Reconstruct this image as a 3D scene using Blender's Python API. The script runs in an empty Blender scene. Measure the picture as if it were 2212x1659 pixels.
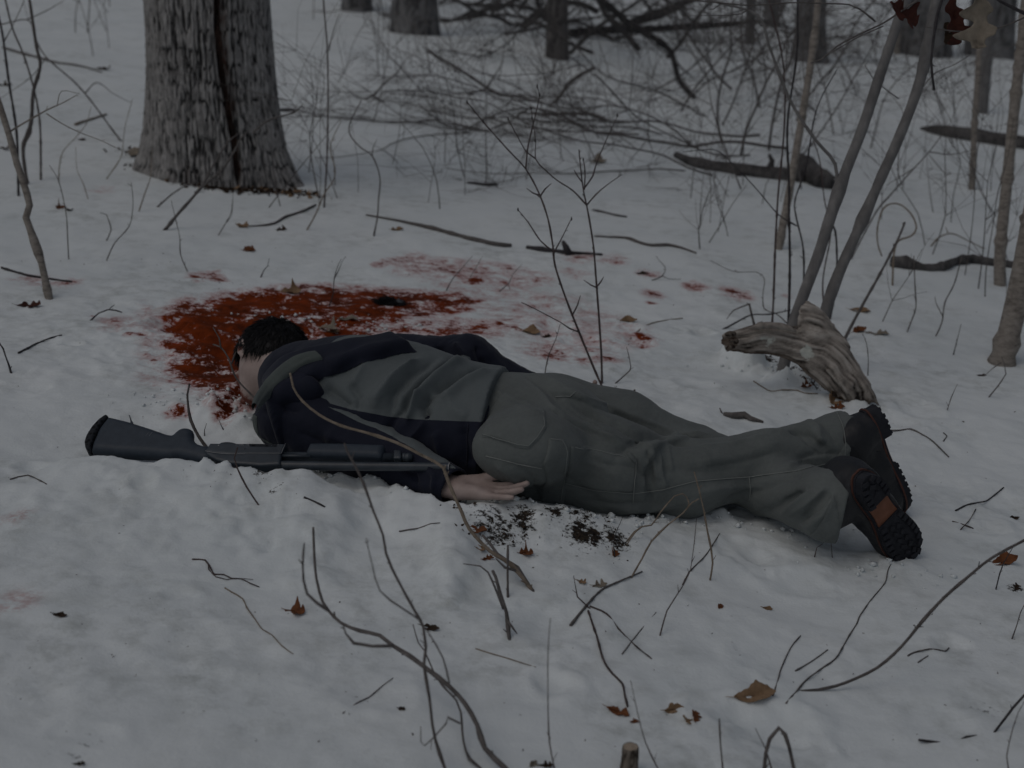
import bpy, math, random
import numpy as np
from mathutils import Vector
from mathutils.bvhtree import BVHTree

# ------------------------------------------------------------------ camera, sky, sun, exposure
scene = bpy.context.scene
R_ = math.radians
CAM_H, PITCH = 1.30, R_(17.2)
cam_data = bpy.data.cameras.new('camera')
cam = bpy.data.objects.new('camera', cam_data)
scene.collection.objects.link(cam)
cam.location = (0, 0, CAM_H)
cam.rotation_euler = (math.pi/2 - PITCH, 0, 0)
cam_data.lens = 50; cam_data.sensor_width = 36
cam_data.clip_start = 0.05; cam_data.clip_end = 400
cam_data.dof.use_dof = True
cam_data.dof.focus_distance = 3.45
cam_data.dof.aperture_fstop = 3.8
scene.camera = cam

world = bpy.data.worlds.new('World'); scene.world = world
world.use_nodes = True
wn, wl = world.node_tree.nodes, world.node_tree.links
wn.clear()
w_out = wn.new('ShaderNodeOutputWorld'); w_bg = wn.new('ShaderNodeBackground')
w_sky = wn.new('ShaderNodeTexSky'); w_sky.sky_type = 'NISHITA'; w_sky.sun_disc = False
w_sky.sun_elevation = R_(60); w_sky.sun_rotation = R_(-127)
w_sky.air_density = 1.0; w_sky.dust_density = 4.0; w_sky.ozone_density = 1.0
w_hs = wn.new('ShaderNodeHueSaturation'); w_hs.inputs['Saturation'].default_value = 0.58   # overcast: greyed sky
w_bg.inputs['Strength'].default_value = 0.15
wl.new(w_sky.outputs[0], w_hs.inputs['Color']); wl.new(w_hs.outputs[0], w_bg.inputs[0]); wl.new(w_bg.outputs[0], w_out.inputs[0])

sun_d = bpy.data.lights.new('sun', 'SUN'); sun_d.energy = 0.5; sun_d.angle = R_(110); sun_d.color = (1.0, 0.985, 0.96)
sun = bpy.data.objects.new('sun', sun_d); scene.collection.objects.link(sun)
sun.rotation_euler = Vector((.40, .30, -.866)).to_track_quat('-Z', 'Y').to_euler()     # from the left and a little from the camera side

vs = scene.view_settings
scene.display_settings.display_device = 'sRGB'
vs.view_transform = 'Standard'; vs.look = 'None'; vs.gamma = 1.0; vs.use_curve_mapping = False
vs.exposure = -2.14
scene.cycles.max_bounces = 5; scene.cycles.diffuse_bounces = 3; scene.cycles.glossy_bounces = 2; scene.cycles.transmission_bounces = 0; scene.cycles.volume_bounces = 0

# ------------------------------------------------------------------ picking points: pixel (2212 x 1659 grid) -> world
CX, CY, FPX = 1106.0, 829.5, 50/36*2212
Fw = np.array([0, math.cos(PITCH), -math.sin(PITCH)]); Up = np.array([0, math.sin(PITCH), math.cos(PITCH)]); Rt = np.array([1.0, 0, 0])
Cc = np.array([0, 0, CAM_H])
rng = np.random.default_rng(7); random.seed(7)

def ray(px, py):
    return Fw + Rt*((px-CX)/FPX) - Up*((py-CY)/FPX)
def P(px, py, depth):
    return Cc + depth*ray(px, py)

def _hash(ix, iy, iz, seed):
    h = (ix*374761393 + iy*668265263 + iz*1274126177 + seed*974634777) & 0xffffffff
    h = ((h ^ (h >> 13))*1103515245) & 0xffffffff
    h = ((h ^ (h >> 15))*2246822519) & 0xffffffff
    return ((h ^ (h >> 16)) & 0xffffff)/float(0xffffff)
def vnoise(x, y, z=None, seed=0):
    x = np.asarray(x, float); y = np.asarray(y, float)
    z = np.zeros_like(x) if z is None else np.asarray(z, float)
    x, y, z = np.broadcast_arrays(x, y, z)
    ix, iy, iz = np.floor(x).astype(np.int64), np.floor(y).astype(np.int64), np.floor(z).astype(np.int64)
    fx, fy, fz = x-ix, y-iy, z-iz
    fx, fy, fz = fx*fx*fx*(fx*(fx*6-15)+10), fy*fy*fy*(fy*(fy*6-15)+10), fz*fz*fz*(fz*(fz*6-15)+10)
    r = 0
    for dx in (0, 1):
        for dy in (0, 1):
            for dz in (0, 1):
                w = (fx if dx else 1-fx)*(fy if dy else 1-fy)*(fz if dz else 1-fz)
                r = r + w*_hash(ix+dx, iy+dy, iz+dz, seed)
    return r*2-1
def fbm(x, y, z=None, oct=3, seed=0, gain=.5):
    r, a, s = 0, 1.0, 1.0
    for o in range(oct):
        r = r + a*vnoise(np.asarray(x)*s, np.asarray(y)*s, None if z is None else np.asarray(z)*s, seed+o*17)
        a *= gain; s *= 2.03
    return r
def sstep(a, b, x):
    t = np.clip((np.asarray(x, float)-a)/(b-a), 0, 1); return t*t*(3-2*t)

def base_h(x, y):
    x = np.asarray(x, float); y = np.asarray(y, float)
    return -0.09*8*np.tanh(x/8) + 0.035*np.log1p(np.exp((y-6.0)*1.2))/1.2
def rough_h(x, y):
    return base_h(x, y) + .035*fbm(x*.55+3, y*.55, oct=2, seed=3)*sstep(3.6, 6.5, np.abs(y-1)) + .012*fbm(x*1.6, y*1.6, oct=2, seed=5)
def _bh(x, y):
    e = (y-6.0)*1.2
    return -0.72*math.tanh(x/8) + 0.035*(e if e > 30 else math.log1p(math.exp(e)))/1.2
def J(px, py, hz):
    """point on the sight line of a pixel that lies hz metres above the plain slope"""
    d = [float(c) for c in ray(px, py)]
    def below(t): return CAM_H+t*d[2] < _bh(t*d[0], t*d[1])+hz
    lo = .5
    for i in range(400):
        hi = lo*1.03+.02
        if below(hi): break
        lo = hi
    for i in range(30):
        m = (lo+hi)/2
        if below(m): hi = m
        else: lo = m
    return Cc+hi*np.array(d)
_hits = {}
def hit(px, py, hz=0.0):
    """the same on the uneven snow surface"""
    key = (px, py, hz)
    if key in _hits: return _hits[key].copy()
    p = J(px, py, hz)
    for i in range(3):
        e = float(rough_h(p[0], p[1])-base_h(p[0], p[1]))
        p = J(px, py, hz+e)
    _hits[key] = p.copy()
    return p
def depth_of(p): return float(np.dot(np.asarray(p)-Cc, Fw))

REG = {'r1': (0, 0), 'r2': (737.3, 0), 'r3': (1474.6, 0), 'r4': (0, 553), 'r5': (737.3, 553), 'r6': (1474.6, 553),
       'r7': (0, 1106), 'r8': (737.3, 1106), 'r9': (1474.6, 1106)}
def reg(r, pts):
    ox, oy = REG[r]
    return [(ox+x/3.0, oy+y/3.0) for x, y in pts]

# ------------------------------------------------------------------ mesh helpers
def unit(v):
    v = np.asarray(v, float); return v/(np.linalg.norm(v)+1e-12)
def mesh_from(name, V, faces, mat=None, smooth=True, attrs=None):
    V = np.asarray(V, np.float32)
    fl = faces if isinstance(faces, list) else [faces]
    fl = [np.asarray(f, np.int32) for f in fl if len(f)]
    me = bpy.data.meshes.new(name)
    me.vertices.add(len(V)); me.vertices.foreach_set('co', V.ravel())
    nl = sum(f.size for f in fl); nf = sum(len(f) for f in fl)
    me.loops.add(nl); me.polygons.add(nf)
    me.loops.foreach_set('vertex_index', np.concatenate([f.ravel() for f in fl]))
    tot = np.concatenate([np.full(len(f), f.shape[1], np.int32) for f in fl])
    st = np.concatenate([[0], np.cumsum(tot)[:-1]]).astype(np.int32)
    me.polygons.foreach_set('loop_start', st)
    me.polygons.foreach_set('use_smooth', np.full(nf, smooth))
    if attrs:
        for k, a in attrs.items():
            at = me.attributes.new(k, 'FLOAT', 'POINT'); at.data.foreach_set('value', np.asarray(a, np.float32))
    me.update(); me.validate()
    if mat is not None: me.materials.append(mat)
    return me
def link(name, me, parent=None, loc=None):
    o = bpy.data.objects.new(name, me); scene.collection.objects.link(o)
    if parent is not None: o.parent = parent
    if loc is not None: o.location = loc
    return o
def empty(name, loc):
    o = bpy.data.objects.new(name, None); scene.collection.objects.link(o)
    o.location = tuple(float(c) for c in loc); o.empty_display_size = .05
    return o
def tag(o, label, cat, group=None):
    o['label'] = label; o['category'] = cat
    if group: o['group'] = group
    return o
def part(name, V, faces, mat, parent, smooth=True, attrs=None):
    """mesh part given in world coordinates under an Empty or mesh that stands at parent.location (unrotated)"""
    V = np.asarray(V, float)
    off = np.zeros(3); q = parent
    while q is not None:
        off = off + np.array(q.location); q = q.parent
    return link(name, mesh_from(name, V-off, faces, mat, smooth, attrs), parent)

class MB:
    def __init__(s): s.V = []; s.F = {3: [], 4: []}; s.n = 0
    def add(s, V, *faces):
        V = np.asarray(V, float)
        for F in faces:
            F = np.asarray(F, int)
            if len(F): s.F[F.shape[1]].append(F+s.n)
        s.V.append(V); s.n += len(V)
    def get(s):
        return np.concatenate(s.V), [np.concatenate(s.F[k]) for k in (3, 4) if s.F[k]]

def catmull(pts, rad, step):
    pts = np.asarray(pts, float); rad = np.asarray(rad, float)
    Q = np.vstack([2*pts[0]-pts[1], pts, 2*pts[-1]-pts[-2]])
    out, ro = [], []
    for i in range(len(pts)-1):
        p0, p1, p2, p3 = Q[i:i+4]
        n = max(1, int(np.linalg.norm(p2-p1)/step))
        for t in np.arange(n)/n:
            out.append(.5*((2*p1)+(-p0+p2)*t+(2*p0-5*p1+4*p2-p3)*t*t+(-p0+3*p1-3*p2+p3)*t**3))
            ro.append(rad[i]*(1-t)+rad[i+1]*t)
    out.append(pts[-1]); ro.append(rad[-1])
    return np.array(out), np.array(ro)
def tube(mb, pts, rad, sides=6, step=.02, knob=0.0, seed=0, capped=True, smooth=True):
    pts = np.asarray(pts, float)
    rad = np.broadcast_to(np.asarray(rad, float), (len(pts),)) if np.ndim(rad) else np.full(len(pts), float(rad))
    if smooth and len(pts) > 1: C, r = catmull(pts, rad, step)
    else: C, r = pts, rad
    n = len(C)
    T = np.gradient(C, axis=0); T /= (np.linalg.norm(T, axis=1, keepdims=True)+1e-12)
    up = np.array([0, 0, 1.0]) if abs(T[0][2]) < .9 else np.array([1.0, 0, 0])
    U = np.zeros_like(C); u = unit(np.cross(up, T[0]))
    for i in range(n):
        u = unit(u-T[i]*np.dot(u, T[i])); U[i] = u
    W = np.cross(T, U)
    a = np.arange(sides)*2*math.pi/sides
    if knob:
        rs = np.random.default_rng(seed)
        r = r*(1+knob*rs.normal(size=n)); nodes = rs.integers(1, max(2, n-1), size=max(1, n//7)); r[nodes] *= 1.28
    V = C[:, None]+r[:, None, None]*(np.cos(a)[None, :, None]*U[:, None]+np.sin(a)[None, :, None]*W[:, None])
    V = V.reshape(-1, 3)
    i = np.arange(n-1)[:, None]*sides; j = np.arange(sides)[None, :]; k = (j+1) % sides
    F = np.stack([i+j, i+k, i+sides+k, i+sides+j], -1).reshape(-1, 4)
    tris = []
    if capped:
        V = np.vstack([V, C[0]-T[0]*r[0]*.3, C[-1]+T[-1]*r[-1]*.5]); c0, c1 = len(V)-2, len(V)-1
        jj = np.arange(sides); kk = (jj+1) % sides
        tris = np.vstack([np.stack([np.full(sides, c0), kk, jj], -1), np.stack([np.full(sides, c1), (n-1)*sides+jj, (n-1)*sides+kk], -1)])
    mb.add(V, F, tris) if len(tris) else mb.add(V, F)

class Vol:
    """signed distance volume, meshed by surface nets"""
    def __init__(s, lo, hi, h):
        s.h = h; s.lo = np.asarray(lo, float)
        n = np.ceil((np.asarray(hi, float)-s.lo)/h).astype(int)+1
        s.f = np.full(n, 1.0, np.float32)
    def box(s, lo, hi):
        a = np.clip(np.floor((np.asarray(lo)-s.lo)/s.h).astype(int), 0, np.array(s.f.shape)-1)
        b = np.clip(np.ceil((np.asarray(hi)-s.lo)/s.h).astype(int)+1, 1, s.f.shape)
        sl = tuple(slice(a[i], b[i]) for i in range(3))
        ax = [s.lo[i]+s.h*np.arange(a[i], b[i]) for i in range(3)]
        return sl, np.stack(np.meshgrid(*ax, indexing='ij'), -1)
    def put(s, sl, d, k, op):
        g = s.f[sl]
        if op == 'u':
            h = np.maximum(k-np.abs(g-d), 0)/max(k, 1e-6)
            s.f[sl] = np.minimum(g, d)-h*h*k*.25
        elif op == 's':
            s.f[sl] = np.maximum(g, -d)
        else:
            s.f[sl] = np.maximum(g, d)
    def cone(s, a, b, ra, rb, k=.02, flat=None, op='u'):
        a = np.asarray(a, float); b = np.asarray(b, float)
        m = max(ra, rb)+k+3*s.h
        sl, G = s.box(np.minimum(a, b)-m, np.maximum(a, b)+m)
        if G.size == 0: return
        q = G-a; ba = b-a; sc = 1.0
        if flat is not None:
            w, f = unit(flat[0]), flat[1]
            q = q+(1/f-1)*(q@w)[..., None]*w; ba = ba+(1/f-1)*np.dot(ba, w)*w; sc = f
        t = np.clip((q@ba)/max(np.dot(ba, ba), 1e-9), 0, 1)
        d = np.linalg.norm(q-t[..., None]*ba, axis=-1)-(ra+(rb-ra)*t)
        s.put(sl, (d*sc).astype(np.float32), k, op)
    def ell(s, c, axes, rad, k=.02, op='u'):
        c = np.asarray(c, float); A = np.asarray(axes, float); rad = np.asarray(rad, float)
        m = rad.max()+k+3*s.h
        sl, G = s.box(c-m, c+m)
        q = ((G-c)@A.T)/rad
        n = np.linalg.norm(q, axis=-1)
        d = (n-1)*rad.min()
        s.put(sl, d.astype(np.float32), k, op)
    def half(s, p, n):
        ax = [s.lo[i]+s.h*np.arange(s.f.shape[i]) for i in range(3)]
        n = unit(n)
        d = (ax[0][:, None, None]-p[0])*n[0]+(ax[1][None, :, None]-p[1])*n[1]+(ax[2][None, None, :]-p[2])*n[2]
        s.f = np.maximum(s.f, d.astype(np.float32))
    def net(s, smooth=1):
        f = s.f; ins = f < 0
        nx, ny, nz = f.shape
        cnt = np.zeros((nx-1, ny-1, nz-1), np.int8)
        offs = [(i, j, k) for i in (0, 1) for j in (0, 1) for k in (0, 1)]
        for i, j, k in offs: cnt += ins[i:nx-1+i, j:ny-1+j, k:nz-1+k]
        act = np.argwhere((cnt > 0) & (cnt < 8))
        vid = np.full(cnt.shape, -1, np.int32); vid[act[:, 0], act[:, 1], act[:, 2]] = np.arange(len(act))
        val = np.stack([f[act[:, 0]+i, act[:, 1]+j, act[:, 2]+k] for i, j, k in offs], 1).astype(float)
        acc = np.zeros((len(act), 3)); num = np.zeros(len(act))
        for a in range(8):
            for b in range(a+1, 8):
                d = np.array(offs[b])-np.array(offs[a])
                if np.abs(d).sum() != 1: continue
                va, vb = val[:, a], val[:, b]
                m = (va < 0) != (vb < 0)
                t = np.where(m, va/np.where(m, va-vb, 1), 0)
                acc += np.where(m[:, None], np.array(offs[a])+t[:, None]*d, 0); num += m
        V = s.lo+s.h*(act+acc/num[:, None])
        quads = []
        for ax in range(3):
            sh = [slice(None)]*3; sh2 = [slice(None)]*3
            sh[ax] = slice(0, f.shape[ax]-1); sh2[ax] = slice(1, f.shape[ax])
            A, B = ins[tuple(sh)], ins[tuple(sh2)]
            e = np.argwhere(A != B)
            o1, o2 = [x for x in range(3) if x != ax]
            ok = (e[:, o1] > 0) & (e[:, o2] > 0) & (e[:, o1] < f.shape[o1]-1) & (e[:, o2] < f.shape[o2]-1)
            e = e[ok]
            if not len(e): continue
            def cid(d1, d2):
                c = e.copy(); c[:, o1] -= d1; c[:, o2] -= d2
                return vid[c[:, 0], c[:, 1], c[:, 2]]
            q = np.stack([cid(1, 1), cid(0, 1), cid(0, 0), cid(1, 0)], 1)
            flip = A[e[:, 0], e[:, 1], e[:, 2]]
            if ax == 1: flip = ~flip
            q[~flip] = q[~flip][:, ::-1]
            quads.append(q)
        Q = np.concatenate(quads)
        for _ in range(smooth): V = laplace(V, Q)
        return V, Q
def laplace(V, Q, w=.5):
    acc = np.zeros_like(V); num = np.zeros(len(V)); k = Q.shape[1]
    for a in range(k):
        b = (a+1) % k
        np.add.at(acc, Q[:, a], V[Q[:, b]]); np.add.at(num, Q[:, a], 1)
        np.add.at(acc, Q[:, b], V[Q[:, a]]); np.add.at(num, Q[:, b], 1)
    return V*(1-w)+w*acc/np.maximum(num, 1)[:, None]
def vnormals(V, Q):
    N = np.zeros_like(V)
    n = np.cross(V[Q[:, 2]]-V[Q[:, 0]], V[Q[:, -1]]-V[Q[:, 1]])
    for a in range(Q.shape[1]): np.add.at(N, Q[:, a], n)
    return N/(np.linalg.norm(N, axis=1, keepdims=True)+1e-12)
def tri(Q): return np.vstack([Q[:, [0, 1, 2]], Q[:, [0, 2, 3]]]) if Q.shape[1] == 4 else Q
def bvh(V, Q): return BVHTree.FromPolygons([tuple(v) for v in V], [tuple(int(i) for i in q) for q in Q])
def cast(tree, px, py):
    d = Vector(ray(px, py)).normalized()
    h = tree.ray_cast(Vector(Cc), d)
    return None if h[0] is None else (np.array(h[0]), np.array(h[1]))
def cast_line(tree, pts, off=0.0, n=None):
    """pixel polyline dropped onto a surface"""
    pts = np.asarray(pts, float)
    out = []
    for i in range(len(pts)-1):
        m = max(2, int(np.linalg.norm(pts[i+1]-pts[i])/6))
        for t in np.arange(m)/m:
            h = cast(tree, *(pts[i]*(1-t)+pts[i+1]*t))
            if h is not None:
                nn = h[1] if np.dot(h[1], ray(CX, CY)) < 0 else -h[1]
                out.append(h[0]+nn*off)
    h = cast(tree, *pts[-1])
    if h is not None:
        nn = h[1] if np.dot(h[1], ray(CX, CY)) < 0 else -h[1]
        out.append(h[0]+nn*off)
    return np.array(out)
def line_dist(V, L):
    best = np.full(len(V), 1e9); bt = np.zeros(len(V))
    n = len(L)-1
    for i in range(n):
        a, b = L[i], L[i+1]; ba = b-a
        t = np.clip(((V-a)@ba)/max(np.dot(ba, ba), 1e-9), 0, 1)
        d = np.linalg.norm(V-a-t[:, None]*ba, axis=1)
        m = d < best; best[m] = d[m]; bt[m] = (i+t[m])/n
    return best, bt
def folds(V, Q, tree, specs, gain=1.0):
    N = vnormals(V, Q); D = np.zeros(len(V))
    for pts, w, amp in specs:
        L = cast_line(tree, pts)
        if len(L) < 2: continue
        L = L[::2] if len(L) > 12 else L
        d, t = line_dist(V, L)
        D += gain*amp*np.exp(-(d/w)**1.5)*np.clip(np.minimum(t, 1-t)*5+.25, 0, 1)
    return V+N*D[:, None]
def clip_mesh(V, T, f):
    """part of a triangle mesh where f < 0"""
    s = f[T] < 0; c = s.sum(1)
    keep = [T[c == 3]]; newV = [V]; n = len(V)
    for k in (1, 2):
        m = T[c == k]; sm = s[c == k]
        if not len(m): continue
        lone = np.argmax(sm, 1) if k == 1 else np.argmin(sm, 1)
        r = np.arange(len(m))
        a, b, d = m[r, lone], m[r, (lone+1) % 3], m[r, (lone+2) % 3]
        tb = (f[a]/(f[a]-f[b]))[:, None]; td = (f[a]/(f[a]-f[d]))[:, None]
        pb = V[a]*(1-tb)+V[b]*tb; pd = V[a]*(1-td)+V[d]*td
        ib = n+np.arange(len(m)); idd = ib+len(m); newV += [pb, pd]; n += 2*len(m)
        if k == 1: keep.append(np.stack([a, ib, idd], 1))
        else: keep += [np.stack([ib, b, d], 1), np.stack([ib, d, idd], 1)]
    VV = np.vstack(newV); TT = np.vstack(keep)
    return weld(VV, TT)
def weld(V, T):
    key = np.round(V[:, :3]*2e4).astype(np.int64)
    _, idx, inv = np.unique(key, axis=0, return_index=True, return_inverse=True)
    inv = inv.ravel(); T = inv[T]; V = V[idx]
    T = T[(T[:, 0] != T[:, 1]) & (T[:, 1] != T[:, 2]) & (T[:, 0] != T[:, 2])]
    used = np.unique(T); mp = np.full(len(V), -1); mp[used] = np.arange(len(used))
    return V[used], mp[T]
def poly_sd(p, poly):
    """signed distance of 2D points to a polygon, negative inside"""
    p = np.asarray(p, float); poly = np.asarray(poly, float)
    d = np.full(len(p), 1e9); ins = np.zeros(len(p), bool)
    for i in range(len(poly)):
        a, b = poly[i], poly[(i+1) % len(poly)]; ba = b-a
        t = np.clip(((p-a)@ba)/max(np.dot(ba, ba), 1e-12), 0, 1)
        d = np.minimum(d, np.linalg.norm(p-a-t[:, None]*ba, axis=1))
        cr = ((a[1] > p[:, 1]) != (b[1] > p[:, 1]))
        xs = a[0]+(p[:, 1]-a[1])/(b[1]-a[1]+1e-15)*ba[0]
        ins ^= cr & (p[:, 0] < xs)
    return np.where(ins, -d, d)
def surf_patch(V, Q, tree, pix, off=.003, rim=.004, hdef=.2, rmax=.6):
    """a cloth piece lying on a surface: outline picked on the surface, raised by off with a rounded rim"""
    pts = []; nn = []
    for px, py in pix:
        h = cast(tree, px, py)
        if h is None: pts.append(J(px, py, hdef))
        else:
            pts.append(h[0]); nn.append(h[1] if np.dot(h[1], ray(px, py)) < 0 else -h[1])
    pts = np.array(pts); c = pts.mean(0); n = unit(np.mean(nn, 0))
    u = unit(np.cross([0, 0, 1.0], n)) if abs(n[2]) < .95 else np.array([1.0, 0, 0]); u = unit(u-n*np.dot(u, n)); v = np.cross(n, u)
    p2 = np.stack([(pts-c)@u, (pts-c)@v], 1)
    T = tri(Q); N = vnormals(V, Q)
    q2 = np.stack([(V-c)@u, (V-c)@v], 1)
    sd = poly_sd(q2, p2)
    sd = np.where((N@n > -.15) & (np.abs((V-c)@n) < rmax), sd, .05)
    amt = off*sstep(0, rim, -sd)+.0006
    V2, T2 = clip_mesh(np.hstack([V, (N*amt[:, None])]), T, sd)
    lab = np.arange(len(V2))
    for _ in range(400):
        m = lab[T2].min(1); new = lab.copy()
        for a in range(3): np.minimum.at(new, T2[:, a], m)
        new = new[new]
        if (new == lab).all(): break
        lab = new
    ids, cn = np.unique(lab[T2[:, 0]], return_counts=True)
    T2 = T2[lab[T2[:, 0]] == ids[np.argmax(cn)]]
    used = np.unique(T2); mp = np.full(len(V2), -1); mp[used] = np.arange(len(used)); V2 = V2[used]; T2 = mp[T2]
    return V2[:, :3]+V2[:, 3:], T2

# ------------------------------------------------------------------ materials
def mat_new(name, rough=.8, color=(.5, .5, .5), spec=.3):
    m = bpy.data.materials.new(name); m.use_nodes = True
    nt = m.node_tree; b = nt.nodes['Principled BSDF']
    b.inputs['Base Color'].default_value = (*color, 1); b.inputs['Roughness'].default_value = rough
    b.inputs['Specular IOR Level'].default_value = spec
    return m, nt, b
def nd(nt, t, **kw):
    n = nt.nodes.new(t)
    for k, v in kw.items(): setattr(n, k, v)
    return n
def tex(nt, kind='Noise', scale=5, detail=4, rough=.6, vec=None, coord='Object'):
    n = nt.nodes.new('ShaderNodeTex'+kind); n.inputs['Scale'].default_value = scale
    if kind == 'Noise':
        n.inputs['Detail'].default_value = detail; n.inputs['Roughness'].default_value = rough
    if vec is None:
        tc = nt.nodes.new('ShaderNodeTexCoord'); vec = tc.outputs[coord]
    nt.links.new(vec, n.inputs['Vector'])
    return n.outputs[0]
def mapv(nt, scale, coord='Object'):
    tc = nt.nodes.new('ShaderNodeTexCoord'); m = nt.nodes.new('ShaderNodeMapping'); m.inputs['Scale'].default_value = scale
    nt.links.new(tc.outputs[coord], m.inputs['Vector']); return m.outputs[0]
def ramp(nt, fac, stops, interp='LINEAR'):
    r = nt.nodes.new('ShaderNodeValToRGB'); r.color_ramp.interpolation = interp
    el = r.color_ramp.elements
    while len(el) < len(stops): el.new(.5)
    for e, (p, c) in zip(el, stops):
        e.position = p; e.color = (*c, 1) if len(c) == 3 else c
    nt.links.new(fac, r.inputs['Fac']); return r.outputs['Color']
def mth(nt, op, a, b=None, clamp=False):
    m = nt.nodes.new('ShaderNodeMath'); m.operation = op; m.use_clamp = clamp
    for i, x in enumerate((a, b)):
        if x is None: continue
        if isinstance(x, (int, float)): m.inputs[i].default_value = x
        else: nt.links.new(x, m.inputs[i])
    return m.outputs[0]
def mix(nt, fac, a, b, blend='MIX'):
    m = nt.nodes.new('ShaderNodeMix'); m.data_type = 'RGBA'; m.blend_type = blend
    for s, x in ((0, fac), (6, a), (7, b)):
        if isinstance(x, (int, float)): m.inputs[s].default_value = x
        elif isinstance(x, tuple): m.inputs[s].default_value = (*x, 1)
        else: nt.links.new(x, m.inputs[s])
    return m.outputs[2]
def attr(nt, name):
    a = nt.nodes.new('ShaderNodeAttribute'); a.attribute_name = name; return a.outputs['Fac']
def bump(nt, b, h, strength=.3, dist=.01):
    n = nt.nodes.new('ShaderNodeBump'); n.inputs['Strength'].default_value = strength; n.inputs['Distance'].default_value = dist
    nt.links.new(h, n.inputs['Height']); nt.links.new(n.outputs[0], b.inputs['Normal'])
def setc(nt, b, col): nt.links.new(col, b.inputs['Base Color'])

def mat_noise(name, stops, scale=20, rough=.85, detail=5, bstr=.3, bdist=.002, stretch=None, spec=.25, bscale=None):
    m, nt, b = mat_new(name, rough, spec=spec)
    vec = mapv(nt, stretch) if stretch else None
    n = tex(nt, 'Noise', scale, detail, .65, vec)
    setc(nt, b, ramp(nt, n, stops))
    h = n if bscale is None else tex(nt, 'Noise', bscale, 4, .6, vec)
    if bstr: bump(nt, b, h, bstr, bdist)
    return m
# ------------------------------------------------------------------ the material set
def make_snow():
    m, nt, b = mat_new('snow', .8, spec=.08)
    tc = nd(nt, 'ShaderNodeTexCoord').outputs['Object']
    n1 = tex(nt, 'Noise', 1.6, 3, .6, tc); n2 = tex(nt, 'Noise', 14, 4, .72, tc); n3 = tex(nt, 'Noise', 90, 3, .7, tc)
    col = ramp(nt, n1, [(.3, (.735, .785, .795)), (.7, (.82, .86, .865))])
    dirtn = mth(nt, 'MULTIPLY', ramp(nt, n2, [(.44, (0, 0, 0)), (.68, (1, 1, 1))]), ramp(nt, tex(nt, 'Noise', 2.6, 3, .6, tc), [(.40, (0, 0, 0)), (.62, (1, 1, 1))]))
    col = mix(nt, mth(nt, 'MULTIPLY', dirtn, .58), col, (.40, .425, .405))
    v = nd(nt, 'ShaderNodeTexVoronoi'); v.inputs['Scale'].default_value = 38; nt.links.new(tc, v.inputs['Vector'])
    sp = ramp(nt, mth(nt, 'ADD', v.outputs['Distance'], mth(nt, 'MULTIPLY', n3, .16)), [(.15, (1, 1, 1)), (.19, (0, 0, 0))])
    spm = ramp(nt, tex(nt, 'Noise', 5.5, 3, .7, tc), [(.54, (0, 0, 0)), (.66, (1, 1, 1))])
    col = mix(nt, mth(nt, 'MULTIPLY', mth(nt, 'MULTIPLY', sp, spm), .6), col, (.12, .10, .08))
    # litter-stained thaw patches
    d = attr(nt, 'dirt')
    dn = tex(nt, 'Noise', 55, 4, .75, tc)
    dm = ramp(nt, mth(nt, 'ADD', mth(nt, 'MULTIPLY', d, .62), mth(nt, 'SUBTRACT', dn, .5)), [(.36, (0, 0, 0)), (.46, (1, 1, 1))])
    dm = mth(nt, 'MULTIPLY', dm, ramp(nt, d, [(.02, (0, 0, 0)), (.1, (1, 1, 1))]))
    col = mix(nt, dm, col, ramp(nt, tex(nt, 'Noise', 120, 3, .6, tc), [(.35, (.012, .012, .014)), (.75, (.06, .045, .03))]))
    # the red soaking
    s = attr(nt, 'stain'); dn2 = attr(nt, 'stain_dense')
    w = mth(nt, 'ADD', mth(nt, 'MULTIPLY', tex(nt, 'Noise', 13, 4, .72, tc), .66), mth(nt, 'MULTIPLY', tex(nt, 'Noise', 70, 3, .75, tc), .34))
    lvl = mth(nt, 'ADD', s, mth(nt, 'MULTIPLY', mth(nt, 'SUBTRACT', w, .5), mth(nt, 'ADD', 2.2, mth(nt, 'MULTIPLY', s, 4.2))))
    pink = ramp(nt, lvl, [(.0, (0, 0, 0)), (.70, (1, 1, 1))])
    core = ramp(nt, lvl, [(.50, (0, 0, 0)), (.72, (1, 1, 1))])
    gate = ramp(nt, s, [(.03, (0, 0, 0)), (.16, (1, 1, 1))])
    rcol = ramp(nt, mth(nt, 'ADD', mth(nt, 'MULTIPLY', tex(nt, 'Noise', 16, 4, .75, tc), .6), mth(nt, 'MULTIPLY', tex(nt, 'Noise', 4.5, 2, .6, tc), .4)), [(.30, (.030, .007, .002)), (.44, (.105, .018, .003)), (.58, (.20, .032, .004)), (.75, (.31, .042, .006))])
    col = mix(nt, mth(nt, 'MULTIPLY', mth(nt, 'MULTIPLY', pink, gate), .80), col, (.40, .115, .105))
    cfac = mth(nt, 'MULTIPLY', core, gate)
    col = mix(nt, cfac, col, rcol)
    setc(nt, b, col)
    rg = nd(nt, 'ShaderNodeMapRange'); rg.inputs[3].default_value = .75; rg.inputs[4].default_value = .7
    nt.links.new(cfac, rg.inputs[0]); nt.links.new(rg.outputs[0], b.inputs['Roughness'])
    h = mth(nt, 'ADD', mth(nt, 'MULTIPLY', n2, .7), mth(nt, 'MULTIPLY', n3, .35))
    bump(nt, b, h, .38, .010)
    return m
M_snow = make_snow()

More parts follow.
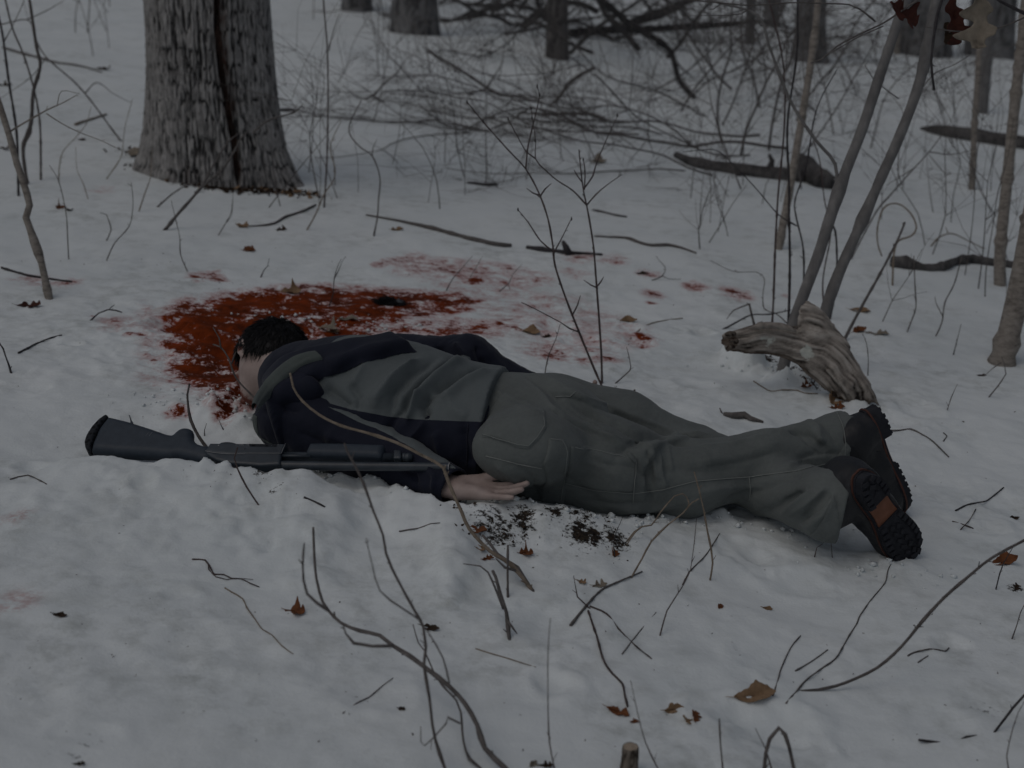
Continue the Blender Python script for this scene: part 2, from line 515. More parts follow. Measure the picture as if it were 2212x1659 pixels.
def make_bark(name, dark, light, scale=1.0, warm=None):
    m, nt, b = mat_new(name, .9, spec=.15)
    f = attr(nt, 'ridge')
    n = tex(nt, 'Noise', 34*scale, 6, .7, mapv(nt, (1, 1, .35)))
    n2 = tex(nt, 'Noise', 5*scale, 4, .6)
    k = mth(nt, 'ADD', mth(nt, 'MULTIPLY', f, .62), mth(nt, 'MULTIPLY', mth(nt, 'SUBTRACT', n, .42), 1.7))
    col = ramp(nt, k, [(.18, dark), (.5, tuple((a+c)/2 for a, c in zip(dark, light))), (.85, light)])
    col = mix(nt, ramp(nt, n2, [(.45, (0, 0, 0)), (.75, (.45, .45, .45))]), col, tuple(c*.45 for c in light))
    st = attr(nt, 'streak')
    sf = ramp(nt, mth(nt, 'ADD', st, mth(nt, 'MULTIPLY', mth(nt, 'SUBTRACT', n, .5), 1.1)), [(.35, (0, 0, 0)), (.7, (.93, .93, .93))])
    col = mix(nt, sf, col, ramp(nt, n, [(.4, (.012, .006, .004)), (.75, (.06, .02, .008))]))
    setc(nt, b, col); bump(nt, b, n, .5, .006)
    return m
M_oak = make_bark('oak_bark', (.026, .025, .025), (.37, .36, .35))
M_bgbark = make_bark('forest_bark', (.055, .055, .057), (.22, .22, .222))
M_darkbark = make_bark('dark_bark', (.035, .034, .035), (.16, .152, .148))
M_smooth = mat_noise('smooth_grey_bark', [(.3, (.115, .112, .111)), (.55, (.18, .175, .172)), (.75, (.26, .253, .246))], 26, .8, stretch=(1, 1, .4), bstr=.25, bdist=.002)
M_pale = mat_noise('pale_bark', [(.28, (.10, .088, .075)), (.5, (.24, .215, .19)), (.75, (.33, .305, .275))], 30, .85, stretch=(1, 1, 2.4), bstr=.35, bdist=.003)
M_twig = mat_noise('twig_bark', [(.3, (.065, .058, .056)), (.6, (.125, .112, .106)), (.8, (.19, .175, .165))], 60, .8, bstr=.3, bdist=.001)
M_twigred = mat_noise('reddish_twig_bark', [(.3, (.045, .034, .034)), (.6, (.09, .068, .064)), (.8, (.14, .11, .10))], 60, .75, bstr=.3, bdist=.001)
M_twigpale = mat_noise('pale_twig_bark', [(.3, (.13, .105, .08)), (.6, (.25, .205, .16)), (.8, (.34, .29, .235))], 60, .8, bstr=.3, bdist=.001)
M_twiggrey = mat_noise('grey_twig_bark', [(.3, (.075, .068, .066)), (.6, (.14, .128, .122)), (.8, (.21, .195, .185))], 60, .8, bstr=.3, bdist=.001)
M_twigdark = mat_noise('dark_twig_bark', [(.3, (.024, .022, .026)), (.7, (.06, .055, .056))], 60, .7, bstr=.2, bdist=.001)
M_bud = mat_noise('bud', [(.3, (.012, .009, .009)), (.7, (.035, .022, .02))], 80, .7)
def leaf_mat(name, a, c):
    return mat_noise(name, [(.3, a), (.7, c)], 45, .75, bstr=.35, bdist=.002)
M_leaf = [leaf_mat('tan_leaf', (.16, .10, .055), (.30, .20, .12)), leaf_mat('russet_leaf', (.10, .035, .014), (.21, .08, .03)),
          leaf_mat('dark_leaf', (.018, .012, .008), (.06, .035, .02)), leaf_mat('pale_leaf', (.17, .145, .115), (.27, .235, .19)),
          leaf_mat('maroon_leaf', (.035, .010, .007), (.085, .025, .016))]

# the plane in which the gun lies, needed for the snow it has sunk into
g_A = J(187, 962, .036); g_M = J(970, 1009, .128)
g_u = unit(g_M-g_A); g_v = np.array([0, math.cos(R_(26)), math.sin(R_(26))]); g_v = unit(g_v-g_u*np.dot(g_v, g_u)); g_n = np.cross(g_u, g_v)
def gp(px, py):
    d = ray(px, py); t = np.dot(g_A-Cc, g_n)/np.dot(d, g_n); q = Cc+t*d-g_A
    return np.array([np.dot(q, g_u), np.dot(q, g_v)])
def z5(pts): return np.array([gp(153.6+.243*x, 867.8+.243*y) for x, y in pts])
def z6(pts): return np.array([gp(614.4+.243*x, 921.6+.243*y) for x, y in pts])
def gw(V): V = np.asarray(V, float); return g_A+V[:, 0:1]*g_u+V[:, 1:2]*g_v+V[:, 2:3]*g_n

# ------------------------------------------------------------------ the snow: one sheet to far beyond the trees
def poly_on_snow(pix): return np.array([hit(x, y)[:2] for x, y in pix])
def grow(start, step, end, k):
    out = [start]
    while out[-1] < end:
        step *= k; out.append(out[-1]+step)
    return np.array(out[1:])
xs = np.arange(-1.75, 1.7501, .0085)
gx = grow(xs[-1], .0085, 85, 1.065); xs = np.concatenate([-gx[::-1], xs, gx])
ys = np.concatenate([-grow(-.6, .03, 6, 1.3)[::-1], np.arange(.62, 1.95, .02), np.arange(1.95, 5.2, .0085)])
ys = np.concatenate([ys, grow(ys[-1], .0085, 160, 1.055)])
GX, GY = np.meshgrid(xs, ys, indexing='ij')
near = np.exp(-np.maximum(np.hypot(GX*.8, GY-3.4)-2.6, 0)/1.2)
H = rough_h(GX, GY)
H += near*(  .0055*fbm(GX*6, GY*6, oct=3, seed=21)+.0030*fbm(GX*15, GY*15, oct=3, seed=31)*(.45+.55*sstep(-.2, .5, fbm(GX*1.1, GY*1.1, oct=2, seed=33))))
H += .02*fbm(GX*.9, GY*.9, oct=3, seed=41)*sstep(5.2, 8, GY)

def seg_d(L):
    """distance and run of every snow point to a polyline in plan"""
    best = np.full(GX.shape, 9.0); bt = np.zeros(GX.shape); n = len(L)-1
    for i in range(n):
        a, b = np.array(L[i][:2]), np.array(L[i+1][:2]); ba = b-a
        t = np.clip(((GX-a[0])*ba[0]+(GY-a[1])*ba[1])/np.dot(ba, ba), 0, 1)
        d = np.hypot(GX-a[0]-t*ba[0], GY-a[1]-t*ba[1])
        m = d < best; best = np.where(m, d, best); bt = np.where(m, (i+t)/n, bt)
    return best, bt
lump = fbm(GX*16, GY*16, oct=3, seed=51, gain=.6)
lump2 = fbm(GX*38, GY*38, oct=2, seed=57)
def bank(pix, w, amp, rough=.5, ends=.12):
    """a low ridge of pushed-up snow"""
    global H
    L = [hit(x, y) for x, y in pix]
    d, t = seg_d(L)
    e = np.clip(np.minimum(t, 1-t)/ends, 0, 1)
    H = H + amp*np.exp(-(d/w)**2)*(1+rough*lump+.35*rough*lump2)*(.25+.75*e)
SNOW_FEATURES = [
    ([(1300, 1128), (1450, 1128), (1600, 1122)], .05, .016, .7),
    ([(1180, 1215), (1290, 1205), (1370, 1180)], .05, -.018, .6),
    ([(585, 955), (625, 960), (660, 968)], .03, .03, .6),
    ([(480, 880), (520, 905), (560, 930)], .08, .022, .5),
    ([(380, 870), (440, 885), (500, 910)], .08, .014, .6),
    ([(1585, 770), (1610, 790), (1640, 800)], .055, .085, .6),                               # snow under the log's end
    ([(1650, 815), (1700, 825), (1760, 830)], .06, .03, .8),
    ([(1815, 868), (1850, 866), (1880, 872)], .05, .045, .6),
    ([(1890, 1222), (1940, 1228), (1995, 1222)], .04, .010, .5),
]
for pix, w, a, r in SNOW_FEATURES: bank(pix, w, a, r)

# snow heaped against the near side of the gun, sleeve and hand: the line of its crest
def crest(pix, back, wf, wb):
    """pix: crest line, back(px, py): point of the thing right behind the crest on that sight line"""
    global H
    L = []
    for (x0, y0), (x1, y1) in zip(pix[:-1], pix[1:]):
        n = max(1, int(abs(x1-x0)/8))
        for t in np.arange(n)/n: L.append((x0+(x1-x0)*t, y0+(y1-y0)*t))
    L.append(pix[-1]); C = np.array([back(x, y) for x, y in L])
    m = (np.abs(GX-C[:, 0].mean()) < np.ptp(C[:, 0])/2+.3) & (np.abs(GY-C[:, 1].mean()) < .5)
    gx, gy = GX[m], GY[m]
    zc = np.interp(gx, C[:, 0], C[:, 2]); yc = np.interp(gx, C[:, 0], C[:, 1])
    out = np.maximum(np.maximum(C[0, 0]-gx, gx-C[-1, 0]), 0)
    d = gy-yc; w = np.where(d < 0, wf*(1+.12*lump[m]), wb*(1+.3*lump[m]))
    k = np.exp(-np.abs(d/w)**1.7)*np.exp(-(out/.05)**2)
    H[m] = H[m]+(zc+.004*lump[m]*np.clip(np.abs(d)/.01, 0, 1)-H[m])*k
def before(dist_of, gap):
    def f(x, y):
        d = ray(x, y); n = np.linalg.norm(d); return Cc+d/n*(dist_of(x, y)-gap)
    return f
def gun_dist(x, y):
    d = ray(x, y); t = np.dot(g_A-Cc, g_n)/np.dot(d, g_n); return np.linalg.norm(t*d)
_e, _w = J(800, 990, .06), J(985, 1058, .085)
def arm_dist(x, y):
    t = np.clip((x-800)/185, 0, 1); return np.linalg.norm(_e*(1-t)+_w*t-Cc)
crest([(160, 988), (240, 985), (330, 990), (415, 996), (430, 998), (438, 986), (450, 988), (467, 1001), (478, 997), (495, 992), (500, 1000), (505, 1009), (524, 1004), (544, 1007), (569, 1021), (579, 1020), (594, 1013), (613, 1013), (619, 1018), (638, 1013), (673, 1006), (712, 1011), (735, 1022)],
      before(gun_dist, .034), .26, .022)
crest([(735, 1022), (775, 1033), (789, 1027), (801, 1024), (821, 1031), (843, 1048), (862, 1047), (903, 1065), (923, 1067), (935, 1064), (952, 1074), (960, 1067), (979, 1076)], before(arm_dist, .085), .24, .02)
crest([(979, 1078), (1008, 1088), (1037, 1084), (1076, 1088), (1110, 1084), (1140, 1080), (1170, 1088), (1220, 1096), (1290, 1112), (1360, 1126), (1430, 1130), (1500, 1128)], lambda x, y: J(x, y, float(np.interp(x, [979, 1180, 1300, 1420, 1500], [.075, .068, .045, .018, .004]))), .20, .025)
# dents and crumbled hollows where the snow has been trodden and has thawed
rd = np.random.default_rng(19)
for k in range(95):
    cx_, cy_ = rd.uniform(-1.5, 1.4), rd.uniform(2.0, 5.0); r_ = rd.uniform(.025, .075); dpt = rd.uniform(.004, .013)
    m = (np.abs(GX-cx_) < 3*r_) & (np.abs(GY-cy_) < 3*r_)
    dd = np.hypot((GX[m]-cx_), (GY[m]-cy_)*rd.uniform(.7, 1.4))/r_*(1+.25*lump[m])
    H[m] += dpt*(-np.exp(-dd**2)+.55*np.exp(-((dd-1.45)/.45)**2))
# crumbly trodden snow around the stain and the body
tc_ = hit(640, 760); trod = np.exp(-(((GX-tc_[0]-.05)/.75)**2+((GY-tc_[1])/.42)**2))
tc2 = hit(1250, 1000); trod2 = np.exp(-(((GX-tc2[0])/1.1)**2+((GY-tc2[1]+.1)/.4)**2))
H += (trod*1.0+trod2*.55)*(.011*np.maximum(lump, -.2)+.006*lump2)
H += .018*np.exp(-(((GX-hit(528, 838)[0])/.10)**2+((GY-hit(528, 838)[1])/.10)**2))    # snow up against the face
# the red soaking: dense and loose areas, then scattered drips
PT = np.stack([GX.ravel(), GY.ravel()], 1)
sel = (np.abs(PT[:, 0]) < 2.4) & (PT[:, 1] > 1.9) & (PT[:, 1] < 8.0)
stain = np.zeros(len(PT)); dense = np.zeros(len(PT)); dirt = np.zeros(len(PT))
def pool(pix, lvl, soft):
    sd = poly_sd(PT[sel], poly_on_snow(pix))
    stain[sel] = np.maximum(stain[sel], lvl*sstep(soft, -soft, sd))
pool([(342, 690), (372, 662), (430, 645), (500, 632), (590, 620), (700, 614), (800, 622), (905, 628), (985, 632), (1040, 650), (1000, 672), (900, 690), (850, 712), (790, 735), (700, 765), (560, 870), (500, 868), (440, 850), (395, 828), (360, 800), (372, 770), (350, 735)], .80, .085)
pool([(365, 690), (430, 655), (560, 632), (700, 628), (780, 636), (700, 660), (640, 690), (560, 700), (560, 860), (500, 850), (420, 826), (380, 800), (390, 750), (365, 715)], 1.20, .075)
pool([(760, 640), (860, 632), (980, 640), (900, 672), (800, 690), (720, 690)], 1.0, .05)
pool([(640, 700), (700, 690), (800, 700), (740, 745), (650, 765)], .66, .05)
pool([(780, 700), (900, 690), (1060, 690), (1130, 710), (1060, 730), (900, 735), (800, 745)], .46, .09)
pool([(440, 860), (520, 868), (545, 850), (560, 900), (500, 915), (455, 895)], .62, .05)
pool([(850, 560), (960, 555), (1100, 570), (1200, 600), (1140, 625), (980, 610), (860, 590)], .30, .10)
pool([(900, 590), (1000, 600), (1250, 640), (1420, 720), (1300, 780), (1150, 740), (1050, 690), (960, 640)], .20, .12)
pool([(410, 590), (470, 585), (490, 608), (420, 612)], .52, .03)
pool([(820, 560), (900, 540), (930, 555), (850, 585)], .36, .05)
pool([(300, 650), (350, 660), (350, 860), (300, 820)], .22, .07)
for x, y, r, l in [(1025, 608, .05, .75), (1015, 612, .03, .8), (1120, 605, .04, .7), (1170, 606, .05, .45), (1390, 728, .035, .95), (1385, 735, .06, .5), (1320, 560, .06, .5), (1590, 636, .06, .55), (1505, 620, .05, .5), (1408, 655, .02, .7),
                   (1255, 555, .07, .42), (1190, 760, .09, .45), (1260, 778, .04, .5), (1310, 775, .05, .42), (303, 725, .018, .9), (280, 724, .018, .7), (331, 782, .012, .8), (200, 681, .01, .8), (385, 895, .03, .5), (70, 605, .07, .32), (140, 610, .06, .3), (30, 1298, .05, .22),
                   (35, 1122, .04, .2), (500, 905, .03, .8), (488, 915, .025, .8), (470, 880, .03, .7), (900, 575, .03, .6), (985, 590, .04, .5), (1100, 580, .02, .8), (820, 570, .03, .55), (1400, 590, .05, .35), (1410, 635, .05, .4), (250, 690, .05, .3), (255, 705, .06, .3),
                   (1095, 690, .03, .7), (1115, 712, .03, .7), (1150, 715, .02, .7), (1080, 700, .02, .8), (1240, 590, .06, .3), (1700, 640, .03, .3), (960, 565, .02, .7), (430, 600, .035, .85), (460, 602, .02, .8), (220, 408, .06, .3)]:
    c = hit(x, y); e = np.exp(-(((PT[sel, 0]-c[0])/r)**2+((PT[sel, 1]-c[1])/(r*1.3))**2))
    stain[sel] = np.maximum(stain[sel], l*1.15*e)
for x, y, rx, ry, l in [(1075, 1178, .10, .06, .75), (1130, 1160, .05, .05, .8), (1265, 1180, .08, .045, .85), (1200, 1150, .05, .03, .7), (1330, 1185, .05, .035, .85), (1255, 1150, .05, .03, .7), (570, 1090, .05, .02, .65), (600, 1120, .06, .02, .55), (160, 1620, .06, .03, .55),
                        (1720, 800, .09, .05, .8), (1660, 775, .05, .05, .85), (1760, 835, .05, .03, .7), (2120, 1535, .07, .03, .55), (540, 1110, .05, .03, .4), (700, 1260, .1, .04, .3), (1600, 1325, .09, .05, .42), (200, 1600, .12, .05, .4), (2195, 1268, .03, .02, .8), (1800, 1110, .06, .03, .5), (1650, 1125, .07, .02, .6)]:
    c = hit(x, y); e = np.exp(-(((PT[sel, 0]-c[0])/rx)**2+((PT[sel, 1]-c[1])/(ry*1.8))**2))
    dirt[sel] = np.maximum(dirt[sel], l*e)
nx_, ny_ = GX.shape
I = (np.arange(nx_-1)[:, None]*ny_+np.arange(ny_-1)[None, :]).ravel()
snow_me = mesh_from('ground', np.stack([GX.ravel(), GY.ravel(), H.ravel()], 1), np.stack([I, I+ny_, I+ny_+1, I+1], 1), M_snow, True,
                    {'stain': stain, 'stain_dense': dense, 'dirt': dirt})
ground = link('ground', snow_me); ground['kind'] = 'structure'
ground['label'] = 'lumpy old snow on a wooded slope with a soaked red patch'
def snow_z(x, y):
    i = int(np.clip(np.searchsorted(xs, x)-1, 0, nx_-2)); j = int(np.clip(np.searchsorted(ys, y)-1, 0, ny_-2))
    u = (x-xs[i])/(xs[i+1]-xs[i]); v = (y-ys[j])/(ys[j+1]-ys[j])
    return float(H[i, j]*(1-u)*(1-v)+H[i+1, j]*u*(1-v)+H[i, j+1]*(1-u)*v+H[i+1, j+1]*u*v)
def snow_hit(px, py, lift=0.0):
    p = hit(px, py)
    d = ray(px, py)
    for i in range(6):
        dz = snow_z(p[0], p[1])+lift-p[2]
        p = p+d*(dz/d[2])*.7
    p[2] = snow_z(p[0], p[1])+lift
    return p
# loose crumbs of snow kicked up round the body
def crumbs():
    mb = MB(); rs = np.random.default_rng(3)
    ico = np.array([(1, 1, 1), (1, -1, -1), (-1, 1, -1), (-1, -1, 1)], float)
    base = np.array([(0, 0, 1), (.9, 0, .4), (.28, .85, .4), (-.72, .53, .4), (-.72, -.53, .4), (.28, -.85, .4), (0, 0, -.5)])
    F = np.array([(0, 1, 2), (0, 2, 3), (0, 3, 4), (0, 4, 5), (0, 5, 1), (6, 2, 1), (6, 3, 2), (6, 4, 3), (6, 5, 4), (6, 1, 5)])
    spots = [(560, 890, .16, .1, 60), (440, 870, .2, .12, 70), (900, 1075, .2, .05, 50), (600, 1020, .25, .04, 60), (1150, 1120, .3, .05, 60), (1500, 1135, .35, .06, 60), (1640, 800, .12, .06, 30), (760, 700, .3, .1, 60), (1900, 1230, .15, .06, 30)]
    for px, py, sx, sy, n in spots:
        c = hit(px, py)
        for _ in range(n):
            x, y = c[0]+rs.normal()*sx*.6, c[1]+rs.normal()*sy*.6
            r = .003+.008*rs.random()**3
            q = base*(1+.25*rs.normal(size=(7, 1)))*r
            a = rs.random()*6.28; ca, sa = math.cos(a), math.sin(a)
            q = np.stack([q[:, 0]*ca-q[:, 1]*sa, q[:, 0]*sa+q[:, 1]*ca, q[:, 2]], 1)
            mb.add(q+[x, y, snow_z(x, y)+r*.1], F)
    V, F = mb.get()
    o = link('snow_crumbs', mesh_from('snow_crumbs', V, F, M_snow, True)); o['kind'] = 'stuff'
    o['label'] = 'loose crumbs of broken snow around the lying figure'; o['category'] = 'snow'
crumbs()
# ------------------------------------------------------------------ the lying person
def clothmat(name, base, var, weave=900, rough=.85, bs=.15):
    m, nt, b = mat_new(name, rough, spec=.2)
    n = tex(nt, 'Noise', 9, 5, .6); n2 = tex(nt, 'Noise', 130, 3, .6)
    k = mth(nt, 'ADD', mth(nt, 'MULTIPLY', n, .7), mth(nt, 'MULTIPLY', n2, .3))
    setc(nt, b, ramp(nt, k, [(.3, tuple(c*(1-var) for c in base)), (.7, tuple(c*(1+var) for c in base))]))
    b.inputs['Sheen Weight'].default_value = .08
    cr = mth(nt, 'ABSOLUTE', mth(nt, 'SUBTRACT', tex(nt, 'Noise', 14, 3, .55, mapv(nt, (1, .55, 1.3))), .5))
    cr = ramp(nt, cr, [(.0, (0, 0, 0)), (.09, (1, 1, 1))])
    hh = mth(nt, 'ADD', mth(nt, 'MULTIPLY', cr, .22), mth(nt, 'ADD', mth(nt, 'MULTIPLY', tex(nt, 'Noise', 45, 3, .6), .9), mth(nt, 'MULTIPLY', tex(nt, 'Noise', 380, 2, .5), .35)))
    bump(nt, b, hh, bs*1.3, .004)
    return m
M_olive = clothmat('olive_jacket_cloth', (.118, .136, .140), .10, rough=.75)
M_navy = clothmat('navy_jacket_cloth', (.0105, .0130, .0255), .16, rough=.8)
M_canvas = clothmat('olive_canvas', (.128, .142, .138), .20, bs=.35)
M_thread = clothmat('seam_thread', (.215, .23, .22), .10)
M_lining = clothmat('grey_green_lining', (.085, .10, .095), .12)
M_leather = mat_noise('black_leather', [(.3, (.010, .011, .013)), (.6, (.018, .019, .022)), (.8, (.045, .047, .052))], 9, .5, bstr=.25, bdist=.003, bscale=180, spec=.4)
M_rubber = mat_noise('black_rubber', [(.3, (.012, .013, .017)), (.7, (.03, .032, .04))], 40, .7, bstr=.3, bdist=.002)
M_welt = mat_noise('brown_welt', [(.3, (.06, .025, .018)), (.7, (.11, .05, .038))], 60, .6)
M_shank = mat_noise('tan_leather_shank', [(.3, (.16, .065, .035)), (.6, (.23, .10, .06)), (.8, (.30, .17, .12))], 30, .6)
M_hair = mat_noise('black_hair', [(.3, (.0035, .0035, .004)), (.7, (.009, .0085, .010))], 60, .55, spec=.25, bstr=0)
def make_skin():
    m, nt, b = mat_new('skin', .5, spec=.35)
    n = tex(nt, 'Noise', 24, 5, .6)
    col = ramp(nt, n, [(.3, (.31, .235, .21)), (.7, (.43, .345, .315))])
    col = mix(nt, mth(nt, 'MULTIPLY', ramp(nt, mth(nt, 'ADD', attr(nt, 'stain'), mth(nt, 'MULTIPLY', mth(nt, 'SUBTRACT', tex(nt, 'Noise', 60, 4, .6), .5), .9)), [(.4, (0, 0, 0)), (.6, (1, 1, 1))]), .9), col, (.14, .028, .012))
    setc(nt, b, col)
    bump(nt, b, tex(nt, "Noise", 160, 4, .6), .12, .002)
    return m
M_skin = make_skin()

Z = np.array([0, 0, 1.0])
pelvis = J(1140, 945, .125); waist = J(960, 908, .13); chest = J(770, 858, .135); neckb = J(655, 815, .15)
shL = J(636, 902, .115); elL = J(806, 980, .075); wrL = J(988, 1056, .080)
shR = J(850, 790, .13); elR = J(1005, 783, .165); wrR = J(1192, 872, .06)
hipL = J(1200, 986, .105); knL = J(1480, 1034, .085); anL = J(1815, 962, .16)
hipR = J(1190, 900, .115); knR = J(1500, 985, .07); anR = J(1795, 1090, .118)
headc = J(577, 786, .135)
fd = unit([-.60, -.06, -.80]); cd = np.array([-.12, .93, .22]); cd = unit(cd-fd*np.dot(cd, fd)); ed = np.cross(cd, fd)
person = empty('person', J(1000, 960, 0))
tag(person, 'person lying face down in the snow in a dark jacket and olive work trousers', 'person')

def hand(vol, wr, fdir, pn, side, curl, spread=1.0):
    """palm and five fingers; fdir along the fingers, pn out of the palm, side towards the thumb"""
    fdir = unit(fdir); pn = unit(pn-fdir*np.dot(pn, fdir)); sd = np.cross(fdir, pn)
    if np.dot(sd, side) < 0: sd = -sd
    L = lambda a, b, c: wr+(fdir*a+sd*b+pn*c)*.94
    vol.cone(L(-.05, 0, 0), L(.012, 0, 0), .026, .026, .01, (pn, .78))
    for b0, b1 in ((.022, .028), (.008, .010), (-.008, -.010), (-.020, -.027)):
        vol.cone(L(.010, b0*.8, -.001), L(.088, b1, -.003), .0185, .0125, .012, (pn, .85))
    vol.cone(L(.012, .020, .008), L(.055, .030, .010), .019, .013, .012)         # ball of the thumb
    vol.cone(L(.015, -.020, .005), L(.06, -.024, .004), .016, .011, .012)
    for i, (b, l, an) in enumerate([(.030, .073, .10), (.0105, .082, .03), (-.0105, .076, -.05), (-.030, .060, -.14)]):
        p = L(.090, b, -.002); a = -.05+curl[i]*.35; r = .0092 if i < 3 else .0080
        for sgl, rr in zip((.46, .31, .25), (1.0, .93, .86)):
            d = fdir*math.cos(a)+pn*math.sin(a)+sd*math.sin(an*spread); d = unit(d)
            q = p+d*l*sgl
            vol.cone(p, q, r*rr, r*(rr-.07), .004); p = q; a += curl[i]*.45
    p = L(.030, .030, .012); a = 0
    for sgl, r0, r1 in ((.036, .0125, .0105), (.030, .0105, .0098), (.022, .0098, .0085)):
        d = unit(fdir*(.90+.1*a)+sd*(.34-.25*a)+pn*(.10)); q = p+d*sgl
        vol.cone(p, q, r0, r1, .006); p = q; a += .6

bv = Vol([-.98, 2.88, -.13], [.95, 4.1, .33], .0040)
bv.cone(pelvis, waist, .12, .11, .03, (Z, .6)); bv.cone(waist, chest, .11, .13, .03, (Z, .6)); bv.cone(chest, neckb, .12, .06, .03, (Z, .7))
for s_, e_, w_ in ((shL, elL, wrL), (shR, elR, wrR)):
    bv.cone(chest, s_, .07, .055, .03); bv.cone(s_, e_, .05, .04, .02); bv.cone(e_, w_, .04, .026, .02)
for h_, k_, a_ in ((hipL, knL, anL), (hipR, knR, anR)):
    bv.cone(pelvis, h_, .08, .08, .03); bv.cone(h_, k_, .07, .05, .02); bv.cone(k_, a_, .05, .035, .02)
AX = np.array([fd, cd, ed])
bv.ell(headc+fd*-.012+cd*.015, AX, (.093, .098, .074), .02)
bv.ell(headc+fd*.035-cd*.055, AX, (.058, .062, .058), .04)                       # face and jaw
bv.ell(headc+fd*.070-cd*.098, AX, (.024, .022, .030), .02)                       # chin
bv.cone(headc+fd*.083-cd*.01, headc+fd*.112-cd*.048, .010, .015, .014)           # nose
bv.cone(headc+fd*.088-cd*.074-ed*.018, headc+fd*.088-cd*.074+ed*.018, .007, .007, .008)   # lips
for s_ in (-1, 1):
    bv.cone(headc+fd*.086+cd*.012+ed*.015*s_, headc+fd*.075+cd*.014+ed*.045*s_, .009, .009, .014)  # brow
    bv.ell(headc+fd*.082-cd*.006+ed*.031*s_, AX, (.012, .011, .014), .004)       # eye
    bv.cone(headc+fd*.02-cd*.07+ed*.050*s_, headc+fd*.07-cd*.098+ed*.022*s_, .020, .015, .02)  # jaw line
    e0 = headc-fd*.006-cd*.012+ed*.078*s_                                          # ear: rim, lobe, bowl
    for a in np.linspace(-.6, 3.6, 9):
        p = e0+(-fd*math.cos(a)*.016+cd*math.sin(a)*.024+cd*.006)+ed*s_*(.010+.004*math.cos(a))
        if a > -.6: bv.cone(pp, p, .0052, .0052, .003)
        pp = p
    bv.cone(e0+fd*.012-cd*.018, e0+fd*.008-cd*.030, .008, .006, .006)
    bv.ell(e0+ed*s_*.002, AX, (.016, .024, .006), .006)
nk = headc-cd*.075-fd*.018
bv.cone(neckb+cd*-.02, nk, .062, .056, .035)
bv.cone(neckb+ed*.03-cd*.03, headc-fd*.03-cd*.04+ed*.045, .020, .018, .02)       # neck muscle
hand(bv, wrL, J(1142, 1062, .108)-wrL, np.array([.05, -.05, 1.0]), np.array([0, 1, .2]), (.42, .36, .30, .12), 1.1)
hand(bv, wrR, J(1322, 850, .13)-wrR, np.array([-.1, -.25, 1.0]), np.array([0, -1, .2]), (.7, .8, .85, .8), 1.0)
BV, BQ = bv.net(1)
earpos = headc-fd*.006-cd*.012+ed*.08
st_ = .85*np.exp(-(np.linalg.norm(BV-earpos-cd*.012, axis=1)/.026)**2)+.55*np.exp(-(np.linalg.norm(BV-headc-fd*.05+cd*.05-ed*.05, axis=1)/.03)**2)+.8*sstep(.05, .09, (BV-headc)@fd)*(np.linalg.norm(BV-headc, axis=1) < .16)
part('body', BV, BQ, M_skin, person, True, {'stain': st_})
del bv

# hair: a scalp cap and several thousand short strands
def hair():
    mb = MB(); rs = np.random.default_rng(11)
    c = headc+fd*-.018+cd*.004; R = np.array([.108, .124, .090])
    th, ph = np.meshgrid(np.linspace(0, math.pi, 40), np.linspace(0, 2*math.pi, 61)[:-1], indexing='ij')
    D = np.stack([np.sin(th)*np.cos(ph), np.sin(th)*np.sin(ph), np.cos(th)], -1).reshape(-1, 3)
    def cover(d):      # hair line: no face, no nape below, clear of the ear
        ear = np.minimum(np.hypot(d[..., 0]-.06, d[..., 1]+.16), 9)
        return (d[..., 0] < .02+1.1*np.maximum(d[..., 1]-.05, 0)) & (d[..., 1] > -.86+.06*np.abs(d[..., 2])+.95*np.maximum(d[..., 0]+.42, 0)) & ((ear > .19) | (np.abs(d[..., 2]) < .3)) & ~((d[..., 2] > .30) & (d[..., 0] > -.04) & (d[..., 1] < .22))
    V = c+(D*R)@AX
    V += ((D*(.003*fbm(D[:, 0]*6, D[:, 1]*6, D[:, 2]*6, seed=5))[:, None]))@AX
    n, m = 40, 60
    i = np.arange(n-1)[:, None]*m; j = np.arange(m)[None, :]
    Q = np.stack([i+j, i+(j+1) % m, i+m+(j+1) % m, i+m+j], -1).reshape(-1, 4)
    ok = cover(D)[Q].sum(1) >= 3
    mb.add(V, Q[ok])
    whorl = unit([-.75, .5, .25])
    k = 0
    while k < 5200:
        d = unit(rs.normal(size=3))
        if not cover(d): continue
        k += 1
        tang = d-whorl; tang = tang-d*np.dot(tang, d); tang = unit(tang+.35*rs.normal(size=3)); tang = unit(tang-d*np.dot(tang, d))
        L = .022+.022*rs.random(); lift = .10+.35*rs.random()**2
        p = d*R*.97; pts = []
        for q in range(4):
            f = q/3
            x = p+tang*L*f+d*(L*lift*math.sin(f*1.9)*.5)
            e = x/R; ne = np.linalg.norm(e)
            if ne < 1.0: x = x/ne*1.01
            pts.append(c+x@AX)
        tube(mb, pts, [.0011, .0012, .0009, .0003], 3, 1.0, capped=False)
    V, F = mb.get()
    part('hair', V, F, M_hair, person)
hair()

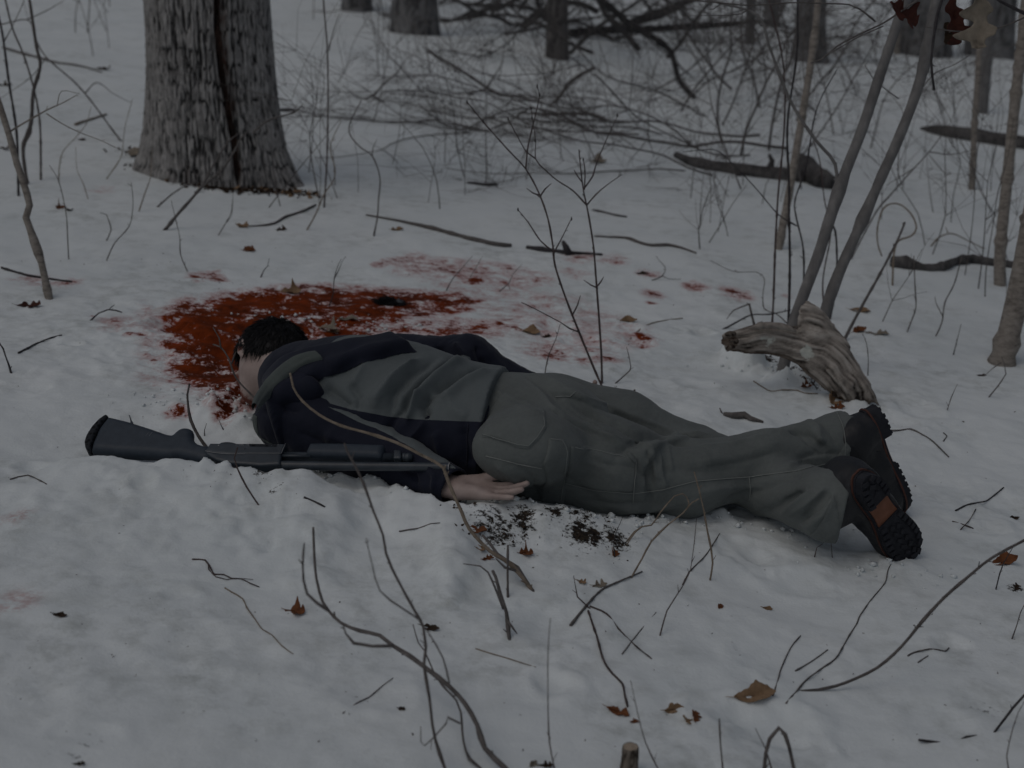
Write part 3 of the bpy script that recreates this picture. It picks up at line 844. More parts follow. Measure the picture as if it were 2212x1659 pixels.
# ---- trousers
tv = Vol([-.32, 2.88, -.12], [.97, 3.72, .36], .0040)
pe2 = J(1050, 922, .13)
tv.cone(pe2, J(1170, 950, .13), .174, .176, .05, (Z, .78))
tv.ell(J(1165, 900, .185), np.eye(3), (.13, .105, .085), .07); tv.ell(J(1135, 968, .175), np.eye(3), (.125, .095, .085), .07)
tv.cone(hipL, J(1330, 1012, .10), .112, .106, .05); tv.cone(J(1330, 1012, .10), knL, .108, .088, .05)
tv.cone(knL, J(1650, 1000, .125), .088, .076, .04); tv.cone(J(1650, 1000, .125), anL, .076, .080, .03)
tv.cone(anL, anL+unit(anL-J(1650, 1000, .125))*.05, .080, .083, .02)
tv.cone(hipR, J(1340, 932, .10), .118, .098, .05); tv.cone(J(1340, 932, .10), knR, .098, .080, .05)
tv.cone(knR, J(1660, 1048, .08), .080, .074, .02); tv.cone(J(1660, 1048, .08), anR, .074, .082, .02)
tv.cone(anR, anR+unit([.95, -.24, -.16])*.05, .082, .082, .02)
# hem of each leg: an open end
dL = unit(anL-J(1650, 1000, .125)); hem_L = anL+dL*.018; dL = unit(dL+np.array([.2, 0, -.03]))
dR = unit([.95, -.24, -.16]); hem_R = anR+dR*.030
def cut_leg(h, d, r):
    lo, hi = h-np.array([.25]*3), h+np.array([.25]*3)
    sl, G = tv.box(lo, hi)
    q = G-h; t = q@d; rad = np.linalg.norm(q-t[..., None]*d, axis=-1)
    tv.f[sl] = np.where((rad < .13) & (t < .2), np.maximum(tv.f[sl], t), tv.f[sl])
    inner = np.maximum(rad-r, -.022-t)
    tv.f[sl] = np.where((rad < .13) & (t < .2), np.maximum(tv.f[sl], -inner), tv.f[sl])
cut_leg(hem_L, dL, .062); cut_leg(hem_R, dR, .062)
TV, TQ = tv.net(2); del tv
tt = bvh(TV, TQ)
TF = [  # the creases the photograph shows: (outline points, half width, height)
    ([(1330, 985), (1400, 935), (1480, 950)], .018, -.012), ([(1215, 850), (1290, 905), (1400, 945), (1510, 960)], .016, -.012), ([(1170, 810), (1260, 870), (1345, 935)], .022, .008),
    ([(1385, 985), (1400, 955), (1470, 945), (1530, 940)], .014, .012), ([(1395, 1010), (1405, 975), (1420, 960)], .012, .010), ([(1410, 1090), (1400, 1030), (1412, 980)], .010, -.009),
    ([(1440, 1060), (1425, 1010), (1430, 970)], .010, .007), ([(1260, 900), (1340, 960), (1400, 985)], .016, .008), ([(1300, 1000), (1370, 1010), (1420, 1040)], .014, -.006),
    ([(1120, 800), (1190, 850), (1240, 905)], .014, -.006), ([(1060, 860), (1110, 880), (1170, 900)], .012, .004), ([(1500, 1000), (1600, 985), (1700, 950)], .02, .006),
    ([(1560, 1080), (1640, 1060), (1740, 1010)], .014, -.007), ([(1700, 925), (1750, 940), (1790, 975)], .012, -.008), ([(1740, 905), (1765, 925), (1770, 960)], .012, .008), ([(1690, 1020), (1750, 985), (1820, 980)], .012, -.006),
    ([(1640, 935), (1700, 935), (1750, 905)], .014, .006), ([(1690, 1110), (1730, 1080), (1760, 1050)], .010, .009), ([(1720, 1130), (1755, 1095), (1790, 1060)], .010, -.010), ([(1745, 1140), (1780, 1110), (1800, 1070)], .010, .008),
    ([(1640, 1110), (1690, 1090), (1730, 1060)], .010, -.007), ([(1230, 960), (1300, 985), (1360, 1020)], .014, .005), ([(1190, 1010), (1250, 1050), (1300, 1090)], .018, -.005), ([(1065, 1000), (1120, 1040), (1150, 1085)], .015, .006),
    ([(1480, 1095), (1540, 1060), (1600, 1050)], .016, .006), ([(1340, 1100), (1400, 1100), (1480, 1085)], .012, .006), ([(1450, 1010), (1520, 1020), (1600, 1010)], .012, -.004),
]
TF2 = [([(1177, 872), (1240, 908), (1304, 936), (1347, 946)], .007, .0055), ([(1184, 880), (1245, 917), (1300, 946)], .007, -.006), ([(1181, 846), (1220, 872), (1257, 900), (1347, 946)], .007, -.006), ([(1204, 843), (1284, 866), (1404, 913), (1464, 936)], .008, .006), ([(1215, 852), (1290, 878), (1390, 920)], .007, -.006),
       ([(1354, 950), (1404, 964), (1454, 950), (1520, 940)], .007, .006), ([(1398, 963), (1404, 1000), (1410, 1053)], .006, -.007), ([(1408, 966), (1414, 1010), (1420, 1050)], .006, .006), ([(1430, 962), (1436, 1000), (1440, 1033)], .006, -.006), ([(1442, 960), (1448, 1000), (1450, 1020)], .006, .005), ([(1380, 985), (1388, 1020), (1392, 1060)], .006, .005),
       ([(1700, 930), (1735, 945), (1770, 985)], .006, -.006), ([(1725, 915), (1755, 932), (1785, 960)], .006, .006), ([(1760, 905), (1790, 930), (1812, 970)], .006, -.005), ([(1690, 1010), (1740, 992), (1800, 985)], .006, .005), ([(1690, 1085), (1720, 1070), (1760, 1045)], .006, -.007), ([(1700, 1115), (1740, 1090), (1785, 1050)], .006, .006), ([(1730, 1125), (1765, 1100), (1800, 1060)], .006, -.006),
       ([(1110, 1000), (1150, 1030), (1165, 1080)], .007, -.005), ([(1250, 990), (1300, 1010), (1350, 1040)], .007, .004), ([(1260, 1080), (1330, 1090), (1400, 1085)], .007, -.005), ([(1500, 965), (1580, 960), (1660, 940)], .007, .004), ([(1520, 1010), (1600, 1000), (1680, 975)], .007, -.004), ([(1490, 1070), (1560, 1055), (1640, 1050)], .007, .004), ([(1065, 840), (1100, 862), (1150, 880)], .007, .004), ([(1130, 815), (1170, 850), (1200, 890)], .007, .005)]
TV = folds(TV, TQ, tt, TF, 1.5); TV = folds(TV, TQ, bvh(TV, TQ), TF2, 1.15)
N_ = vnormals(TV, TQ)
TV = TV+N_*(.0024*fbm(TV[:, 0]*7, TV[:, 1]*10, TV[:, 2]*10, seed=61)+.0016*fbm(TV[:, 0]*18, TV[:, 1]*26, TV[:, 2]*26, seed=67))[:, None]
tt = bvh(TV, TQ)
trousers = part('trousers', TV, TQ, M_canvas, person)
def cloth_patch(name, pix, parent, mat, V=None, Q=None, tree=None, off=.003, rim=.004, label=None, hdef=.2):
    V2, T2 = surf_patch(V, Q, tree, pix, off, rim, hdef)
    o = part(name, V2, T2, mat, parent)
    if label: o['label'] = label
    return o
def seam(name, pix, parent, tree, mat, r=.0014, off=.0014):
    L = cast_line(tree, pix, off)
    if len(L) < 2: return
    mb = MB(); tube(mb, L[::2] if len(L) > 8 else L, r, 4, .01)
    V, F = mb.get(); return part(name, V, F, mat, parent)
pk = [(1092, 848), (1178, 888), (1181, 925), (1165, 950), (1142, 971), (1118, 968), (1042, 945), (1060, 885)]
cloth_patch('back_pocket', pk, trousers, M_canvas, TV, TQ, tt, .0045, .004)
seam('pocket_seam', [(1092, 853), (1080, 900), (1066, 948)], trousers, tt, M_thread)
seam('pocket_seam', [(1046, 940), (1118, 961), (1142, 964), (1160, 946), (1175, 922), (1172, 893)], trousers, tt, M_thread, .0011, .0055)
far_pk = [(1192, 838), (1222, 836), (1245, 848), (1240, 856), (1200, 862)]
seam('pocket_seam', [(1200, 858), (1232, 856), (1244, 846)], trousers, tt, M_thread)
cg = [(1184, 945), (1215, 948), (1229, 968), (1226, 1000), (1217, 1088), (1168, 1082), (1172, 1000)]
cloth_patch('tool_pocket', cg, trousers, M_canvas, TV, TQ, tt, .0045, .004)
seam('pocket_seam', [(1188, 950), (1212, 953), (1223, 970), (1220, 1004), (1211, 1084)], trousers, tt, M_thread, .0011, .0055)
cg2 = [(1232, 962), (1300, 972), (1362, 985), (1375, 1000), (1368, 1062), (1300, 1060), (1220, 1044)]
cloth_patch('leg_pocket', cg2, trousers, M_canvas, TV, TQ, tt, .004, .004)
seam('pocket_seam', [(1240, 966), (1300, 977), (1356, 990)], trousers, tt, M_thread, .0011, .005)
seam('pocket_seam', [(1376, 996), (1370, 1030), (1366, 1090)], trousers, tt, M_thread, .0012, .005)
cloth_patch('pocket_flap', [(1350, 984), (1362, 976), (1378, 996), (1372, 1002)], trousers, M_canvas, TV, TQ, tt, .009, .004)
seam('side_seam', [(1050, 985), (1110, 1000), (1170, 1012)], trousers, tt, M_thread)
seam('side_seam', [(1222, 1044), (1290, 1060), (1370, 1066), (1430, 1058), (1500, 1040), (1620, 1030), (1720, 1018), (1790, 1000), (1828, 1004)], trousers, tt, M_thread, .0013)
seam('side_seam', [(1618, 1030), (1622, 1060), (1620, 1080)], trousers, tt, M_thread)
cloth_patch('hem_band', [(1806, 880), (1836, 880), (1846, 960), (1842, 1040), (1818, 1040), (1824, 960)], trousers, M_canvas, TV, TQ, tt, .0025, .003)
seam('hem_seam', [(1808, 893), (1822, 925), (1826, 960), (1822, 1028)], trousers, tt, M_thread, .0011, .003)
cloth_patch('hem_band', [(1786, 1040), (1806, 1040), (1840, 1150), (1812, 1150)], trousers, M_canvas, TV, TQ, tt, .0025, .003)
# the loose pocket edge standing up behind the far thigh
def pocket_edge():
    dp = depth_of(J(1350, 905, .13))+.03
    up_ = [(1300, 862), (1325, 866), (1350, 872), (1375, 883), (1396, 879), (1408, 872), (1420, 884), (1430, 896)]; lo_ = [(1300, 900), (1325, 905), (1350, 912), (1375, 920), (1396, 922), (1408, 924), (1420, 926), (1430, 928)]
    A = np.array([P(x, y, dp+.004*math.sin(i*1.7)) for i, (x, y) in enumerate(up_)]); B = np.array([P(x, y, dp-.02) for x, y in lo_]); n = len(A)
    V = np.concatenate([A, B, A+Fw*.004, B+Fw*.004]); i = np.arange(n-1)
    Q = np.concatenate([np.stack([i, i+1, i+n+1, i+n], 1), np.stack([i+2*n, i+3*n, i+3*n+1, i+2*n+1], 1), np.stack([i, i+2*n, i+2*n+1, i+1], 1)])
    part('pocket_flap', V, Q, M_canvas, trousers)
pocket_edge()

# ---- boots (built heel to toe along x, sole down, then turned into place)
def boot(name, heel, toe, soln, ank, label):
    X = unit(toe-heel); Zl = -unit(soln-X*np.dot(soln, X)); Yl = np.cross(Zl, X)
    Lb = .295
    def tw(V): V = np.asarray(V, float); return heel+V[:, 0:1]*X+V[:, 1:2]*Yl+V[:, 2:3]*Zl
    b = empty(name, heel); b.parent = person; b.location = Vector(heel)-Vector(person.location)
    if label: b['label'] = label
    # outline of the sole, half width along its length
    xo = np.array([0, .012, .04, .08, .12, .16, .20, .235, .265, .285, .295]); wo = np.array([.004, .024, .034, .034, .031, .036, .046, .049, .043, .028, .004])
    t = np.linspace(0, Lb, 60); w = np.interp(t, xo, wo)
    w = np.convolve(np.pad(w, 3, mode='edge'), np.ones(7)/7, 'valid'); w[0] = w[-1] = .006
    def slab(z0, z1, grow_, x0=0, x1=Lb, name_='midsole', mat=M_rubber):
        m = (t >= x0-1e-6) & (t <= x1+1e-6); tx, ww = t[m], w[m]+grow_
        c = -grow_*.6
        tx = tx+np.where(tx < .02, -grow_, 0)+np.where(tx > Lb-.02, grow_, 0)
        V = np.concatenate([np.stack([tx, s*ww, np.full(len(tx), z)], 1) for z in (z0, z1) for s in (1, -1)])
        n = len(tx); i = np.arange(n-1)
        a, bq, c_, d = i, i+n, i+2*n, i+3*n
        F = np.concatenate([np.stack([a, a+1, bq+1, bq], 1), np.stack([c_, d, d+1, c_+1], 1), np.stack([a, c_, c_+1, a+1], 1), np.stack([bq, bq+1, d+1, d], 1),
                            np.array([[0, n, 3*n, 2*n], [n-1, 3*n-1, 4*n-1, 2*n-1]])])
        return part(name_, tw(V), F, mat, b, False)
    slab(.000, .006, .002, name_='sole_base')
    slab(.006, .011, .0045, name_='welt', mat=M_welt)
    slab(.011, .0145, .0025, name_='midsole')
    slab(-.004, .0, -.004, .085, .150, name_='shank', mat=M_shank)
    hb = slab(-.024, -.0005, .001, 0, .082, name_='heel_block')
    fs = slab(-.008, -.0005, .001, .150, Lb, name_='forefoot_sole')
    def lug(x, y, lx, ly, z0, z1, par, rot=0):
        ca, sa = math.cos(rot), math.sin(rot)
        q = np.array([(-1, -1), (1, -1), (1, 1), (-1, 1)], float)*[lx/2, ly/2]
        q = q@np.array([[ca, sa], [-sa, ca]])+[x, y]
        q2 = (q-[x, y])*.86+[x, y]
        V = np.vstack([np.c_[q, np.full(4, z1)], np.c_[q2, np.full(4, z0)]])
        F = [(0, 1, 2, 3), (7, 6, 5, 4), (0, 4, 5, 1), (1, 5, 6, 2), (2, 6, 7, 3), (3, 7, 4, 0)]
        off = np.array(par.location)+np.array(b.location)+np.array(person.location)
        link('lug', mesh_from('lug', tw(V)-off, np.array(F), M_rubber, False), b)
    for x in np.linspace(.162, .284, 8):
        ww = np.interp(x, t, w)
        for s in (-1, 1): lug(x, s*(ww-.0085), .0125, .017, -.0135, -.007, fs, s*(.25 if x < .24 else .7))
    for x in np.linspace(.175, .262, 5):
        ww = np.interp(x, t, w)*.40
        lug(x, .5*ww, .011, .014, -.0125, -.007, fs, .8); lug(x+.008, -.5*ww, .011, .014, -.0125, -.007, fs, -.8)
    lug(.284, 0, .012, .02, -.0135, -.007, fs)
    for x in np.linspace(.012, .074, 5):
        ww = np.interp(x, t, w)
        for s in (-1, 1): lug(x, s*(ww-.0085), .0105, .016, -.029, -.023, hb, s*.2)
    lug(.03, 0, .012, .018, -.028, -.023, hb, .7); lug(.055, 0, .012, .018, -.028, -.023, hb, -.7)
    # leather upper
    lc = lambda p: np.array([np.dot(p-heel, X), np.dot(p-heel, Yl), np.dot(p-heel, Zl)])
    aj, hm = np.array([.062, 0, .085]), lc(ank)
    lo = np.minimum([-.06, -.09, -.01], np.minimum(aj, hm)-.085); hi = np.maximum([.34, .09, .14], np.maximum(aj, hm)+.085)
    v = Vol(lo, hi, .004)
    yz = np.array([0, 1.0, 0])
    v.cone((.045, 0, .050), (.16, 0, .048), .043, .046, .03, (yz, .86)); v.cone((.15, 0, .044), (.235, 0, .036), .046, .040, .03, (yz, 1.08))
    v.cone((.235, 0, .034), (.262, 0, .032), .040, .033, .03, (yz, 1.1)); v.cone((.05, 0, .03), (.055, 0, .09), .040, .048, .03, (yz, .88))
    v.cone((.10, 0, .075), (.15, 0, .065), .045, .042, .04, (yz, .85)); v.cone(aj, aj*.5+hm*.5, .050, .054, .035); v.cone(aj*.5+hm*.5, hm, .054, .056, .02)
    v.cone((.046, 0, .012), (.046, 0, .05), .036, .041, .02); v.cone((.05, 0, .02), (.24, 0, .02), .036, .044, .02, (yz, .95))
    sl, G = v.box(lo, hi)
    v.f = np.where(G[..., 0] > -.03, np.maximum(v.f, (.0118-G[..., 2]).astype(np.float32)), v.f)
    V, Q = v.net(1)
    N = vnormals(V, Q)
    V += N*(.0018*fbm(V[:, 0]*18, V[:, 1]*18, V[:, 2]*18, seed=71)+.0012*fbm(V[:, 0]*50, V[:, 1]*30, V[:, 2]*50, seed=72))[:, None]
    part('upper', tw(V), Q, M_leather, b)
    mb = MB()
    for dz in (.022, .026):
        L = [(x, s*(np.interp(x, t, w)+.004), dz) for s in (1,) for x in np.linspace(.13, .02, 8)]
    tube(mb, tw(np.array([(.095, .047, .03), (.085, .048, .07), (.10, .046, .12)])), .0011, 4, .01)
    tube(mb, tw(np.array([(.095, -.047, .03), (.085, -.048, .07), (.10, -.046, .12)])), .0011, 4, .01)
    V, F = mb.get(); part('stitching', V, F, M_rubber, b)
    return b
bl_heel, bl_toe = J(1872, 884, .262), J(1944, 1084, .02)
boot('boot', bl_heel, bl_toe, np.array([.92, .36, .08]), J(1800, 950, .165), 'black leather boot seen side on, heel up, brown welt')
br_heel, br_toe = J(1856, 1026, .222), J(1970, 1200, .005)
boot('boot', br_heel, br_toe, np.array([.14, -.92, .37]), J(1802, 1092, .12), 'black boot turned to show its lugged sole and tan shank')

# ---- jacket
jv = Vol([-1.05, 2.9, -.12], [.35, 4.25, .46], .0046)
hemC = J(1072, 925, .14); hemN = unit([.97, -.20, -.04])
jv.cone(J(1090, 930, .14), waist, .200, .185, .05, (Z, .77)); jv.cone(waist, J(860, 880, .135), .185, .195, .05, (Z, .75))
jv.cone(J(860, 880, .135), chest, .195, .200, .05, (Z, .74)); jv.cone(chest, neckb, .190, .120, .07, (Z, .78))
jv.cone(shL, shR, .088, .095, .06, (Z, .95))
jv.half(hemC, hemN)
JV, JQ = jv.net(2); del jv
jt = bvh(JV, JQ)
JF = [
    ([(985, 770), (920, 815), (880, 860), (865, 900)], .012, -.014), ([(1010, 775), (945, 815), (905, 850), (895, 880)], .013, .012), ([(1045, 790), (985, 815), (935, 850)], .012, -.010),
    ([(1060, 800), (1000, 830), (950, 870)], .014, .008), ([(905, 775), (850, 815), (815, 860), (808, 890)], .014, .010), ([(945, 770), (890, 805), (850, 850), (840, 900)], .013, -.009),
    ([(810, 770), (780, 800), (760, 840)], .015, .006), ([(930, 850), (915, 880), (925, 905)], .010, -.012), ([(900, 845), (890, 880), (880, 910)], .009, .009),
    ([(700, 835), (735, 860), (760, 880)], .013, -.008), ([(755, 830), (775, 860), (770, 890)], .012, -.006), ([(830, 950), (850, 905), (870, 880)], .012, -.008), ([(870, 960), (905, 930), (925, 905)], .012, .006),
    ([(960, 850), (985, 890), (1020, 905)], .014, .004), ([(1000, 920), (1005, 960), (1015, 1010)], .014, -.006), ([(940, 930), (950, 970), (960, 1000)], .014, .006), ([(610, 880), (660, 875), (700, 868)], .011, -.014), ([(600, 860), (650, 855), (690, 845)], .012, .010),
    ([(640, 800), (690, 812), (720, 822)], .010, .007), ([(660, 900), (720, 905), (790, 925)], .014, -.008),
]
JV = folds(JV, JQ, jt, JF, 2.2)
N_ = vnormals(JV, JQ)
JV = JV+N_*(.0032*fbm(JV[:, 0]*8, JV[:, 1]*8, JV[:, 2]*8, seed=81)+.0018*fbm(JV[:, 0]*24, JV[:, 1]*16, JV[:, 2]*22, seed=83))[:, None]
jt = bvh(JV, JQ)
JT = tri(JQ)
axd = unit(pelvis-chest); sA = (JV-chest)@axd
edge = cast_line(jt, [(700, 868), (760, 885), (840, 900), (900, 906), (1000, 910), (1040, 911)])
es = (edge-chest)@axd; o_ = np.argsort(es)
zb = np.interp(sA, es[o_], edge[o_, 2])
f = zb-JV[:, 2]                      # olive above the side seam
yoke = -.06-(sA)+.25*((JV-chest)@np.array([-axd[1], axd[0], 0]))*0
f = np.maximum(f, yoke)
jacket = empty('jacket', chest); jacket.parent = person; jacket.location = Vector(chest)-Vector(person.location)
V2, T2 = clip_mesh(JV, JT, f); part('back_panel', V2, T2, M_olive, jacket)
V2, T2 = clip_mesh(JV, JT, -f); part('side_panel', V2, T2, M_navy, jacket)
def sleeve(s, e, w, radii, name, specs, label=None):
    lo = np.minimum(np.minimum(s, e), w)-.16; hi = np.maximum(np.maximum(s, e), w)+.16
    v = Vol(lo, hi, .0042)
    v.cone(s, e, radii[0], radii[1], .03); v.cone(e, w, radii[1], radii[2], .03)
    d = unit(w-e); sl, G = v.box(lo, hi); q = G-w; t = q@d; rad = np.linalg.norm(q-t[..., None]*d, axis=-1)
    v.f = np.where(rad < .11, np.maximum(v.f, (t-.004).astype(np.float32)), v.f)
    inner = np.maximum(rad-radii[2]+.008, -.035-t)
    v.f = np.maximum(v.f, -inner.astype(np.float32))
    V, Q = v.net(2); tr = bvh(V, Q)
    V = folds(V, Q, tr, specs, 1.7)
    N = vnormals(V, Q)
    V = V+N*(.0035*fbm(V[:, 0]*12, V[:, 1]*12, V[:, 2]*12, seed=91)+.002*fbm(V[:, 0]*34, V[:, 1]*18, V[:, 2]*26, seed=93))[:, None]
    o = part(name, V, Q, M_navy, jacket)
    return o, V, Q, bvh(V, Q)
slL, LV, LQ, lt = sleeve(shL, elL, wrL+unit(wrL-elL)*-.01, (.098, .078, .048), 'sleeve', [
    ([(560, 890), (600, 880), (650, 890)], .012, -.008), ([(700, 940), (760, 960), (800, 985)], .014, .006), ([(860, 985), (890, 1020), (900, 1050)], .010, -.007), ([(920, 1000), (940, 1030), (935, 1060)], .009, .007), ([(640, 930), (700, 960), (720, 990)], .014, -.006)])
slR, RV, RQ, rt = sleeve(shR, elR, wrR, (.090, .074, .050), 'sleeve', [
    ([(945, 745), (955, 765), (940, 790)], .012, -.012), ([(980, 740), (1000, 765), (1010, 790)], .012, .012), ([(900, 750), (915, 770), (930, 780)], .012, .008), ([(1030, 745), (1035, 770), (1050, 790)], .010, -.008)])
cloth_patch('sleeve_stripe', [(705, 878), (760, 893), (830, 912), (880, 930), (950, 985), (985, 1015), (960, 1012), (900, 975), (850, 945), (810, 925), (760, 905)], slL, M_olive, LV, LQ, lt, .002, .003, hdef=.12)
cloth_patch('sleeve_stripe', [(950, 785), (975, 768), (1015, 772), (1020, 792)], slR, M_olive, RV, RQ, rt, .002, .003, hdef=.15)
# hood lying in folds across the shoulders
hoodV, hoodT = surf_patch(JV, JQ, jt, [(548, 880), (575, 835), (605, 798), (640, 768), (720, 752), (800, 740), (852, 732), (905, 762), (850, 770), (790, 785), (735, 808), (690, 826), (705, 852), (690, 868), (620, 878)], .030, .022, .24)
hn = vnormals(hoodV, hoodT); ht = bvh(hoodV, hoodT)
hoodV = folds(hoodV, hoodT, ht, [([(850, 745), (780, 765), (730, 790), (700, 815)], .012, .012), ([(830, 758), (760, 778), (720, 800)], .008, -.010), ([(610, 840), (660, 845), (690, 850)], .012, -.012), ([(600, 862), (650, 868), (690, 862)], .010, .008), ([(650, 800), (700, 790), (760, 765)], .016, .007), ([(620, 820), (660, 815), (690, 830)], .012, -.007)])
for _ in range(7): hoodV = laplace(hoodV, hoodT, .5)
part('hood', hoodV, hoodT, M_navy, jacket)
# collar: a stiff band standing up round the back of the neck
def collar():
    top = [(545, 872), (552, 852), (568, 828), (590, 803), (616, 781), (646, 765), (680, 758)]
    bot = [(556, 884), (566, 866), (585, 844), (608, 821), (636, 799), (664, 783), (696, 773)]
    hd = bvh(hoodV, hoodT); Bp = []
    for x, y in bot:
        h = cast(hd, x, y); h = h or cast(jt, x, y)
        Bp.append(J(x, y, .2) if h is None else h[0]-unit(ray(x, y))*.006)
    Ap = [P(x, y, depth_of(q)+.012) for (x, y), q in zip(top, Bp)]
    A, _ = catmull(np.array(Ap), np.ones(len(top)), .012); B, _ = catmull(np.array(Bp), np.ones(len(bot)), .012)
    n = 60; ia = np.linspace(0, len(A)-1, n); ib = np.linspace(0, len(B)-1, n)
    A = np.stack([np.interp(ia, np.arange(len(A)), A[:, k]) for k in range(3)], 1); B = np.stack([np.interp(ib, np.arange(len(B)), B[:, k]) for k in range(3)], 1)
    T = np.gradient(A, axis=0); T /= np.linalg.norm(T, axis=1, keepdims=True); W = B-A; Nn = np.cross(W, T); Nn /= np.linalg.norm(Nn, axis=1, keepdims=True)
    Nn[(Nn@Fw) > 0] *= -1
    rows = []
    for f_, o_ in ((1.25, -.012), (1.0, .003), (.75, .006), (.62, .0045), (.5, .006), (.2, .005), (.02, .002), (0, -.004), (.1, -.009), (.6, -.012)):
        rows.append(A+W*f_+Nn*(o_+.0012*fbm(np.arange(n)*.25, np.full(n, f_*9), seed=5))[:, None])
    V = np.concatenate(rows); m = len(rows); i = np.arange(m-1)[:, None]*n; j = np.arange(n-1)[None]
    Q = np.stack([i+j, i+j+1, i+n+j+1, i+n+j], -1).reshape(-1, 4)
    part('collar', V, Q, M_lining, jacket)
collar()
# lining showing along the near front edge
cloth_patch('front_edge', [(534, 880), (550, 868), (556, 900), (556, 940), (562, 970), (545, 970), (534, 930)], slL, M_lining, LV, LQ, lt, .003, .003, hdef=.08)
mbx = MB(); L = cast_line(jt, [(1110, 800), (1085, 822), (1060, 862), (1046, 905), (1040, 960), (1037, 1030)], .002)
tube(mbx, L[::2], .0032, 5, .01); Vx, Fx = mbx.get(); part('hem', Vx, Fx, M_navy, jacket)
seam('side_seam', [(1012, 915), (1010, 960), (1008, 1005)], jacket, jt, M_navy, .0014)
# ------------------------------------------------------------------ the shotgun lying belly up beside the arm
M_poly = mat_noise('black_polymer', [(.3, (.028, .038, .052)), (.7, (.042, .055, .072))], 60, .5, bstr=.25, bdist=.001, bscale=700, spec=.35)
M_gunmetal = mat_noise('blued_steel', [(.3, (.024, .031, .040)), (.7, (.046, .058, .072))], 25, .38, bstr=.15, bdist=.001, bscale=500, spec=.5)
M_steel = mat_noise('worn_steel', [(.3, (.22, .22, .23)), (.7, (.42, .42, .43))], 80, .4, spec=.6)
def pad_mat():
    m, nt, b = mat_new('recoil_pad_rubber', .75, spec=.2)
    v = nd(nt, 'ShaderNodeTexVoronoi'); v.inputs['Scale'].default_value = 95
    nt.links.new(nd(nt, 'ShaderNodeTexCoord').outputs['Object'], v.inputs['Vector'])
    setc(nt, b, ramp(nt, v.outputs['Distance'], [(.25, (.004, .005, .006)), (.5, (.022, .025, .031))]))
    bump(nt, b, v.outputs['Distance'], .8, .004); return m
M_pad = pad_mat()
def prism(poly, half, r, h=.0026, taper=None, w0=0.0):
    """a thick plate with rounded edges from a side outline"""
    lo = poly.min(0)-.012; hi = poly.max(0)+.012
    v = Vol([lo[0], lo[1], -half-.012], [hi[0], hi[1], half+.012], h)
    ax = [v.lo[i]+h*np.arange(v.f.shape[i]) for i in range(3)]
    X, Y = np.meshgrid(ax[0], ax[1], indexing='ij')
    d2 = poly_sd(np.stack([X.ravel(), Y.ravel()], 1), poly).reshape(X.shape)[..., None]
    hf = half if taper is None else (half*taper(X, Y))[..., None]
    dz = np.abs(ax[2])[None, None]-hf
    a, b = d2+r, dz+r
    v.f = (np.hypot(np.maximum(a, 0), np.maximum(b, 0))+np.minimum(np.maximum(a, b), 0)-r).astype(np.float32)
    V, Q = v.net(2); V[:, 2] += w0
    return gw(V), Q
gun = empty('shotgun', g_A); tag(gun, 'black pump shotgun lying belly up in the snow along the near sleeve', 'shotgun')
stock_o = z5([(345, 163), (520, 205), (700, 262), (870, 318), (910, 322), (932, 300), (965, 272), (1010, 256), (1060, 258), (1088, 272), (1097, 300), (1092, 335), (1105, 370), (1140, 398), (1190, 412), (1262, 416), (1262, 520), (1190, 552), (1130, 540), (1060, 522), (960, 500), (880, 512), (700, 500), (400, 485), (190, 466), (205, 400), (262, 270)])
wx = z5([(1100, 400)])[0][0]
V, Q = prism(stock_o, .0215, .0185, taper=lambda X, Y: 1-.16*sstep(wx-.14, wx, X))
stock = part('stock', V, Q, M_poly, gun)
pad_o = z5([(325, 150), (347, 164), (264, 270), (207, 400), (192, 466), (165, 462), (140, 440), (133, 395), (150, 340), (200, 260), (260, 195)])
V, Q = prism(pad_o, .0205, .008); part('recoil_pad', V, Q, M_pad, stock)
rec_o = z5([(1248, 415), (1925, 420), (1905, 460), (1882, 500), (1872, 600), (1700, 612), (1430, 590), (1300, 560), (1205, 500), (1225, 450)])
V, Q = prism(rec_o, .0185, .0055); rec = part('receiver', V, Q, M_gunmetal, gun)
# side plate standing a hair proud, its bright worn edge
pl_o = z5([(1252, 420), (1915, 425), (1895, 470), (1880, 515), (1430, 512), (1290, 500), (1212, 486)])
V, Q = prism(pl_o, .0035, .002, .0018, w0=.0165); part('side_plate', V, Q, M_gunmetal, rec)
mb = MB(); tube(mb, gw(np.c_[z5([(1212, 489), (1280, 503), (1420, 516), (1560, 517)]), np.full(4, .0205)]), .0006, 4, .02)
V, F = mb.get(); part('worn_edge', V, F, M_steel, rec)
mb = MB(); tube(mb, gw(np.c_[z5([(1922, 424), (1903, 465), (1884, 512)]), np.full(3, .0205)]), .0006, 4, .02)
V, F = mb.get(); part('worn_edge', V, F, M_steel, rec)
# the small stamped lettering, too small to read in the photograph
mb = MB(); rs = np.random.default_rng(4); x = 1478
while x < 1862:
    w = rs.integers(6, 14)
    if rs.random() < .82:
        for y0, y1, xx in ((431, 443, x), (443, 431, x+w*.5)):
            tube(mb, gw(np.c_[z5([(xx, y0), (xx+w*.5, y1)]), np.full(2, .0203)]), .00032, 3, 1)
    x += w+5
V, F = mb.get(); lt_ = part('stamped_lettering', V, F, M_steel, rec); lt_['kind'] = 'stuff'
mb = MB()
gpts = z5([(1295, 418), (1310, 395), (1345, 377), (1400, 374), (1450, 384), (1490, 402), (1528, 416)])
tube(mb, gw(np.c_[gpts, np.zeros(len(gpts))]), .0042, 8, .006); V, F = mb.get(); tg = part('trigger_guard', V, F, M_poly, gun)
mb = MB(); q = z5([(1372, 420), (1376, 404), (1388, 392)]); tube(mb, gw(np.c_[q, np.zeros(3)]), .0028, 6, .004); V, F = mb.get(); part('trigger', V, F, M_gunmetal, gun)
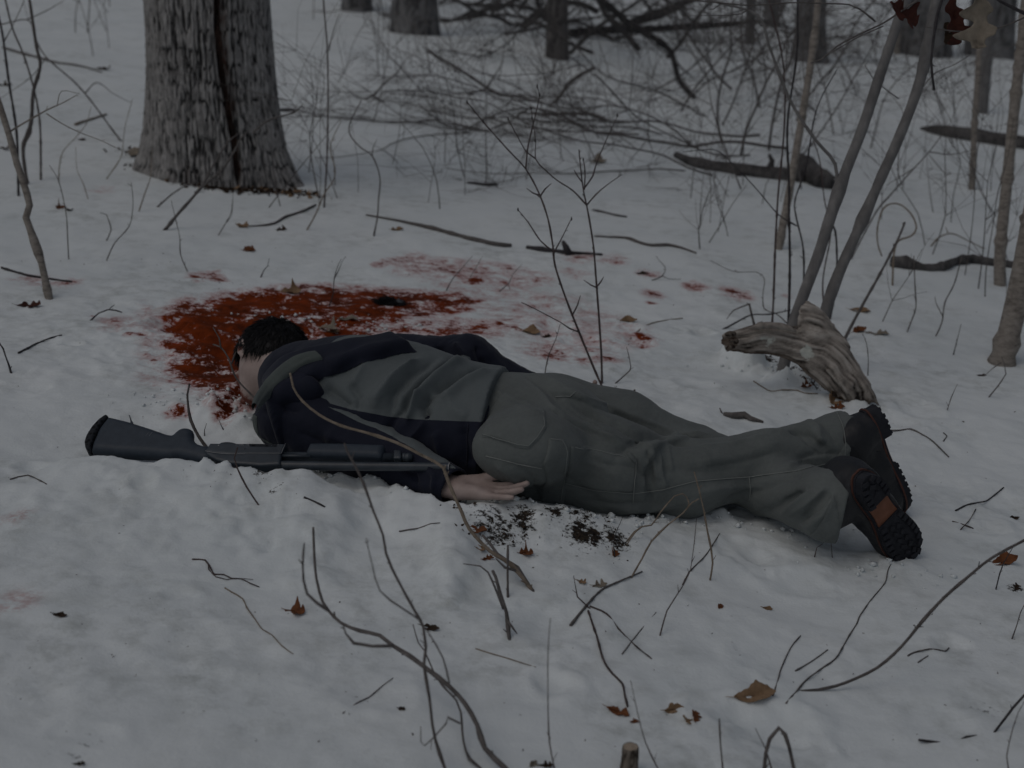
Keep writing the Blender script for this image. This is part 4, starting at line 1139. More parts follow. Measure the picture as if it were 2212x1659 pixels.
# barrel, magazine tube, pump
b0, b1 = z6([(-40, 346)])[0], z6([(1468, 360)])[0]
def rod(name, a, b, r, mat, par, w=0.0, sides=24, hollow=False, prof=None):
    a = np.array([*a, w]); b = np.array([*b, w]); d = unit(b-a)
    mb = MB()
    if prof is None: prof = [(0, r), (1, r)]
    pts = gw(np.array([a+(b-a)*t for t, _ in prof])); rad = [k for _, k in prof]
    C = pts; T = unit(C[-1]-C[0]); U = unit(np.cross(T, [0, 0, 1.0])); W = np.cross(T, U); an = np.arange(sides)*2*math.pi/sides
    V = np.concatenate([c+k*(np.cos(an)[:, None]*U+np.sin(an)[:, None]*W) for c, k in zip(C, rad)])
    n = len(C); i = np.arange(n-1)[:, None]*sides; j = np.arange(sides)[None]; k2 = (j+1) % sides
    Q = np.stack([i+j, i+k2, i+sides+k2, i+sides+j], -1).reshape(-1, 4)
    if hollow: mb.add(V, Q)
    else:
        V = np.vstack([V, C[0], C[-1]]); jj = np.arange(sides); kk = (jj+1) % sides
        mb.add(V, Q, np.vstack([np.stack([np.full(sides, len(V)-2), kk, jj], 1), np.stack([np.full(sides, len(V)-1), (n-1)*sides+jj, (n-1)*sides+kk], 1)]))
    V, F = mb.get(); return part(name, V, F, mat, par)
barrel = rod('barrel', b0, b1, .0104, M_gunmetal, gun, 0, 28, True, [(0, .0118), (.3, .0108), (.999, .0104), (1.0, .0104), (1.0, .0086), (.86, .0084)])
rod('muzzle_ring', b1-np.array([.0012, 0]), b1+np.array([.0006, 0]), .0104, M_steel, barrel, 0, 28, True, [(0, .0106), (.5, .0108), (1, .0104), (1, .0088), (.2, .0087)])
m0, m1 = z6([(-60, 262)])[0], z6([(980, 275)])[0]
mag = rod('magazine_tube', m0, m1, .0115, M_gunmetal, gun, -.001)
rod('action_bar', z6([(-60, 285)])[0], z6([(240, 288)])[0], .004, M_gunmetal, gun, .010, 8)
fo = z6([(203, 288), (212, 250), (240, 190), (560, 192), (902, 206), (890, 262), (876, 304), (850, 312), (540, 300), (230, 292)])
V, Q = prism(fo, .0235, .013); fore = part('forend', V, Q, M_poly, gun)
for i, xx in enumerate(np.linspace(300, 820, 22)):
    mb = MB(); yy = 190+(xx-240)*.022
    tube(mb, gw(np.c_[z6([(xx, yy+1), (xx-8, yy+24)]), [.013, .020]]), .0011, 4, .05); V, F = mb.get(); part('grip_rib', V, F, M_poly, fore)
cl = z6([(978, 234), (1042, 236), (1046, 312), (972, 312)])
V, Q = prism(cl, .013, .003); part('barrel_clamp', V, Q, M_gunmetal, gun)
rod('magazine_cap', z6([(1052, 270)])[0], z6([(1138, 272)])[0], .0108, M_gunmetal, gun, -.001, 24, False, [(0, .0108), (.25, .0112), (.3, .0100), (.4, .0100), (.45, .0112), (.7, .0112), (.75, .0098), (1, .0085)])
mb = MB(); tube(mb, gw(np.c_[z5([(538, 214), (540, 196), (536, 178)]), np.zeros(3)]), [.0045, .0042, .0028], 7, .004); V, F = mb.get(); part('sling_stud', V, F, M_gunmetal, stock)
mb = MB(); tube(mb, gw(np.c_[z5([(534, 176), (528, 148), (516, 120)]), np.zeros(3)]), [.002, .0016, .0010], 5, .01); V, F = mb.get(); part('sling_loop', V, F, M_gunmetal, stock)
for x0 in (684, 716):
    mb = MB(); tube(mb, gw(np.c_[z5([(x0, 358), (x0+14, 340), (x0+26, 326)]), np.full(3, .0212)]), .0005, 3, .02); V, F = mb.get(); part('scuff', V, F, M_steel, stock)

for x, y in ((1330, 440), (1560, 470), (1800, 445)):
    c = z5([(x, y)])[0]; mb = MB(); tube(mb, gw(np.array([[c[0], c[1], .018], [c[0], c[1], .0212]])), .0016, 10, 1); V, F = mb.get(); part('pin', V, F, M_steel if x == 1330 else M_gunmetal, rec)
mb = MB(); q = z5([(1600, 428), (1850, 430), (1842, 452), (1606, 450)]); V = gw(np.c_[q, np.full(4, .0207)]); part('ejection_recess', V, np.array([[0, 1, 2, 3]]), M_pad, rec, False)
# ------------------------------------------------------------------ trees, logs and brush
def trunk_mesh(base, top, r0, r1, nth, nz, flare=.0, flh=.3, amp=.012, fx=30., fz=8., seed=0, streak=None, roots=None, zs=None):
    base = np.asarray(base, float); top = np.asarray(top, float); ax = top-base; L = np.linalg.norm(ax); ax /= L
    u = unit(np.cross([0, 1.0, 0], ax)); v = np.cross(ax, u)
    s = np.linspace(0, 1, nz) if zs is None else np.asarray(zs)
    th = np.arange(nth)*2*math.pi/nth
    S, T = np.meshgrid(s, th, indexing='ij')
    r = r0+(r1-r0)*S+flare*np.exp(-S*L/flh)
    if roots is not None:
        for ang, wd, am, hh in roots:
            dd = np.angle(np.exp(1j*(T-ang))); r = r+am*np.exp(-(dd/wd)**2)*np.exp(-S*L/hh)
    cx, cy = np.cos(T), np.sin(T)
    k = fx
    wx = fbm(cx*3*r0*6, cy*3*r0*6, S*L*3, oct=2, seed=seed+9)*.5
    a = vnoise(cx*r0*k+wx, cy*r0*k+wx, S*L*fz, seed=seed)
    b = vnoise(cx*r0*k*1.9, cy*r0*k*1.9, S*L*fz*1.8+wx, seed=seed+3)
    ridge = np.clip(sstep(.02, .40, np.abs(a+.35*b)), 0, 1)
    fine = vnoise(cx*r0*k*4, cy*r0*k*4, S*L*fz*5, seed=seed+5)
    low = fbm(cx*1.2, cy*1.2, S*L*1.1, oct=2, seed=seed+7)
    r = r+amp*(ridge-.5)+amp*.28*fine+r0*.045*low
    st = np.zeros_like(r)
    if streak is not None:
        for ang, wd, s0, s1, am in streak:
            dd = np.angle(np.exp(1j*(T-ang-.08*np.sin(S*L*5))))
            st = np.maximum(st, am*np.exp(-(dd/wd)**2)*sstep(s0-.08, s0+.04, S*L)*sstep(s1+.15, s1-.1, S*L))
        r = r-.022*sstep(.3, .9, st)
    V = base+ax*(S*L)[..., None]+u*(r*cx)[..., None]+v*(r*cy)[..., None]
    n = len(s); i = np.arange(n-1)[:, None]*nth; j = np.arange(nth)[None]; kk = (j+1) % nth
    Q = np.stack([i+j, i+kk, i+nth+kk, i+nth+j], -1).reshape(-1, 4)
    return V.reshape(-1, 3), Q, {'ridge': ridge.ravel(), 'streak': st.ravel()}
def limbs(parent, top, r, n, seed, mat, span=1.6):
    """bare winter boughs above the picture's upper edge"""
    rs = np.random.default_rng(seed)
    for i in range(n):
        mb = MB(); a = rs.random()*6.28; p = np.array(top)-[0, 0, rs.random()*.8]
        d = np.array([math.cos(a), math.sin(a), .7]); pts = [p]
        for k in range(4): pts.append(pts[-1]+d*span*.3+rs.normal(size=3)*.08)
        tube(mb, pts, np.linspace(r*.45, r*.06, 5), 7, .2)
        V, F = mb.get(); part('bough', V, F, mat, parent, True, {'ridge': np.full(len(V), .6), 'streak': np.zeros(len(V))})

# the big oak
oc = hit(446, 402); oc = oc+np.array([-.02, .335, 0]); odep = depth_of(oc)
oak = empty('oak_tree', [oc[0], oc[1], snow_z(oc[0], oc[1])-.02]); tag(oak, 'thick grey oak trunk with furrowed bark and a dark wet streak', 'tree')
ob = np.array([oc[0]+.012, oc[1], snow_z(oc[0], oc[1])-.22]); ot = ob+np.array([-.03, .10, 5.2])
zs = np.concatenate([np.linspace(0, 1.62, 560), np.linspace(1.66, 5.2, 30)])/5.2
# angle 0 is towards +x, -90 deg faces the camera
V, Q, A = trunk_mesh(ob, ot, .297, .268, 660, 0, .06, .22, .013, 120., 12., 3,
                     [(-1.15, .07, .25, 2.2, 1.1), (-1.10, .16, .55, 2.2, .62), (-.75, .05, 1.2, 2.2, .7), (-1.9, .3, .1, .35, .45)],
                     [(math.pi+.10, .36, .34, .26), (-.30, .38, .30, .27), (-1.4, .35, .06, .2), (-2.3, .3, .05, .25), (.6, .4, .12, .3), (2.2, .5, .12, .3)], zs)
part('trunk', V, Q, M_oak, oak, True, A)
limbs(oak, ot, .29, 4, 5, M_oak, 2.4)

def back_tree(name, label, px, py, wpx, mat, lean=0, height=4.5, group=None, seed=1, fx=26, sides=48, wob=0.0, flare=.3):
    b = hit(px, py); dep = depth_of(b); r = wpx/2*dep/FPX
    b = b+np.array([0, r*.8, 0]); z = snow_z(b[0], b[1])
    t = empty(name, [b[0], b[1], z-.02]); tag(t, label, 'tree', group)
    bb = np.array([b[0], b[1], z-.15]); tp = bb+np.array([lean*dep/FPX*height, .1, height])
    V, Q, A = trunk_mesh(bb, tp, r, r*.82, sides, 90, r*flare, r*1.6, r*.06, min(fx, 14/r), 5, seed)
    V[:, 0] += wob*np.sin((V[:, 2]-z)*2.1)
    part('trunk', V, Q, mat, t, True, A)
    limbs(t, tp, r*.85, 3, seed, mat)
    return t
back_tree('tree', 'dark trunk at the top edge just right of the oak', 768, 24, 62, M_bgbark, 0, seed=11)
back_tree('tree', 'broad dim trunk left of the brush pile at the top edge', 893, 76, 92, M_bgbark, 0, seed=12)
back_tree('tree', 'blackened narrow trunk standing in the middle of the brush pile', 1204, 128, 46, M_darkbark, 0, seed=13)
back_tree('tree', 'grey trunk with spreading roots behind the thin shrubs, right of the brush pile', 1752, 132, 62, M_bgbark, .0, seed=14, flare=.7)
back_tree('tree', 'wide grey trunk behind the leaning twin stems', 2004, 122, 108, M_bgbark, .02, seed=15)
back_tree('tree', 'wide grey trunk in the upper right corner, nearest the frame edge', 2148, 126, 92, M_bgbark, .02, seed=16)
back_tree('tree', 'slim far trunk just left of the wide trunk behind the twin stems', 1938, 118, 14, M_pale, .02, seed=17)
back_tree('tree', 'mid-sized blue-grey leaning trunk in front of the corner trees', 2122, 246, 30, M_smooth, .06, seed=18, flare=.5)
back_tree('tree', 'far faint trunk rising at the top centre right of the brush', 1620, 95, 22, M_bgbark, 0, seed=19)
back_tree('tree', 'far faint trunk on the top edge left of the right-hand shrubs', 1668, 60, 34, M_bgbark, 0, seed=20)

def P_path(pix, base_lift=-.03, tipd=0.0, extend=0.0, dep=None):
    b = snow_hit(*pix[0]) if dep is None else P(pix[0][0], pix[0][1], dep)
    dep0 = depth_of(b) if dep is None else dep
    n = len(pix); out = []
    cum = np.concatenate([[0], np.cumsum([math.dist(pix[i], pix[i+1]) for i in range(n-1)])]); cum /= cum[-1]
    for i, (x, y) in enumerate(pix): out.append(P(x, y, dep0+tipd*cum[i]))
    out = np.array(out)
    if dep is None:
        out[0, 2] = b[2]; out = np.vstack([out[0]+unit(out[0]-out[1])*abs(base_lift), out])
    if extend: out = np.vstack([out, out[-1]+unit(out[-1]-out[-2])*extend])
    return out, dep0
def plant(name, label, cat, stems, mat, group=None, base=None, sides=8, knob=.04, attrs=None, partname='stem', step=.03):
    """stems: (pixel path from the ground up, base and tip half width in pixels, options)"""
    main = None; t = None; seed = abs(hash(label)) % 9999 if False else sum(map(ord, label)) % 9999
    for i, (pix, w0, w1, opt) in enumerate(stems):
        dep = opt.get('dep')
        if dep is None and opt.get('on') is not None: dep = main
        pts, d0 = P_path(pix, opt.get('lift', -.03), opt.get('tipd', 0), opt.get('ext', 0), dep)
        if main is None: main = d0
        if t is None:
            t = empty(name, pts[0]); tag(t, label, cat, group)
        mb = MB(); k = d0/FPX
        n = len(pts); tube(mb, pts, np.linspace(w0*k, w1*k, n), opt.get('sides', sides), step*(1 if w0*k > .01 else .6), knob, seed+i)
        if w0*k < .009:
            rr_ = np.random.default_rng(seed+7*i); ln = np.linalg.norm(np.diff(pts, axis=0), axis=1).sum()
            for q_ in range(int(ln/.07)):
                a_ = rr_.integers(1, n) if n > 2 else 1; f_ = rr_.random(); p0 = pts[a_-1]*(1-f_)+pts[a_]*f_; tg_ = unit(pts[a_]-pts[a_-1]); d_ = unit(tg_*.7+unit(np.cross(tg_, rr_.normal(size=3)))*.7)
                l_ = .006+.012*rr_.random()**2; tube(mb, [p0, p0+d_*l_*.5, p0+d_*l_], [w0*k*.4, w0*k*.35, w0*k*.25], 4, 1)
        V, F = mb.get(); part(opt.get('part', partname if not opt.get('on') else 'side_shoot'), V, F, opt.get('mat', mat), t)
    return t
def buds(t, pix, dep, r=.003):
    for x, y in pix:
        mb = MB(); p = P(x, y, dep); tube(mb, [p-[0, 0, r*1.6], p, p+[0, 0, r*1.6], p+[0, 0, r*2.6]], [r*.5, r, r*.7, r*.15], 6, .002)
        V, F = mb.get(); part('bud', V, F, M_bud, t)

# twin leaning stems behind the weathered log
plant('sapling', 'two smooth grey stems leaning right behind the weathered log', 'tree', [
    ([(1688, 812), (1718, 690), (1742, 620), (1765, 560), (1798, 455), (1826, 372), (1862, 280), (1905, 150), (1962, -20)], 13.5, 10.5, {'ext': 1.2, 'sides': 14, 'part': 'trunk'}),
    ([(1752, 815), (1778, 690), (1812, 590), (1850, 505), (1905, 380), (1945, 290), (1990, 165), (2022, 0)], 12.5, 10.5, {'ext': 1.2, 'sides': 14, 'part': 'trunk', 'dep': None}),
    ([(1806, 420), (1804, 354), (1760, 300), (1706, 215), (1662, 100), (1638, 34), (1555, 6), (1470, -12)], 4.2, 2.2, {'on': 1, 'sides': 7}),
    (reg('r3', [(1400, 640), (1330, 590), (1240, 520), (1180, 420)]), 1.4, .8, {'on': 1}),
    (reg('r3', [(1560, 560), (1640, 470), (1760, 420), (1900, 330)]), 1.4, .8, {'on': 1})], M_smooth, step=.05, knob=.04)
plant('tree', 'slim pale trunk slanting up behind the brush, left of the twin stems', 'tree', [(reg('r3', [(622, 1615), (655, 1430), (690, 1250), (750, 900), (800, 600), (832, 400), (860, 200), (880, -20)]), 9, 7, {'ext': 1.5, 'sides': 14, 'part': 'trunk'})], M_pale)
plant('tree', 'slim pale trunk with a bent top near the right edge', 'tree', [(reg('r3', [(2055, 1850), (2060, 1600), (2100, 1200), (2150, 700), (2190, 350), (2230, -20)]), 13, 10, {'ext': 1.5, 'sides': 16, 'part': 'trunk'})], M_pale, knob=.02)
plant('tree', 'thin pale trunk between the leaning grey trunk and the far log', 'tree', [(reg('r3', [(1872, 1228), (1885, 1000), (1892, 800), (1912, 500), (1940, -20)]), 7.5, 6, {'ext': 1.5, 'sides': 12, 'part': 'trunk'})], M_pale, knob=.02)
plant('tree', 'thick pale mottled trunk leaning out past the right frame edge', 'tree', [(reg('r6', [(2068, 690), (2100, 560), (2150, 360), (2200, 120), (2260, -200), (2340, -600)]), 25, 22, {'ext': 1.0, 'sides': 28, 'part': 'trunk'})], M_pale, knob=.015)
plant('sapling', 'slender pale sapling curving up at the left frame edge', 'tree', [
    (reg('r1', [(318, 1935), (292, 1810), (268, 1700), (200, 1500), (168, 1410), (192, 1330), (150, 1180), (110, 1060), (60, 880), (10, 720), (-60, 500), (-90, 200)]), 8, 6.5, {'sides': 14, 'part': 'trunk', 'ext': .5}),
    (reg('r1', [(68, 850), (150, 800), (310, 710), (400, 670), (500, 615)]), 2.2, .8, {'on': 1}),
    (reg('r1', [(370, 690), (400, 590), (520, 610)]), 1.0, .5, {'on': 1}), (reg('r1', [(300, 735), (400, 800), (520, 860), (640, 905), (790, 975)]), 1.4, .6, {'on': 1})], M_pale, knob=.03)

# ---- the weathered log
def z4(pts): return [(1536+.1736*x, 645+.1736*y) for x, y in pts]
lg = hit(1860, 868); ldep = depth_of(lg)-.03
def LP(x, y, d=0.0):
    px, py = z4([(x, y)])[0]; return P(px, py, ldep+d)
lpx = .1736*ldep/FPX
M_wood = None
def wood_mat():
    m, nt, b = mat_new('weathered_wood', .9, spec=.12)
    g = attr(nt, 'grain'); n = tex(nt, 'Noise', 60, 5, .7); n2 = tex(nt, 'Noise', 8, 4, .6)
    k = mth(nt, 'ADD', mth(nt, 'MULTIPLY', g, .8), mth(nt, 'MULTIPLY', mth(nt, 'SUBTRACT', n, .5), .5))
    col = ramp(nt, k, [(.1, (.024, .020, .018)), (.34, (.18, .16, .142)), (.58, (.32, .29, .26)), (.9, (.50, .465, .425))])
    l = attr(nt, 'lichen')
    lf = ramp(nt, mth(nt, 'ADD', l, mth(nt, 'MULTIPLY', mth(nt, 'SUBTRACT', tex(nt, 'Noise', 45, 4, .6), .5), .8)), [(.45, (0, 0, 0)), (.55, (1, 1, 1))])
    col = mix(nt, lf, col, ramp(nt, n, [(.3, (.40, .42, .385)), (.7, (.58, .60, .55))]))
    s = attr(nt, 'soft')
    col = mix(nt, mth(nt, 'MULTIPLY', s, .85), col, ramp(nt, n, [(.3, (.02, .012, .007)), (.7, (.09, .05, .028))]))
    setc(nt, b, col); bump(nt, b, n, .4, .004); return m
M_wood = wood_mat()
def log():
    cl_ = [(250, 560, 115), (420, 545, 105), (620, 525, 150), (900, 545, 165), (1150, 605, 185), (1350, 700, 215), (1520, 830, 225), (1660, 990, 205), (1770, 1130, 150), (1860, 1260, 95)]
    pts = np.array([LP(x, y) for x, y, r in cl_]); rad = np.array([r*lpx for *_, r in cl_])
    pts[:, 1] += np.linspace(.03, 0, len(pts))
    v = Vol(pts.min(0)-.14, pts.max(0)+np.array([.20, .14, .16]), .0042)
    for i in range(len(pts)-1): v.cone(pts[i], pts[i+1], rad[i], rad[i+1], .03, (Fw, .62))
    st = [(1330, 560, 120), (1290, 420, 110), (1240, 270, 95), (1200, 150, 55), (1188, 60, 10)]
    sp = np.array([LP(x, y, -.01) for x, y, r in st])
    for i in range(len(sp)-1): v.cone(sp[i], sp[i+1], st[i][2]*lpx, st[i+1][2]*lpx, .02, (Fw, .6))
    v.cone(LP(1330, 300), LP(1560, 560), 100*lpx, 80*lpx, .04, (Fw, .6))
    tail = [(1800, 1000, 90), (1900, 1080, 60), (1990, 1200, 34), (2105, 1345, 8)]
    tp = np.array([LP(x, y, -.02) for x, y, r in tail])
    for i in range(len(tp)-1): v.cone(tp[i], tp[i+1], tail[i][2]*lpx, tail[i+1][2]*lpx, .02)
    for a, b2 in (((1560, 980), (1590, 1225)), ((1640, 1020), (1665, 1250)), ((1740, 1080), (1800, 1215)), ((1500, 900), (1520, 1140))):
        v.cone(LP(*a, -.03), LP(*b2, -.02), 60*lpx, 14*lpx, .012)
    V, Q = v.net(1)
    N = vnormals(V, Q)
    fine, _ = catmull(pts, rad, .012); dist, t = line_dist(V, fine)
    T = np.gradient(fine, axis=0); T /= np.linalg.norm(T, axis=1, keepdims=True)
    ti = t*(len(fine)-1); k = np.clip(ti.astype(int), 0, len(fine)-2); fr = (ti-k)[:, None]
    cen = fine[k]*(1-fr)+fine[k+1]*fr; ax = T[k]*(1-fr)+T[k+1]*fr; ax /= np.linalg.norm(ax, axis=1, keepdims=True)
    rel = V-cen; sv = np.cross(ax, Fw); sv /= np.linalg.norm(sv, axis=1, keepdims=True)
    sgn = np.sum(rel*sv, 1); s2 = rel@Fw; ln = t*.62+np.sum(rel*ax, 1)
    wob = .010*fbm(ln*7, sgn*6, seed=8)
    g = vnoise((sgn+wob)*120, s2*80, ln*9, seed=4)+.6*vnoise((sgn+wob)*300, s2*200, ln*16, seed=6)+.5*vnoise((sgn+wob)*38, s2*25, ln*5, seed=16)
    grain = np.clip(.52+.40*g, 0, 1)
    V = V+N*(.0034*g+.005*fbm(V[:, 0]*9, V[:, 1]*9, V[:, 2]*9, seed=2)-.006*sstep(.9, 1.5, vnoise((sgn+wob)*60, s2*40, ln*4, seed=26)*1.6))[:, None]
    lich = np.zeros(len(V))
    for x, y, r in ((720, 530, 130), (840, 590, 90), (960, 640, 80), (640, 520, 70), (1190, 690, 110), (1100, 660, 70), (1080, 720, 60)):
        lich = np.maximum(lich, 1.0*np.exp(-(np.linalg.norm(V-LP(x, y, -.04), axis=1)/(r*lpx*1.15))**2))
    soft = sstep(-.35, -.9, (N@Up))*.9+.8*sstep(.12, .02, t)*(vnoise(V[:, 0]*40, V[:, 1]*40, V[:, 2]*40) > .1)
    lgo = empty('log', [lg[0], lg[1], lg[2]]); tag(lgo, 'arched weathered grey log with pale lichen beside the raised boot', 'log')
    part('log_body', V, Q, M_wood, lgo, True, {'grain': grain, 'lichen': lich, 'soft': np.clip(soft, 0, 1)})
    # loose slab of bark on its upper edge
    mb = MB(); L = np.array([LP(x, y, -.035) for x, y in ((470, 372), (600, 340), (740, 330), (880, 345), (980, 372), (1060, 412))])
    tube(mb, L, np.array([.004, .010, .011, .010, .008, .003]), 8, .01, .06, 5); V, F = mb.get()
    part('bark_slab', V, F, M_wood, lgo, True, {'grain': .45+.3*rng.random(len(V)), 'lichen': np.zeros(len(V)), 'soft': np.zeros(len(V))})
    for k_, (a, b2) in enumerate((((180, 450), (300, 440)), ((190, 640), (290, 600)), ((230, 520), (330, 540)))):
        mb = MB(); tube(mb, [LP(*a, -.05), LP((a[0]+b2[0])/2, (a[1]+b2[1])/2-12, -.055), LP(*b2, -.045)], [.006, .009, .005], 7, .005, .15, k_); V, F = mb.get()
        part('splinter', V, F, M_wood, lgo, True, {'grain': rng.random(len(V))*.5, 'lichen': np.zeros(len(V)), 'soft': np.full(len(V), .4)})
log()
def ground_log(name, label, cat, pix, w, mat, lift=.5, sides=14, knob=.06, extra=None, bits=None):
    dep = depth_of(hit(*pix[len(pix)//2])); k = dep/FPX
    wv = np.broadcast_to(np.asarray(w, float), (len(pix),))
    pts = np.array([snow_hit(x, y, wv[i]*k*lift) for i, (x, y) in enumerate(pix)])
    t = empty(name, pts[0]); tag(t, label, cat)
    mb = MB(); tube(mb, pts, wv*k, sides, .03 if dep < 8 else .08, knob, len(label)); V, F = mb.get()
    at = {'ridge': np.clip(.5+.4*vnoise(V[:, 0]*40, V[:, 1]*40, V[:, 2]*40), 0, 1), 'streak': np.zeros(len(V)), 'grain': np.clip(.4+.5*vnoise(V[:, 0]*20, V[:, 1]*60, V[:, 2]*60), 0, 1), 'lichen': np.zeros(len(V)), 'soft': np.zeros(len(V))}
    part('stem', V, F, mat, t, True, at)
    for (pp, w0) in (extra or []):
        q = np.array([P(x, y, depth_of(pts[len(pts)//2])) for x, y in pp]); mb = MB()
        tube(mb, q, np.linspace(w0*k, w0*k*.4, len(q)), 7, .03, .05, 3); V, F = mb.get()
        part('side_branch', V, F, mat, t, True, {a: np.full(len(V), .4 if a in ('ridge', 'grain') else 0.) for a in ('ridge', 'streak', 'grain', 'lichen', 'soft')})
    return t
ground_log('fallen_log', 'dark fallen log with a snapped end lying behind the twin stems', 'log', reg('r3', [(-40, 1005), (100, 1062), (300, 1092), (500, 1118), (700, 1140), (820, 1150)]), [8, 12, 14, 16, 17, 16], M_darkbark, .6,
           extra=[(reg('r3', [(560, 1110), (580, 1040), (560, 1000)]), 8), (reg('r3', [(370, 1120), (360, 1200), (375, 1265)]), 6), (reg('r3', [(520, 1130), (440, 1170), (375, 1265)]), 7)])
ground_log('log_chunk', 'broken black end piece of the fallen log, tipped towards the twin stems', 'log', reg('r3', [(760, 1040), (820, 1110), (900, 1170), (985, 1200)]), [17, 24, 24, 14], M_darkbark, .6)
ground_log('fallen_log', 'straight grey fallen log at the far right edge', 'log', reg('r3', [(1545, 832), (1620, 842), (1720, 858), (1900, 885), (2100, 915), (2300, 945)]), [3, 10, 15, 15, 16, 16], M_darkbark, .6)
ground_log('fallen_log', 'crooked mossy limb lying on the snow at the right edge', 'log', reg('r6', [(1355, 40), (1440, 48), (1560, 75), (1680, 70), (1760, 38), (1880, 22), (2020, 45), (2300, 75)]), [14, 13, 8, 9, 9, 11, 9, 8], M_darkbark, .7)
ground_log('fallen_branch', 'long peeled stick lying level on the snow behind the red patch', 'branch', reg('r2', [(160, 1392), (270, 1412), (400, 1436), (520, 1462), (620, 1486), (720, 1515), (860, 1552), (1000, 1582), (1100, 1590)]), [2.0, 2.6, 3.2, 4.4, 4.6, 4.4, 4.6, 4.8, 4.2], M_twiggrey, .8, 9)
ground_log('fallen_branch', 'snow-capped stick with a pale upright stub behind the twin shoots', 'branch', reg('r2', [(1200, 1602), (1300, 1616), (1420, 1632), (1540, 1642), (1690, 1650)]), [4.5, 5, 5, 4, 3], M_twigdark, .7, 9, extra=[(reg('r2', [(1475, 1650), (1455, 1600), (1435, 1562)]), 9)])
ground_log('fallen_branch', 'wavy thin grey stick right of the pale stub', 'branch', reg('r2', [(1640, 1530), (1740, 1536), (1840, 1540), (1930, 1570), (2010, 1590), (2110, 1586), (2200, 1605), (2300, 1640)]), [1.8, 2.4, 3.2, 3.2, 3.4, 3.8, 3, 2], M_twiggrey, .8, 9)
ground_log('fallen_branch', 'stubby rough stick with a cross twig between far hand and log', 'branch', reg('r6', [(265, 1022), (320, 1034), (400, 1030), (440, 1052), (520, 1075)]), [4, 6, 7.5, 6, 3], M_twiggrey, .8, 9, extra=[(reg('r6', [(290, 1092), (262, 1035), (240, 985)]), 3)])
ground_log('fallen_branch', 'thin fallen branch on the snow left of the oak', 'branch', reg('r1', [(20, 308), (130, 340), (250, 372), (380, 408), (480, 420), (560, 436), (660, 468)]), [3.2, 3, 2.8, 2.4, 2.6, 2, 1.4], M_twiggrey, .8, 8)
ground_log('fallen_branch', 'short brown stick on the snow left of the oak root', 'branch', reg('r1', [(490, 806), (560, 782), (620, 762), (690, 740)]), [3.2, 2.6, 2.2, 1.8], M_twigpale, .8, 8)
ground_log('fallen_branch', 'dark crumbling stick on the snow right of the oak', 'branch', reg('r1', [(1735, 712), (1800, 714), (1860, 716), (1912, 714)]), [4, 3.4, 3.8, 3.4], M_twigdark, .6, 8)
ground_log('fallen_branch', 'curved stick on the snow below the oak, tip raised', 'branch', reg('r1', [(1590, 1466), (1690, 1462), (1780, 1446), (1850, 1405), (1950, 1372), (2045, 1328)]), [1.6, 2, 2.4, 2.8, 3, 2.6], M_twig, .8, 8)
ground_log('fallen_branch', 'half-buried dark stick in the snow above the red patch, top centre', 'branch', reg('r2', [(815, 1186), (870, 1190), (940, 1200), (1010, 1196)]), [3, 4, 4.5, 3.5], M_twigdark, .4, 8)
ground_log('fallen_branch', 'half-buried dark stick near the pale stub, upper right of it', 'branch', reg('r2', [(1630, 1362), (1700, 1376), (1780, 1396), (1850, 1406)]), [2.5, 3, 3, 2.2], M_twigdark, .4, 8)

# ---- the tangle of dead boughs behind
def branchy(rs, p, d, L, r, lev, out, droop=0.02, wig=.32):
    n = max(3, int(L/.16)); pts = [p]; q = p.copy(); dd = unit(d)
    for i in range(n):
        dd = unit(dd+rs.normal(size=3)*wig*.45+np.array([0, 0, -droop])); q = q+dd*L/n
        g = snow_z(q[0], q[1])
        if q[2] < g+.01: q[2] = g+.01; dd[2] = abs(dd[2])*.3
        pts.append(q.copy())
    out.append((pts, np.linspace(r, r*.35, n+1)))
    if lev > 0:
        for k in range(rs.integers(3, 7) if lev > 1 else rs.integers(4, 9)):
            i = rs.integers(1, n); tang = unit(pts[i]-pts[i-1]); sd = unit(np.cross(tang, rs.normal(size=3)))
            branchy(rs, pts[i].copy(), tang*.75+sd*.8, L*(.35+.35*rs.random()), max(.0012, r*(.36+.14*rs.random())), lev-1, out, droop, wig)
def brush(name, label, cat, px, py, dirv, L, r, lev, mat, seed, lift=.05, group=None, droop=.02):
    rs = np.random.default_rng(seed); p = hit(px, py); p[2] += lift; out = []
    branchy(rs, p, np.asarray(dirv, float), L, r, lev, out, droop)
    t = empty(name, p); tag(t, label, cat, group)
    V = None
    for i, (pts, rr) in enumerate(out):
        if i == 0:
            mb = MB(); tube(mb, pts, rr, 6, .06); V, F = mb.get(); part('limb', V, F, mat, t, True, {'ridge': np.full(len(V), .4), 'streak': np.zeros(len(V))})
    mb = MB()
    for pts, rr in out[1:]: tube(mb, pts, rr, 4, .09, capped=False)
    if len(out) > 1:
        V, F = mb.get(); o = part('branch_spray', V, F, mat, t, True, {'ridge': np.full(len(V), .45), 'streak': np.zeros(len(V))}); o['kind'] = 'stuff'
    return t
G_b = 'dead boughs of the brush pile'
